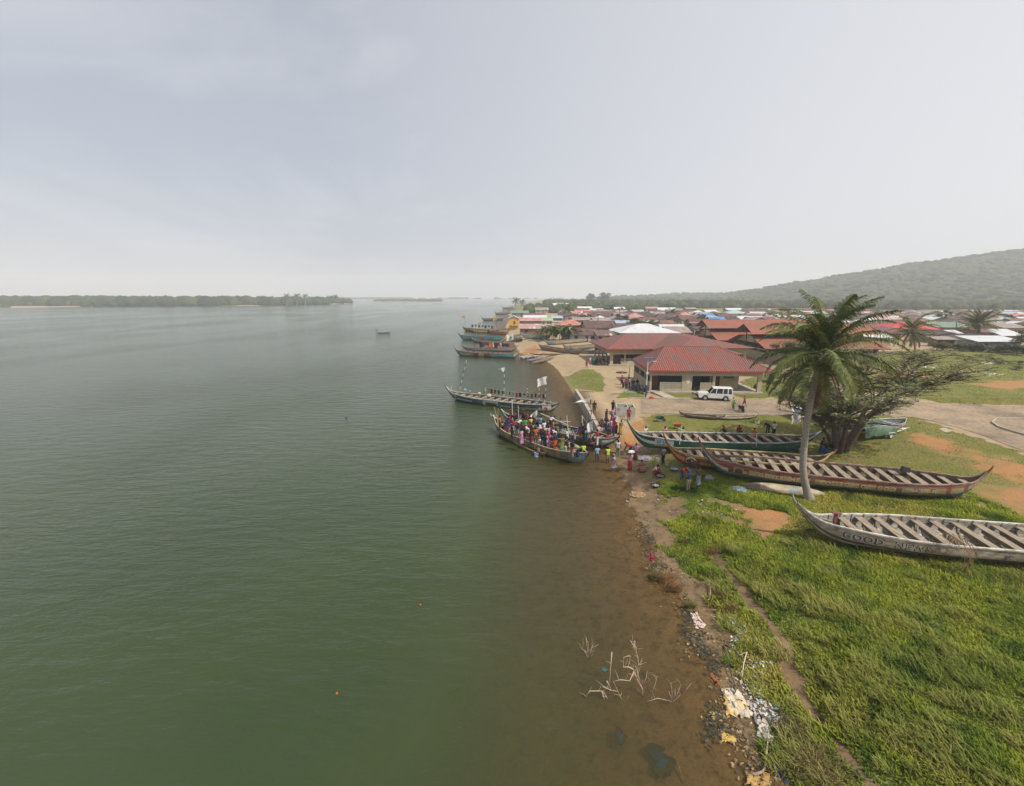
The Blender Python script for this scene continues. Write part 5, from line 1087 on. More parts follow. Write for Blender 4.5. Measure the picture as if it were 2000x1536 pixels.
# ---- banana clumps
def banana(label,px,py,n,seed,h=3.2,sc=1.0):
    rs=np.random.RandomState(seed); g0=gnd(px,py); r=empty('banana_plant',g0,0,label,'banana plant'); st=MB(); V=[];F=[];C=[]
    for i in range(n):
        ox,oy=rs.randn()*1.5*sc,rs.randn()*1.0*sc; hh=h*(.6+.5*rs.rand()); MB().tube([(ox,oy,-.1),(ox+rs.randn()*.15,oy,hh*.6)],[.14,.09],6).build('stem',plain('banana_stem',(.16,.15,.07)),r)
        for k in range(8):
            az=rs.rand()*6.28; e=1.25-.9*rs.rand(); L_=hh*(.55+.3*rs.rand()); p=np.array([ox,oy,hh*.55]); pts=[p]
            for s in range(6): e-=.28; p=p+np.array([math.cos(az)*math.cos(e),math.sin(az)*math.cos(e),math.sin(e)])*L_/6; pts.append(p)
            sd=np.array([-math.sin(az),math.cos(az),0]); c=np.array([.075,.13,.025])*(.6+.8*rs.rand()) if rs.rand()>.12 else np.array([.28,.22,.1]); b=len(V)
            for s,q in enumerate(pts): wd=.32*sc*math.sin(PI*min(.97,(s+.6)/7)); V+= [q-sd*wd+[0,0,-.08],q+sd*wd+[0,0,-.08]]; C+=[c,c]
            for s in range(6): F.append((b+2*s,b+2*s+1,b+2*s+3,b+2*s+2))
    npmesh('leaves',np.array(V),np.array(F),LEAF,parent=r,col=np.array(C))
banana('tall banana clump in front of the striped shed roof, left one',1084,666,11,1,7.5,1.5); banana('tall banana clump in front of the brown roofs, right one',1105,666,11,2,7,1.5)
banana('banana plants beside the blue house',1332,640,5,3,5,1.2); banana('banana plants just left of the market hall gable',1352,642,5,4,5,1.2)
# ---- leafy trees: trunk + limbs + crown of small leaf quads
def leafcloud(centres,rads,per,size,rs,flat=.45,c1=(.045,.08,.018),c2=(.10,.13,.035)):
    V=[];C=[]
    for (c,r_),n in zip(zip(centres,rads),per):
        d=rs.randn(n,3); d/=np.linalg.norm(d,axis=1)[:,None]; rr=r_*rs.rand(n)**.45; p=c+d*rr[:,None]*np.array([1,1,flat])
        a=rs.rand(n)*6.28; tl=rs.randn(n)*.5; s=size*(.6+.8*rs.rand(n))
        ux_=np.stack([np.cos(a),np.sin(a),np.sin(tl)*.5],-1)*s[:,None]; uy_=np.stack([-np.sin(a),np.cos(a),np.cos(tl*1.7)*.4-.2],-1)*s[:,None]*.6
        q=np.stack([p-ux_,p-uy_,p+ux_,p+uy_],1); V.append(q.reshape(-1,3)); t=rs.rand(n)[:,None]; cc=np.array(c1)*(1-t)+np.array(c2)*t; C.append(np.repeat(cc*(.8+.4*rs.rand()),4,axis=0))
    V=np.concatenate(V); return V,np.arange(len(V)).reshape(-1,4),np.concatenate(C)
def rain_tree():
    rs=np.random.RandomState(3); b=gnd(1636,880); Yb=b.y; r=empty('rain_tree',b,0,'dark many-limbed umbrella tree beside the trailer boat','tree'); m_=MB()
    def V_(a,c,dy): return vert(a,c,Yb+dy)-b
    limbs=[([(1628,884,0),(1618,850,-.3),(1600,822,-.8),(1580,798,-1.3),(1562,782,-1.8)],.28),([(1633,884,.2),(1628,830,.5),(1612,785,1.5),(1590,760,2.5)],.30),
     ([(1638,884,.2),(1640,810,.3),(1650,760,.8),(1640,720,1.2),(1628,700,1.6)],.33),([(1642,884,.3),(1655,820,1.2),(1680,765,2.5),(1694,725,3.6),(1700,705,4.2)],.30),
     ([(1648,884,0),(1690,818,-.5),(1740,778,-1),(1790,757,-1.2),(1835,745,-1.4),(1865,728,-1.2)],.34),([(1645,882,-.4),(1678,838,-1.5),(1715,800,-2.6),(1750,775,-3.4)],.27),
     ([(1650,870,-.2),(1700,808,-.2),(1740,775,.4),(1768,742,1.2),(1790,716,1.8),(1812,700,2.0)],.24),([(1640,880,1),(1660,800,2.6),(1675,740,3.6),(1668,700,4.2)],.22),([(1646,882,.8),(1690,800,2.5),(1735,755,4),(1765,720,5),(1775,700,5.6)],.30),([(1636,884,-.5),(1632,845,-1.8),(1622,815,-3.2),(1600,795,-4.2)],.26),([(1640,884,-.6),(1652,840,-2.2),(1660,805,-3.6),(1655,785,-4.6)],.26)]
    tips=[];tw=MB()
    for pts,r0 in limbs:
        P_=[V_(*p) for p in pts]; P_[0].z-=.25; n=len(P_); rad=[r0*.9*(1-.74*(k/(n-1))**.8) for k in range(n)]; rad[0]*=1.15
        Q=[]
        for i in range(n-1):
            for k in range(4):
                t=k/4; q=P_[i].lerp(P_[i+1],t); Q.append((q+Vector((rs.randn(),rs.randn(),rs.randn()))*.06*(i>0),rad[i]*(1-t)+rad[i+1]*t))
        Q.append((P_[-1],rad[-1])); m_.tube([q[0] for q in Q],[q[1] for q in Q],8)
        # secondary limbs fork upward and outward
        for k in range(int(n*7)):
            i=int(len(Q)*(.38+.6*rs.rand())); i=min(i,len(Q)-1); p,rd=Q[i]; az=rs.rand()*6.28; L_=1.2+2.4*rs.rand(); el=.25+.75*rs.rand()
            out=Vector((p.x,p.y,0)); out=out.normalized() if out.length>.1 else Vector((1,0,0)); d=(Vector((math.cos(az),math.sin(az),0))*.8+out*.8); d.normalize()
            pp=[p]; e=el
            for s in range(5):
                e*=.8; dd=d*math.cos(e)+Vector((0,0,math.sin(e))); pp.append(pp[-1]+dd*L_/5+Vector((rs.randn(),rs.randn(),rs.randn()))*.05)
            r_=min(rd*.55,.09); tw.tube(pp,[r_*(1-.8*s/5) for s in range(6)],5); tips.append((pp[-1],1.0)); 
            for q_ in range(5):
                az2=rs.rand()*6.28; p2=pp[rs.randint(2,6)]; L2=.5+.9*rs.rand(); e2=p2+Vector((math.cos(az2)*L2,math.sin(az2)*L2,.15+.25*rs.rand())); tw.tube([p2,(p2+e2)/2+Vector((0,0,.06)),e2],[.022,.014,.006],4); tips.append((e2,.7))
    m_.build('trunk',BARKD,r,smooth=True); tw.build('branches',BARKD,r)
    C_=[];R_=[];N_=[]
    for p,s in tips:
        w_=p+b; pxx=1000+870*w_.x/(w_.y*cp+(CAMZ-w_.z)*sp); dens=.34 if pxx>1790 else (.42 if pxx>1700 else .62)
        if rs.rand()<dens+.25: C_.append(np.array(p)+np.array([0,0,.05])); R_.append((.28+.34*rs.rand())*(s+.3)); N_.append(int(62*dens*s*(.6+.6*rs.rand())))
    V,F,C=leafcloud(C_,R_,N_,.10,rs,.26,(.075,.10,.03),(.20,.21,.08)); npmesh('crown',V,F,LEAF,parent=r,col=C); return r
rain_tree()
def leafy(name,label,loc,h,rw,seed,group=None,nl=26,size=.3,flat=.7,c1=(.035,.065,.015),c2=(.09,.12,.03),cat='tree',tr=.0,per=60):
    rs=np.random.RandomState(seed); r=empty(name,loc,rs.rand()*6,label,cat,group); m_=MB(); tips=[]
    m_.tube([(0,0,-.3),(.05*h,0,h*.35),(0,.03*h,h*.6)],[h*.035+.04,h*.026+.03,h*.015+.02],7)
    for k in range(6):
        a=k*1.05+rs.rand(); e=Vector((math.cos(a)*rw*.6,math.sin(a)*rw*.6,h*(.65+.25*rs.rand()))); s=Vector((.03*h,0,h*(.28+.2*rs.rand()))); m_.tube([s,(s+e)/2+Vector((0,0,.1)),e],[h*.015+.02,h*.01+.015,.01],5)
    m_.build('trunk',BARKD,r)
    for k in range(nl):
        a=rs.rand()*6.28; q=rs.rand()**.6; z=h*(.42+.5*rs.rand()); lim=math.sqrt(max(.08,1-((z/h-.66)/.42)**2)); tips.append(np.array([math.cos(a)*rw*q*lim,math.sin(a)*rw*q*lim,z]))
    V,F,C=leafcloud(tips,[rw*(.22+.18*rs.rand()) for _ in tips],[per]*nl,size,rs,flat,c1,c2); npmesh('crown',V,F,LEAF,parent=r,col=C); return r
leafy('bush','low spreading bush on the grass right of the verandah',gnd(1522,748),1.7,2.3,21,cat='bush',nl=22,size=.13,per=90,flat=.4)
leafy('tree','small green tree between the halls and the palm crown',gnd(1535,712),5.5,3.2,22,nl=34,size=.2,c1=(.05,.09,.02),c2=(.13,.17,.04),per=90)
leafy('tree','second small green tree right behind the palm crown',gnd(1575,708),5,3,23,nl=30,size=.2,c1=(.05,.09,.02),c2=(.13,.17,.04),per=90)
leafy('tree','dark green tree cut by the right frame edge above the field',gnd(1999,690),6.5,3.2,24,nl=30,size=.25,per=90)
leafy('bush','round bush hiding the end of the field hedge',gnd(1985,694),3,2.5,25,cat='bush',nl=20,size=.25,per=70)
leafy('tree','light green tree among the roofs beside the white pyramid roof',gnd(1240,648),6,4,26,nl=26,size=.4,c1=(.07,.11,.02),c2=(.14,.17,.05),per=60)
leafy('bush','leafy creeper at the gable end of the further market hall',gnd(1372,676),2.6,3.5,27,cat='bush',nl=20,size=.3,per=60,c1=(.06,.1,.02),c2=(.16,.2,.06))
leafy('tree','lone dark tree on the foot of the hill',vert(1790,612,520),9,5,28,nl=24,size=1.0,per=40)
leafy('tree','pale rounded giant tree above the far treeline, left one',vert(1154,596,1000),25,11,29,nl=24,size=2.2,per=40,c1=(.08,.1,.06),c2=(.12,.14,.08))
leafy('tree','pale broad giant tree above the far treeline, right one',vert(1177,596,1000),27,15,30,nl=28,size=2.4,per=40,c1=(.08,.1,.06),c2=(.12,.14,.08))
# trees standing among the roofs
tp=[];tries=0
while len(tp)<54 and tries<4000:
    tries+=1; y=rnd.uniform(165,640); x=rnd.uniform(y*.08+14,y*1.25); 
    if not free(x,y,2,2,.4) or 1000+870*x/(y*cp)>2100 or (x>R2o.x-8 and y<180 and x<R2o.x+60): continue
    if float(shore_sd(np.array([x]),np.array([y]))[0])<6: continue
    if any((x-a)**2+(y-b)**2<36 for a,b in tp): continue
    tp.append((x,y))
tp.sort(key=lambda t:t[1]); cnt={}
protos=[leafy('tree','',(0,0,-50),1,1,40+k) for k in range(0)]
for k,(x,y) in enumerate(tp):
    kk=('river' if x/y<.38 else ('middle' if x/y<.72 else 'hill')); cnt[kk]=cnt.get(kk,0)+1; i=cnt[kk]
    hgt=['dark round tree','light green spreading tree','small dusty green tree'][k%3]
    leafy('tree','%s among the roofs, %s side, %s'%(hgt,kk,(ORD[i-1]+' to the camera') if i<=10 else 'number %d from the camera'%i),(x,y,.9),rnd.uniform(4,7.5),rnd.uniform(2.5,4.5),50+k,group='trees among the town roofs',nl=14,size=.35+y/900,per=34,c1=((.035,.065,.015),(.06,.10,.02),(.06,.08,.035))[k%3],c2=((.08,.11,.03),(.13,.16,.04),(.12,.14,.06))[k%3])
# hedge along the far side of the field, and the ragged fence by the beach
def hedge(name,label,pts,h,wd,n,cat='hedge',c1=(.03,.055,.015),c2=(.09,.12,.03),size=.2):
    rs=np.random.RandomState(len(label)); P_=[gnd(*p) for p in pts]; o=P_[0]; C_=[];
    for i in range(n):
        k=rs.randint(0,len(P_)-1); p=P_[k].lerp(P_[k+1],rs.rand()); C_.append(np.array([p.x-o.x+rs.randn()*wd*.3,p.y-o.y+rs.randn()*wd*.3,h*(.25+.6*rs.rand())]))
    V,F,C=leafcloud(C_,[h*.4+.2*rs.rand() for _ in C_],[42]*n,size,rs,.8,c1,c2); ob=npmesh(name,V,F,LEAF,col=C); ob.location=(o.x,o.y,o.z); return tag(ob,label,cat)
hedge('hedge','ragged dark hedge between the field and the right hand houses',[(1822,684),(1870,686),(1920,688),(1990,691),(2040,693)],2.2,1.6,150,size=.28)
hedge('hedge','green overgrown fence behind the beached boats',[(1118,668),(1150,667),(1185,666),(1205,668)],2.6,1.2,70,size=.35,c1=(.05,.09,.02),c2=(.12,.17,.04))
hedge('weed_patch','grey heap of nets and weed behind the flagged moored boat',[(1004,664),(1018,668)],1.6,2.5,30,cat='heap',c1=(.15,.13,.1),c2=(.3,.27,.22),size=.3)
# rough bushes scattered in the field at right
for k,(a,b) in enumerate(((1880,702),(1900,708),(1945,706),(1960,712),(1990,712),(1985,722),(1925,700))):
    leafy('bush',['smallest','second','third','fourth','fifth','sixth','leftmost low'][k]+' low green bush in the open field at right',gnd(a,b),.9,1.8,90+k,cat='bush',group='low bushes in the open field',nl=9,size=.16,per=50,flat=.4)
# ---------------------------------------------------------------- people
def capsules_mesh(name,caps,vox,smooth_it=4):
    """one continuous skin over tapered limbs"""
    m_=MB()
    for (a,b,r0,r1) in caps:
        a=Vector(a);b=Vector(b); d=b-a; L_=d.length
        if L_<1e-4: d=Vector((0,0,1)); L_=.001
        n=d.normalized(); pts=[];rad=[]
        for k in range(4): t=PI/2*(k/4); pts.append(a-n*r0*math.cos(t)*.999); rad.append(max(.001,r0*math.sin(t)))
        pts+= [a,b]; rad+=[r0,r1]
        for k in range(1,5): t=PI/2*(k/4); pts.append(b+n*r1*math.sin(t)*.999); rad.append(max(.001,r1*math.cos(t)))
        m_.tube(pts,rad,10)
    o=m_.build(name,plain('skin_tmp',(.1,.06,.04)))
    md=o.modifiers.new('r','REMESH'); md.mode='VOXEL'; md.voxel_size=vox; md.use_smooth_shade=True
    if smooth_it: s=o.modifiers.new('s','SMOOTH'); s.iterations=smooth_it; s.factor=.5
    dg=bpy.context.evaluated_depsgraph_get(); me=bpy.data.meshes.new_from_object(o.evaluated_get(dg)); me.name=name
    old=o.data; bpy.data.objects.remove(o); bpy.data.meshes.remove(old)
    return me
def skel(hip=(0,0,.92),neck=(0,0,1.47),kn=((.03,.1,.49),(.03,-.1,.49)),an=((-.02,.11,.085),(-.02,-.11,.085)),el=((-.03,.26,1.14),(-.03,-.26,1.14)),ha=((.09,.27,.90),(.09,-.27,.90)),head=None,shz=-.07):
    hip=Vector(hip); neck=Vector(neck); up=(neck-hip).normalized(); side=Vector((0,1,0)); fwd=side.cross(up)
    hd=Vector(head) if head else neck+up*.145+fwd*.03; hu=(hd-neck).normalized(); hf=side.cross(hu)
    return dict(hip=hip,neck=neck,up=up,fwd=fwd,kn=[Vector(k) for k in kn],an=[Vector(k) for k in an],el=[Vector(k) for k in el],ha=[Vector(k) for k in ha],head=hd,hu=hu,hf=hf,
      hj=[hip+Vector((0,.095,0)),hip+Vector((0,-.095,0))],sh=[neck+up*shz+Vector((0,.18,0)),neck+up*shz+Vector((0,-.18,0))])
def body_caps(s):
    c=[]; h,n,u,f=s['hip'],s['neck'],s['up'],s['fwd']; L_=(n-h).length
    for y in (-.055,.055): c.append((h+Vector((0,y,-.01)),h+u*L_*.3+Vector((0,y*.8,0)),.115,.098)); c.append((h+u*L_*.3+Vector((0,y*.8,0)),h+u*L_*.78+Vector((0,y*1.6,0)),.098,.108))
    c.append((s['sh'][0],s['sh'][1],.062,.062)); c.append((n-u*.05,s['head']-s['hu']*.06,.055,.05))
    hd,hu,hf=s['head'],s['hu'],s['hf']
    c.append((hd+hu*.035-hf*.012,hd-hu*.02+hf*.01,.092,.080)); c.append((hd-hu*.03+hf*.03,hd-hu*.085+hf*.045,.062,.042))
    c.append((hd+hu*.0+hf*.088,hd-hu*.035+hf*.106,.011,.017)); c.append((hd-hu*.065+hf*.085+Vector((0,.02,0)),hd-hu*.065+hf*.085-Vector((0,.02,0)),.012,.012))
    for k,sg in ((0,1),(1,-1)):
        y=Vector((0,sg,0)); c.append((hd+hu*.012+hf*.082+y*.032,hd+hu*.012+hf*.083+y*.033,.014,.014)); c.append((hd+y*.088-hu*.01,hd+y*.09+hu*.03,.014,.018))
        hj,kn,an=s['hj'][k],s['kn'][k],s['an'][k]; c.append((hj,kn,.092,.056)); c.append((kn,kn+(an-kn)*.35,.055,.058)); c.append((kn+(an-kn)*.35,an,.057,.036)); 
        toe=an+Vector((.15,.02*sg,-.045)); c.append((an-Vector((.03,0,.03)),toe,.042,.028))
        sh,el,ha=s['sh'][k],s['el'][k],s['ha'][k]; c.append((sh,el,.053,.039)); c.append((el,ha,.039,.027))
        d=(ha-el).normalized(); ax=d.cross(y); ax=ax.normalized() if ax.length>.1 else Vector((1,0,0)); pal=ha+d*.045; c.append((ha,pal,.028,.030)); c.append((ha+ax*.018,pal+ax*.026,.02,.016)); c.append((ha-ax*.018,pal-ax*.026,.02,.016))
        inn=d.cross(ax)
        for q,(o_,l_) in enumerate(((-.031,.055),(-.011,.070),(.010,.066),(.030,.048))):
            p=pal+ax*o_+d*.01; m1=p+d*l_*.55+inn*.006; c.append((p,m1,.0095,.009)); c.append((m1,m1+d*l_*.4+inn*.02,.009,.008))
        p=ha+ax*.03+d*.01; c.append((p,p+ax*.03+d*.04,.011,.009))
    return c
def top_caps(s,sleeve=.55):
    c=[]; h,n,u=s['hip'],s['neck'],s['up']; L_=(n-h).length
    for y in (-.06,.06): c.append((h+u*.02+Vector((0,y,0)),h+u*L_*.35+Vector((0,y*.85,0)),.128,.116)); c.append((h+u*L_*.35+Vector((0,y*.85,0)),h+u*L_*.80+Vector((0,y*1.55,0)),.116,.122))
    c.append((s['sh'][0],s['sh'][1],.078,.078))
    for k in (0,1): a=s['sh'][k]; b=a+(s['el'][k]-a)*sleeve; c.append((a,b,.074,.064))
    return c
def legs_caps(s,frac,r0=.112,r1=.082):
    c=[(s['hj'][0],s['hj'][1],.122,.122),(s['hip'],s['hip']+s['up']*.08,.13,.12)]
    for k in (0,1):
        hj,kn,an=s['hj'][k],s['kn'][k],s['an'][k]
        if frac<=1: c.append((hj,hj+(kn-hj)*frac,r0,r1+.012))
        else: c.append((hj,kn,r0,r1)); c.append((kn,kn+(an-kn)*(frac-1),r1,.062))
    return c
def skirt_caps(s,frac=1.6):
    c=[(s['hip'],s['hip']+s['up']*.1,.135,.12)]; K=[];A=[]
    for k in (0,1):
        hj,kn,an=s['hj'][k],s['kn'][k],s['an'][k]; e=kn+(an-kn)*(frac-1); c.append((hj,kn,.12,.115)); c.append((kn,e,.115,.13)); K.append(kn);A.append(e)
    for t in (.25,.5,.75):
        c.append((s['hip'],K[0].lerp(K[1],t),.13,.12)); c.append((K[0].lerp(K[1],t),A[0].lerp(A[1],t),.12,.13))
    return c
def hair_caps(s): hd,hu,hf=s['head'],s['hu'],s['hf']; return [(hd+hu*.055-hf*.022,hd+hu*.01-hf*.045,.092,.078)]
def scarf_caps(s): hd,hu,hf=s['head'],s['hu'],s['hf']; return [(hd+hu*.06-hf*.02,hd+hu*.01-hf*.04,.105,.09),(hd+hu*.09-hf*.09,hd+hu*.05-hf*.12,.05,.035)]
POSES={
 'stand':skel(),
 'rest':skel(el=((-.02,.27,1.13),(-.03,-.27,1.14)),ha=((.22,.16,1.10),(.05,-.28,.90)),kn=((.05,.1,.49),(0,-.1,.49)),an=((.04,.13,.085),(-.06,-.12,.085))),
 'carry':skel(hip=(0,0,.91),neck=(.03,0,1.46),el=((.06,.26,1.15),(.06,-.26,1.15)),ha=((.32,.15,1.12),(.32,-.15,1.12))),
 'headload':skel(el=((.05,.30,1.56),(-.03,-.26,1.14)),ha=((.02,.16,1.80),(.09,-.27,.90))),
 'walk':skel(hip=(.02,0,.90),neck=(.06,0,1.45),kn=((.18,.1,.50),(-.05,-.1,.47)),an=((.27,.1,.09),(-.30,-.1,.13)),el=((-.10,.26,1.15),(.10,-.26,1.14)),ha=((-.02,.28,.92),(.30,-.26,1.0))),
 'bend':skel(hip=(-.18,0,.88),neck=(.28,0,1.14),kn=((-.02,.12,.47),(-.02,-.12,.47)),an=((-.06,.14,.085),(-.06,-.14,.085)),el=((.34,.22,.86),(.34,-.22,.86)),ha=((.46,.14,.60),(.46,-.14,.60)),head=(.41,0,1.21)),
 'sit':skel(hip=(-.05,0,.30),neck=(.02,0,.83),kn=((.36,.16,.47),(.36,-.16,.47)),an=((.38,.16,.085),(.40,-.16,.085)),el=((.10,.25,.52),(.10,-.25,.52)),ha=((.36,.14,.48),(.36,-.14,.48))),
 'squat':skel(hip=(-.14,0,.22),neck=(.16,0,.68),kn=((.28,.17,.48),(.28,-.17,.48)),an=((.02,.15,.085),(.02,-.15,.085)),el=((.34,.22,.46),(.34,-.22,.46)),ha=((.52,.10,.30),(.52,-.10,.30)),head=(.24,0,.80)),
}
TOPH={'stand':1.73,'rest':1.73,'carry':1.72,'headload':1.73,'walk':1.70,'bend':1.31,'sit':1.08,'squat':.92}
PM={}
def pmesh(pose,part):
    k=(pose,part)
    if k not in PM:
        s=POSES[pose]
        if part=='body': PM[k]=capsules_mesh('person_body_'+pose,body_caps(s),.0115,3)
        elif part=='hair': PM[k]=capsules_mesh('hair',hair_caps(s),.02,2)
        elif part=='scarf': PM[k]=capsules_mesh('headscarf',scarf_caps(s),.02,2)
        elif part=='top': PM[k]=capsules_mesh('shirt',top_caps(s),.02,4)
        elif part=='tank': PM[k]=capsules_mesh('vest',top_caps(s,.05),.02,4)
        elif part=='shorts': PM[k]=capsules_mesh('shorts',legs_caps(s,.85),.02,3)
        elif part=='trousers': PM[k]=capsules_mesh('trousers',legs_caps(s,1.9),.02,3)
        elif part=='skirt': PM[k]=capsules_mesh('wrap_skirt',skirt_caps(s,1.75),.022,5)
        elif part=='short_skirt': PM[k]=capsules_mesh('skirt',skirt_caps(s,1.15),.022,5)
    return PM[k]
CC={'red':(.45,.03,.04),'crimson':(.36,.02,.06),'orange':(.60,.15,.03),'yellow':(.62,.40,.05),'mustard':(.42,.26,.04),'green':(.06,.36,.08),'dark green':(.03,.09,.05),'lime':(.50,.68,.05),'blue':(.03,.09,.35),'light blue':(.25,.38,.50),'navy':(.02,.03,.08),'purple':(.12,.06,.28),'pink':(.60,.28,.34),'magenta':(.55,.05,.20),'maroon':(.18,.03,.05),'white':(.68,.67,.64),'cream':(.55,.48,.36),'grey':(.25,.26,.27),'black':(.022,.022,.025),'brown':(.13,.075,.045),'khaki':(.27,.25,.16),'olive':(.20,.19,.05),'teal':(.03,.20,.20),'patterned green':(.12,.16,.05),'patterned brown':(.16,.09,.06),'patterned purple':(.25,.12,.22),'lilac':(.38,.32,.42),'denim':(.08,.13,.22),'skin':(0,0,0)}
SK=[pm('dark_skin',(.075,.040,.025),(.055,.03,.02),rough=.5,spec=.4),pm('deep_brown_skin',(.055,.030,.020),(.04,.022,.015),rough=.5,spec=.4),pm('brown_skin',(.11,.06,.038),(.085,.045,.03),rough=.5,spec=.4)]
HAIR=plain('black_hair',(.012,.010,.010),rough=.9)
CC={k:tuple(x*.84 for x in v) for k,v in CC.items()}
def cloth(c):
    if c.startswith('patterned'): 
        b=CC[c]; return pm('cloth_'+c.replace(' ','_'),b,tuple(min(.8,x*2.6) for x in b),scale=16,rough=.9,lo=.48,hi=.54)
    return pm('cloth_'+c.replace(' ','_'),CC[c],tuple(x*.78 for x in CC[c]),scale=7,rough=.9)
def add(root,mesh,name,mat):
    o=bpy.data.objects.new(name,mesh); COL.objects.link(o); o.parent=root
    o.material_slots[0].link='OBJECT'; o.material_slots[0].material=mat; return o
PEOPLE=[]; ZB={'boat':.78,'seat':.62,'gnd':None,'water':-.35}
def person(x,hy,pose,face,top,bt,bc,where,base='gnd',sc=1.0,hat=None,cat='person',group=None,extra='',z=None):
    H=TOPH[pose]*sc
    if z is None:
        z=ZB[base]
        if z is None:
            zz=.97
            for _ in range(6):
                p=at(x,hy,zz+H); zz=.5*zz+.5*max(-.3,hz(p.x,p.y))
            p=at(x,hy,zz+H); z=hz(p.x,p.y)
    p=at(x,hy,z+H); r=empty('person',(p.x,p.y,z),R(face),None,cat,group); r.scale=(sc,sc,sc)
    i=len(PEOPLE); sk=SK[i%3]; add(r,pmesh(pose,'body'),'body',sk)
    if hat: add(r,pmesh(pose,'scarf'),'headscarf',cloth(hat))
    else: add(r,pmesh(pose,'hair'),'hair',HAIR)
    if top!='skin':
        tp_='tank' if top.startswith('-') else 'top'; top=top.lstrip('-'); add(r,pmesh(pose,tp_),'shirt' if tp_=='top' else 'vest',cloth(top))
    nm={'shorts':'shorts','trousers':'trousers','skirt':'wrap_skirt','short_skirt':'skirt'}[bt]; add(r,pmesh(pose,bt),nm,cloth(bc))
    ps={'stand':'standing','rest':'standing','carry':'carrying','headload':'with a head load','walk':'walking','bend':'bending over','sit':'sitting','squat':'squatting'}[pose]
    tn='no shirt' if top=='skin' else '%s top'%top
    lab='person in %s, %s %s, %s %s'%(tn,bc,nm.replace('_',' '),ps,where)
    PEOPLE.append((r,lab,x,hy)); return r
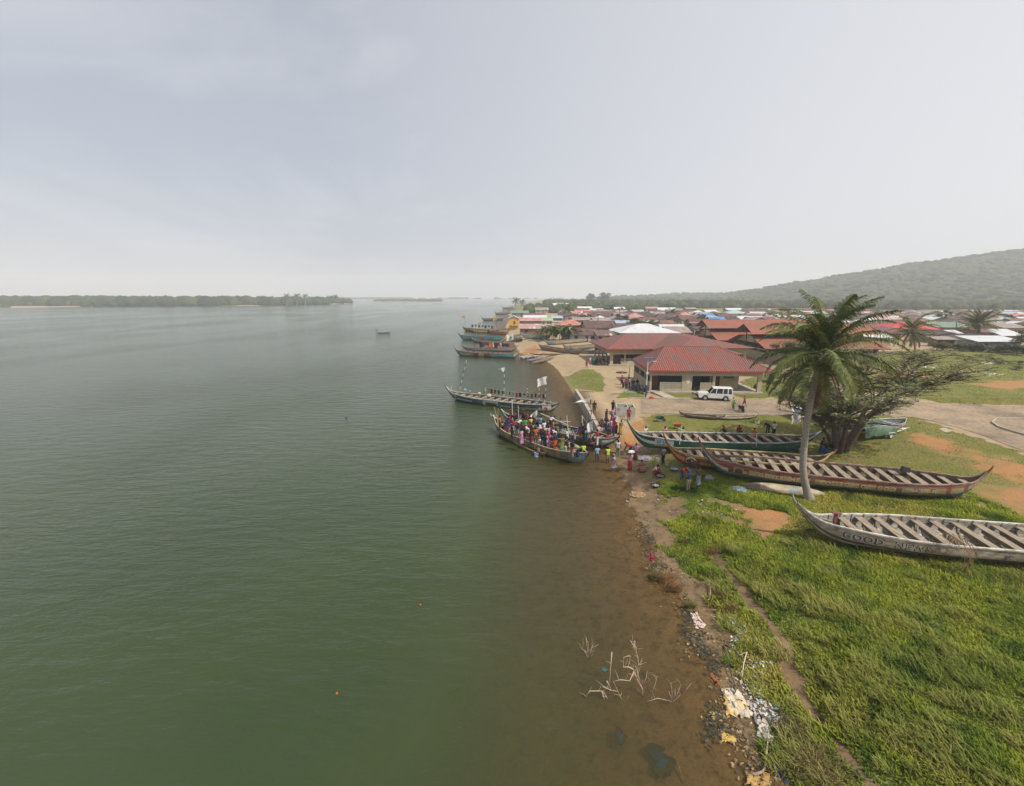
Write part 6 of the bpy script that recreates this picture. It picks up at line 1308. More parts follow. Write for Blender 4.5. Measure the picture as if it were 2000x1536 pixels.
# head-top pixels, read off the photograph
OB='in olive boat'; BB='in dark blue boat'; QY='in the quayside crowd'; LS='at the landing'; BH='behind the numbered boat'; HL_='in the shade of the nearest hall'
GB='people crowding the two boats'; GQ='people crowding the landing'
for a in [
 (1005,820,'stand',90,'red','shorts','white',OB,'boat'),(993,812,'bend',-30,'crimson','skirt','purple',BB,'boat'),(981,823,'sit',-20,'mustard','shorts','black',OB,'seat'),(976,812,'rest',0,'orange','trousers','navy',BB,'boat'),
 (987,824,'sit',-60,'navy','shorts','maroon',OB,'seat'),(994,825,'sit',30,'purple','skirt','patterned purple',OB,'seat'),(1014,819,'bend',20,'white','shorts','black',OB,'boat'),(1026,817,'stand',100,'green','trousers','red',OB,'boat'),
 (1030,804,'rest',180,'red','shorts','maroon',BB,'boat'),(1037,815,'carry',120,'yellow','skirt','mustard',OB,'boat'),(1008,796,'rest',200,'dark green','trousers','black',BB,'boat'),(998,795,'stand',-60,'skin','shorts','brown',BB,'boat'),
 (1021,795,'stand',-90,'skin','shorts','navy',BB,'boat'),(1015,800,'rest',-120,'black','shorts','grey',BB,'boat'),(1031,832,'bend',200,'white','shorts','cream',OB,'boat'),(1019,838,'rest',150,'pink','skirt','patterned purple',OB,'boat'),
 (1046,835,'stand',80,'orange','shorts','khaki',OB,'boat'),(1060,838,'stand',60,'navy','trousers','navy',OB,'boat'),(1056,829,'bend',90,'white','shorts','pink',OB,'boat'),(1051,830,'rest',20,'pink','shorts','crimson',OB,'boat'),
 (1054,819,'rest',-30,'purple','trousers','navy',BB,'boat'),(1063,822,'stand',-60,'white','skirt','black',BB,'boat'),(1077,814,'bend',20,'white','trousers','black',BB,'boat'),(1080,821,'carry',200,'orange','short_skirt','purple',BB,'boat'),
 (1072,832,'rest',160,'pink','skirt','magenta',OB,'boat'),(1067,832,'stand',100,'cream','shorts','brown',OB,'boat'),(1095,816,'stand',-80,'skin','shorts','black',BB,'boat'),(1083,838,'bend',-150,'white','skirt','lilac',BB,'boat'),
 (1080,856,'sit',170,'magenta','skirt','patterned brown',OB,'seat'),(1098,851,'stand',-90,'olive','skirt','patterned green',OB,'boat'),(1090,863,'sit',-120,'patterned brown','skirt','orange',OB,'seat'),(1043,820,'rest',-70,'black','trousers','dark green',BB,'boat'),
 (1042,828,'bend',60,'patterned green','skirt','dark green',OB,'boat'),(1049,812,'rest',-100,'grey','trousers','black',BB,'boat'),(1055,813,'stand',-60,'light blue','shorts','navy',BB,'boat'),(1024,808,'bend',-100,'black','shorts','black',BB,'boat'),
 (1010,826,'rest',-100,'black','shorts','grey',OB,'boat'),(1019,824,'rest',-150,'brown','shorts','black',OB,'boat'),(990,829,'sit',-100,'brown','shorts','red',OB,'seat'),(1036,825,'stand',60,'maroon','skirt','maroon',OB,'boat'),
 (1112,852,'bend',-40,'navy','shorts','grey',OB,'boat'),(1118,861,'rest',-150,'black','skirt','patterned brown',OB,'boat'),(1128,868,'bend',170,'patterned green','skirt','navy',OB,'boat'),(1108,838,'rest',-30,'white','shorts','navy',BB,'boat'),(1131,835,'sit',60,'brown','skirt','red',BB,'seat'),(1146,838,'bend',-160,'light blue','trousers','denim',BB,'boat'),
 (1075,851,'bend',-20,'maroon','skirt','patterned purple',OB,'boat'),(1085,846,'rest',120,'navy','skirt','orange',OB,'boat'),(1066,841,'carry',-160,'skin','shorts','navy',OB,'boat'),(1038,836,'carry',-20,'black','skirt','maroon',OB,'boat'),(1026,831,'bend',20,'patterned purple','skirt','black',OB,'boat'),(1046,826,'stand',150,'dark green','shorts','khaki',OB,'boat'),(1000,829,'rest',-160,'navy','trousers','black',OB,'boat'),(1005,806,'bend',30,'maroon','shorts','black',BB,'boat'),(1034,809,'rest',-20,'navy','shorts','grey',BB,'boat'),(1042,811,'carry',200,'black','trousers','brown',BB,'boat'),(1060,815,'bend',100,'dark green','shorts','black',BB,'boat'),(1069,820,'rest',-100,'navy','skirt','maroon',BB,'boat'),(1088,827,'bend',40,'black','shorts','olive',BB,'boat'),
 (1104,866,'sit',-160,'cream','skirt','teal',OB,'seat'),(1068,846,'sit',0,'cream','skirt','brown',OB,'seat'),(1124,837,'bend',-20,'purple','skirt','lilac',BB,'boat'),(1136,827,'carry',-70,'navy','shorts','red',BB,'boat'),(1142,831,'rest',-120,'black','trousers','dark green',BB,'boat'),
 (1152,828,'stand',80,'yellow','shorts','red',BB,'boat'),(1168,840,'carry',150,'crimson','trousers','white',BB,'boat'),(1188,847,'sit',90,'red','shorts','black',BB,'seat'),(1157,853,'sit',-60,'maroon','shorts','pink',BB,'seat'),(1140,867,'sit',100,'lime','trousers','black',OB,'seat')]:
    person(*a,group=GB)
for a in [
 (1161.5,783,'stand',-90,'black','shorts','brown','alone on the quay edge','gnd'),(1198,782,'carry',-100,'black','trousers','navy',QY,'gnd'),(1197,797,'rest',-60,'patterned purple','skirt','magenta',QY,'gnd'),(1185,799,'rest',-40,'black','shorts','black',QY,'gnd'),
 (1229,796,'stand',-90,'red','shorts','maroon','beside the concrete refuse bin','gnd'),(1178,814,'bend',-60,'light blue','skirt','teal',QY,'gnd'),(1186,813,'carry',200,'maroon','skirt','blue',QY,'gnd'),(1181,822,'bend',120,'orange','shorts','brown',QY,'gnd'),
 (1178,831,'carry',-100,'white','skirt','patterned green',QY,'gnd'),(1201,817,'carry',180,'maroon','skirt','crimson',QY,'gnd'),(1194,818,'rest',160,'pink','skirt','purple',QY,'gnd'),(1202,809,'bend',-160,'lilac','skirt','white',QY,'gnd'),
 (1213,820,'carry',-60,'olive','skirt','mustard',LS,'gnd'),(1189,831,'rest',60,'brown','skirt','patterned brown',QY,'gnd'),(1196,827,'rest',-160,'white','shorts','grey',QY,'gnd'),(1197,845,'bend',-90,'lilac','shorts','black',QY,'gnd'),
 (1171,825,'rest',-60,'red','trousers','grey',QY,'gnd'),(1199,834,'rest',170,'black','skirt','maroon',QY,'gnd'),(1188,820,'stand',-20,'white','trousers','red',QY,'gnd'),(1204,825,'rest',200,'red','skirt','black',QY,'gnd'),
 (1119,875,'carry',60,'pink','short_skirt','lilac','wading at the olive boat bow','water'),(1167,871,'rest',100,'light blue','shorts','denim','wading by the blue boat','gnd'),(1188,873,'stand',110,'-lime','shorts','grey',LS,'gnd'),(1208,860,'stand',70,'-white','trousers','khaki',LS,'gnd'),
 (1201,888,'walk',160,'lilac','short_skirt','lilac','stepping out of the shallows','gnd',1.0,'grey'),(1232,884,'headload',100,'pink','skirt','red',LS,'gnd'),(1254,898,'sit',-90,'patterned brown','skirt','patterned brown','behind the pink basin','gnd'),(1230,865,'bend',170,'red','shorts','black','under the green bow','gnd'),
 (1243,866,'rest',-110,'patterned purple','skirt','brown','under the green bow','gnd'),(1297,873,'stand',120,'grey','trousers','navy','between the green and red bows','gnd'),(1280,907,'squat',-40,'white','skirt','red','on the grass by the basins','gnd'),
 (1334,911,'bend',-60,'red','trousers','denim','beside the man in the blue cap','gnd',1.0,'red'),(1347,919,'stand',110,'-navy','trousers','khaki','nearest person to the camera','gnd',1.0,'blue'),(1367,911,'carry',120,'brown','skirt','grey','in the shade of the longest boat','gnd'),
 (1047,879,'sit',60,'light blue','shorts','grey','in the water by the dugout','water'),(1052,874,'bend',90,'skin','shorts','brown','in the water by the dugout','water')]:
    person(*a,group=GQ)
for a in [
 (1261,833,'sit',-60,'white','shorts','black',BH,'gnd'),(1299,833,'sit',-90,'pink','skirt','red',BH,'gnd'),(1318,841,'squat',0,'black','trousers','black',BH,'gnd'),(1418,832,'squat',160,'maroon','trousers','black',BH,'gnd'),(1444,830,'sit',-90,'red','trousers','brown',BH,'gnd'),
 (1501,825,'bend',-150,'black','trousers','black',BH,'gnd'),(1514,824,'stand',90,'white','trousers','black',BH,'gnd'),(1474,836,'sit',-100,'orange','shorts','brown',BH,'gnd'),(1605,866,'sit',-30,'blue','skirt','blue','in the red boat stern','gnd'),
 (1608,855,'sit',-60,'black','trousers','black','under the umbrella tree','gnd'),(1627,864,'sit',-120,'black','trousers','teal','under the umbrella tree','gnd'),(1553,866,'sit',-90,'maroon','shorts','red','on the red boat thwart','seat'),
 (1434,782,'walk',60,'green','short_skirt','olive','on the road by the white car','gnd',.82),(1456,774,'walk',120,'red','shorts','maroon','pushing the tipped road barrow','gnd',.88),(1475,750,'sit',20,'black','shorts','brown','on the hall verandah','gnd'),
 (1215,733,'rest',-60,'red','trousers','navy',HL_,'gnd'),(1224,741,'carry',-80,'crimson','trousers','black',HL_,'gnd'),(1237,741,'stand',-100,'black','trousers','denim',HL_,'gnd'),(1230,738,'rest',180,'white','trousers','black',HL_,'gnd'),(1218,738,'stand',-40,'patterned purple','skirt','black',HL_,'gnd'),
 (1242,745,'rest',200,'grey','trousers','navy',HL_,'gnd'),(1249,750,'sit',180,'navy','trousers','black',HL_,'gnd'),(1256,752,'sit',190,'light blue','trousers','black',HL_,'gnd'),(1262,753,'sit',170,'black','trousers','navy',HL_,'gnd'),(1245,740,'rest',-90,'black','trousers','grey',HL_,'gnd'),
 (1146,704,'walk',-90,'red','shorts','crimson','alone on the far sand','gnd'),(1153,697,'headload',-100,'white','skirt','patterned purple','on sand by the second hall','gnd'),(1172,700,'sit',-90,'maroon','trousers','black','under the second hall eave','gnd'),(1178,699,'sit',-60,'black','trousers','brown','under the second hall eave','gnd'),(1184,701,'sit',-120,'grey','trousers','black','under the second hall eave','gnd'),(1166,698,'stand',-90,'brown','trousers','black','under the second hall eave','gnd')]:
    person(*a,group='people in the shade and on the road')
person(736,643.2,'sit',180,'black','trousers','navy','steering the lone canoe','seat',z=.15)
seen={}
for r,lab,x,hy in PEOPLE: seen.setdefault(lab,[]).append((r,x))
for lab,l in seen.items():
    l.sort(key=lambda t:t[1])
    for k,(r,x) in enumerate(l): r['label']=lab if len(l)==1 else lab+', '+(['leftmost','second from left','third from left','rightmost'][k] if len(l)>2 else ['left one','right one'][k])

for r,lab,x,hy in PEOPLE:
    pass

for r,lab,x,hy in PEOPLE:
    if len(r['label'].split())>16: print('LONG',r['label']); r['label']=' '.join(r['label'].split()[:16])
# ---------------------------------------------------------------- flags, poles, washing
CLOTHW=pm('white_flag_cloth',(.66,.65,.63),(.50,.49,.48),scale=3,rough=.9)
POLEW=plain('white_pole_paint',(.6,.6,.57)); POLEK=plain('black_pole_paint',(.03,.03,.035)); WOODY=plain('yellow_bamboo',(.45,.33,.15))
def local(root,wp):      # world point in the boat's own frame
    return root.matrix_basis.inverted()@Vector(wp)
def cloth_flag(name,w,h,mat,wave=.12,seed=0,tri=False,sag=.3,dirx=-1):
    V=[];F=[];nx_,nz_=10,6
    for j in range(nz_+1):
        for i in range(nx_+1):
            u=i/nx_; v=j/nz_; x=dirx*u*w*(1-.06*math.sin(v*3)); hh=h*(1-u) if tri else h
            z=-v*hh-sag*w*u**1.4*(1 if not tri else .4); V.append((x,wave*math.sin(u*7+seed+v*1.5)*u**.5,z))
    for j in range(nz_):
        for i in range(nx_): a=j*(nx_+1)+i; F.append((a,a+1,a+nx_+2,a+nx_+1))
    m_=MB(); m_.add(V,F); return m_
def pole(root,base,tip,r=.035,mat=None,name='pole',band=None):
    b=local(root,base); t=local(root,tip)
    if band:
        n=9
        for k in range(2):
            for i in range(k,n,2): MB().tube([b.lerp(t,i/n),b.lerp(t,(i+1)/n)],r,6).build('pole_band',band[k],root)
    else: MB().tube([b,t],[r,r*.7],6).build(name,mat or POLEW,root)
    return t
def add_flag(root,tip,w,h,mat,seed=0,tri=False,sag=.3,face=0,dirx=-1,name='flag'):
    o=cloth_flag(name,w,h,mat,seed=seed,tri=tri,sag=sag,dirx=dirx).build(name,mat,root,smooth=True); o.location=tip; o.rotation_euler=(0,0,face-root.rotation_euler[2]); return o
bpy.context.view_layer.update()
def pv(px,py,ref): return vert(px,py,ref)
yA=lambda px: at(px,752+(px-869)*.157+8,1.0).y      # depth along the numbered boat
for (x0,y0,x1,y1) in ((898,761,911,704),):
    pole(bA,pv(x0,y0,yA(x0)),pv(x1,y1,yA(x0)-.3),.05,band=(POLEW,POLEK))
t=pole(bA,pv(984,776,yA(984)+.6),pv(985.5,718,yA(984)+.6),.045,band=(POLEW,POLEK)); add_flag(bA,t,1.0,.8,CLOTHW,1,True,.5)
t=pole(bA,pv(1063.5,787,yA(1063)+.5),pv(1068,735,yA(1063)+.5),.04,band=(POLEW,POLEK)); add_flag(bA,t,1.35,1.15,CLOTHW,2,False,.35)
pole(bA,pv(1053,801,yA(1053)-.9),pv(1053,758,yA(1053)-.9),.04,band=(POLEW,POLEK)); pole(bA,pv(1031,783,yA(1031)+.4),pv(1030,755,yA(1031)+.4),.045,band=(POLEK,POLEW)); pole(bA,pv(945,772,yA(945)+.4),pv(946,752,yA(945)+.4),.045,mat=POLEK)
for px in (882,1075): pole(bA,pv(px,760+(px-882)*.14,yA(px)),pv(px,754+(px-882)*.146,yA(px)),.03)
la,lb=local(bA,pv(946,757,yA(946)+.4)),local(bA,pv(1067,770,yA(1063)+.5)); q=MB(); q.tube([la.lerp(lb,k/10)-Vector((0,0,.25*math.sin(k/10*PI))) for k in range(11)],.02,4); q.build('washing_line',ROPE,bA)
wc=['cream','khaki','maroon','brown','black','maroon','khaki','navy','grey','red','black','dark green','black','navy','black','brown','black']
for k,c in enumerate(wc):
    f=(k+.5)/len(wc); p=la.lerp(lb,f)-Vector((0,0,.25*math.sin(f*PI))); m_=cloth_flag('washing',rnd.uniform(.2,.42),rnd.uniform(.35,.75)*(1.6 if c=='red' else 1),None,wave=.08,seed=k,sag=.05); o=m_.build('washing',cloth(c),bA,smooth=True); o.location=p; o.rotation_euler=(0,0,rnd.uniform(-.3,.3))
for k,(px,py,c,s) in enumerate(((955,776,'cream',.55),(936,771,'cream',.4),(908,764,'light blue',.4),(1048,785,'light blue',.35),(917,767,'khaki',.35))):
    p=at(px,py,1.05); bx=MB(); bx.lathe([(0,0),(s*.55,.02),(s*.7,s*.35),(s*.55,s*.75),(.15*s,s*.95),(0,s)],(0,0,0),9); o=bx.build('sack' ,cloth(c)); o.location=p; tag(o,'%s cloth bundle on the numbered boat, %s from its bow'%(c,['fourth','third','first','fifth','second'][k]),'bundle')
# flag masts on the crowded boats
yC=lambda px,py: at(px,py,.9).y
def mast(root,x0,y0,x1,y1,dy=0,**k): Yq=yC(x0,y0)+dy; return pole(root,pv(x0,y0,Yq),pv(x1,y1,Yq),**k)
mast(bC2,1050,838,1050,800,r=.05,mat=POLEK); t=mast(bC2,1048,836,1050,801,r=.03); add_flag(bC2,t,.9,.9,CLOTHW,3,False,.9)
mast(bC2,1157,858,1153,771,r=.05,band=(POLEW,POLEK)); t=local(bC2,pv(1157,822,yC(1157,858))); add_flag(bC2,t,.6,1.2,CLOTHW,4,False,.8)
t=local(bC2,pv(1152,778,yC(1157,858))); add_flag(bC2,t,1.9,.4,CLOTHW,5,True,.75); mast(bC1,1112,874,1107,812,r=.05,mat=POLEW); MB().tube([local(bC1,pv(1095,823,yC(1112,874))),local(bC1,pv(1115,824,yC(1112,874)))],.025,5).build('cross_bar',POLEW,bC1)
mast(bC2,1014,830,1012,792,r=.045); mast(bC2,1001,820,1000,780,r=.05); mast(bC1,974,830,965,795,r=.05,mat=WOODY); mast(bC1,971,835,973,798,r=.045,mat=WOODY); mast(bC1,960,813,958,808,r=.05)
MB().tube([local(bC2,pv(1056,808,yC(1060,830))),local(bC2,pv(1108,830,yC(1108,850)))],.045,6).build('boom',POLEW,bC2)
# catch, baskets and nets in the boats
def stuff_in(root,label,name,x0,x1,hull,t0,t1,cols,n,s,z):
    V=[];F=[];C=[];rs=np.random.RandomState(int(t0*100)+n)
    for k in range(n):
        t=rs.uniform(t0,t1); y=rs.uniform(-1,1)*hull.hb(t)*.75; c=np.array(cols[rs.randint(len(cols))])*(.7+.6*rs.rand()); a=rs.rand()*6.3; l_=s*(.5+rs.rand()); b=len(V); p=np.array([t*hull.L,y,z+rs.rand()*.25]); d=np.array([math.cos(a),math.sin(a),rs.randn()*.3])*l_; e=np.array([-math.sin(a),math.cos(a),rs.randn()*.4])*l_*.4
        V+= [p-d,p-e,p+d,p+e]; C+=[c]*4; F.append((b,b+1,b+2,b+3))
    o=npmesh(name,np.array(V),np.array(F),LEAF,parent=root,col=np.array(C)); o['kind']='stuff'; return o
stuff_in(bC1,'','netting',0,0,hC1,.70,.9,[(.35,.08,.06),(.10,.16,.18),(.3,.3,.3),(.25,.08,.08)],900,.09,.75)
stuff_in(bC1,'','netting',0,0,hC1,.15,.68,[(.12,.10,.07),(.06,.06,.06),(.2,.17,.12)],1500,.12,.45)
stuff_in(bC2,'','netting',0,0,hC2,.40,.62,[(.15,.30,.28),(.35,.38,.36),(.10,.18,.18)],900,.13,.8)
stuff_in(bC2,'','netting',0,0,hC2,.1,.9,[(.12,.10,.07),(.06,.06,.06)],1500,.12,.45)
stuff_in(bC2,'','orange_tarpaulin_scraps',0,0,hC2,.62,.9,[(.35,.27,.17),(.42,.33,.2)],600,.15,.8)
stuff_in(b3,'','netting',0,0,h3,.10,.17,[(.13,.15,.14),(.2,.23,.2)],700,.12,.75)
stuff_in(b4,'','rubbish',0,0,h4,.15,.95,[(.55,.53,.5),(.3,.24,.18),(.15,.12,.09),(.4,.36,.3)],900,.10,.16)
stuff_in(b1,'','rubbish',0,0,h1,.12,.9,[(.35,.33,.3),(.2,.17,.13),(.1,.08,.07)],600,.10,.16)
stuff_in(b3,'','rubbish',0,0,h3,.12,.95,[(.30,.27,.22),(.2,.17,.13),(.1,.08,.07),(.35,.2,.12)],900,.10,.16)
# ---- containers
def bucket(px,py,c,label,r=.17,h=.32,base=None,name='bucket',cat='bucket'):
    g0=gnd(px,py) if base is None else at(px,py,base); m_=MB(); m_.lathe([(0,.0),(r*.8,0),(r,h),(r*1.06,h),(r*1.02,h-.02),(r*.78,.03),(0,.03)],n=14); e=empty(name,g0,0,label,cat); m_.build('body',cloth(c) ,e,smooth=False)
    hd=MB(); hd.tube([(-r,0,h),(-r*.7,0,h+r*.8),(0,0,h+r*1.1),(r*.7,0,h+r*.8),(r,0,h)],.008,4); hd.build('handle',DARKM,e); return e
def basin(px,py,c,label,r=.34,h=.18,fill=None,base=None):
    g0=gnd(px,py) if base is None else at(px,py,base); e=empty('basin',g0,0,label,'basin'); MB().lathe([(0,0),(r*.62,0),(r*.95,h),(r*1.08,h+.01),(r*1.08,h-.012),(r*.93,h-.03),(r*.6,.02),(0,.02)],n=20).build('bowl',c if not isinstance(c,str) else cloth(c),e,smooth=True)
    if fill:
        V=[];F=[];C=[];rs=np.random.RandomState(px)
        for k in range(140):
            a=rs.rand()*6.28; q=r*.8*math.sqrt(rs.rand()); z=h*.6+rs.rand()*.12*(1-q/r); p=np.array([q*math.cos(a),q*math.sin(a),z]); b_=rs.rand()*6.3; d=np.array([math.cos(b_),math.sin(b_),rs.randn()*.4])*.08; e_=np.array([-math.sin(b_),math.cos(b_),rs.randn()*.6])*.025; n_=len(V); V+=[p-d,p-e_,p+d,p+e_]; C+=[np.array(fill)*(.6+.6*rs.rand())]*4; F.append((n_,n_+1,n_+2,n_+3))
        npmesh('fish_heap',np.array(V),np.array(F),LEAF,parent=e,col=np.array(C))
    return e
basin(1253,921,'magenta','bright pink plastic basin in front of the seated woman',.36)
basin(1317,919,'teal','teal basin heaped with silvery fish on the grass',.38,fill=(.6,.6,.58)); basin(1289,932,'black','black basin with a little water on the grass',.38,fill=(.4,.42,.42)); basin(1280,951,'black','black basin holding white fish nearest the straw coloured heap',.36,fill=(.65,.66,.66))
basin(1284,924,'red','red and white bowl held by the squatting person',.26,.2,fill=(.6,.58,.55)); basin(1205,854,'red','red basin heaped with cream fish beside the landing crowd',.33,fill=(.6,.5,.3))
bucket(1284,901,'white','white bucket on the grass left of the grey shirted person'); bucket(1303,909,'cream','cream bucket on the grass right of the grey shirted person',.18); bucket(1220,889,'cream','cream bucket at the edge of the shallows',.17); bucket(1155,842,'white','white bucket on the dark blue boat',.17,base=.9)
for k,(px,py,c,s,w_) in enumerate(((977,848,'white',.3,'first'),(985,853,'cream',.33,'second'),(992,857,'black',.3,'third'))):
    p=at(px,py,.05); m_=MB(); m_.lathe([(0,0),(s*.8,.03),(s,.2),(s*.95,.42),(s*.5,.5),(0,.5)],n=12,sy=.75); tag(m_.build('jerrycan',cloth(c)),None); o=bpy.data.objects['jerrycan' if k==0 else 'jerrycan.%03d'%k]; o.location=p; tag(o,'%s plastic container hung on the olive boat bow, %s from the bow'%(c,w_),'container')
for k,(px,py,c) in enumerate(((1055,866,'white'),(1071,855,'white'),(1068,867,'cream'),(1080,847,'white'),(1090,838,'cream'),(1032,862,'brown'))):
    p=at(px,py,.8); m_=MB(); m_.lathe([(0,0),(.22,.02),(.27,.2),(.2,.36),(0,.4)],n=12); o=m_.build('fish_pan',cloth(c)); o.location=p; tag(o,'%s round pan among the boat crowd, %s from the left'%(c,['second','fourth','third','fifth','sixth','first'][k]),'pan')
# bundle on a head
p=at(1233,886,gnd(1232,925).z+1.72); m_=MB(); m_.lathe([(0,0),(.22,.02),(.34,.12),(.25,.26),(0,.3)],n=12,sy=.7); o=m_.build('head_bundle',CLOTHW); o.location=p; tag(o,'white cloth bundle on the head of the woman in red skirt','bundle')
# ---- wheelbarrows
def barrow(px,py,c,label,rz,s=1.0,tip=0):
    g0=gnd(px,py); e=empty('wheelbarrow',g0,R(rz),label,'wheelbarrow'); e.scale=(s,)*3; e.rotation_euler=(0,R(tip),R(rz))
    m_=MB(); a=[(-.45,-.32,.62),(.45,-.36,.66),(.45,.36,.66),(-.45,.32,.62)]; b=[(-.22,-.2,.34),(.28,-.2,.30),(.28,.2,.30),(-.22,.2,.34)]; i_=[(x*.93,y*.93,z) for x,y,z in a]; j=[(x*.9,y*.9,z+.03) for x,y,z in b]
    m_.add(a+b+i_+j,[(0,1,5,4),(1,2,6,5),(2,3,7,6),(3,0,4,7),(4,5,6,7),(8,12,13,9),(9,13,14,10),(10,14,15,11),(11,15,12,8),(12,15,14,13),(0,8,9,1),(1,9,10,2),(2,10,11,3),(3,11,8,0)]); m_.build('tray',c,e)
    w_=MB(); w_.tube([(.62,-.05,.19),(.62,.05,.19)],.19,16); w_.build('wheel',DARKM,e)
    for sd in (-1,1): MB().tube([(.62,sd*.09,.19),(.2,sd*.22,.30),(-.3,sd*.27,.42),(-.95,sd*.3,.62)],.02,6).build('handle',DARKM,e); MB().tube([(-.2,sd*.24,.36),(-.28,sd*.26,0)],.018,5).build('leg',DARKM,e)
barrow(1288,824,cloth('dark green'),'dark green wheelbarrow standing on the grass',10); barrow(1322,838,cloth('orange'),'bright orange wheelbarrow on the grass behind the numbered boat',-20); barrow(1445,804,plain('rusty_barrow',(.10,.07,.055)),'dark wheelbarrow tipped up on the road by the two children',80,1.1,-50)
# ---- concrete refuse bin, street lamp
a=gnd(1203,814); b=gnd(1240,815); c=gnd(1206,800); e=empty('refuse_bin',a,math.atan2(b.y-a.y,b.x-a.x),'open two-bay grey concrete refuse bin by the landing','bin'); W_=(b-a).length; D_=2.0; GB_=pm('pale_grey_concrete',(.42,.42,.38),(.30,.30,.27),scale=2,bump=.3)
for (nm,x,y,w_,d_) in (('front_wall',W_/2,.08,W_,.12),('rear_wall',W_/2,D_,W_,.12),('side_wall',.06,D_/2,.12,D_-.14),('side_wall',W_-.06,D_/2,.12,D_-.14),('dividing_wall',W_*.62,D_/2,.1,D_-.14)): MB().box((x,y,.62),(w_,d_,1.24)).build(nm,GB_,e)
MB().tube([(W_*.12+.14*math.cos(k),-.0,.95+.14*math.sin(k)) for k in [i*.52 for i in range(13)]],.015,5).build('ring',DARKM,e)
def lamp(px,py,ptop,label,solar=True):
    g0=gnd(px,py); Yq=g0.y; e=empty('street_lamp',g0,0,label,'street lamp'); t=vert(px+2,ptop,Yq)-g0; h=t.z
    MB().tube([(0,0,0),(0,0,h*.32)],.10,10).build('lower_pole',plain('blue_base_paint',(.03,.05,.16)),e); MB().tube([(0,0,h*.32),(0,0,h)],[.085,.055],10).build('pole',POLEW,e)
    if not solar: MB().box((0,0,h),(.8,.15,.15)).build('lamp_head',plain('lamp_grey',(.5,.52,.54)),e); return
    MB().tube([(0,0,h*.86),(.5,-.1,h*.93),(.75,-.15,h*.93)],.03,6).build('arm',POLEW,e); MB().box((.95,-.17,h*.925),(.5,.2,.09)).build('lamp_head',plain('lamp_grey',(.5,.52,.54)),e)
    MB().box((.1,0,h+.08),(1.6,.7,.04),rx=R(12)).build('solar_panel',pm('solar_cells',(.02,.03,.06),(.03,.04,.08),rough=.2,spec=.6),e); MB().box((0,0,h*.62),(.3,.24,.3)).build('battery_box',POLEW,e)
lamp(1261,777,700,'white solar street lamp with blue base in front of the nearest hall'); lamp(1352,697,641,'white solar street lamp between the halls and the market roofs'); lamp(1228,744,707,'thin lamp post at the left rear corner of the nearest hall',False)
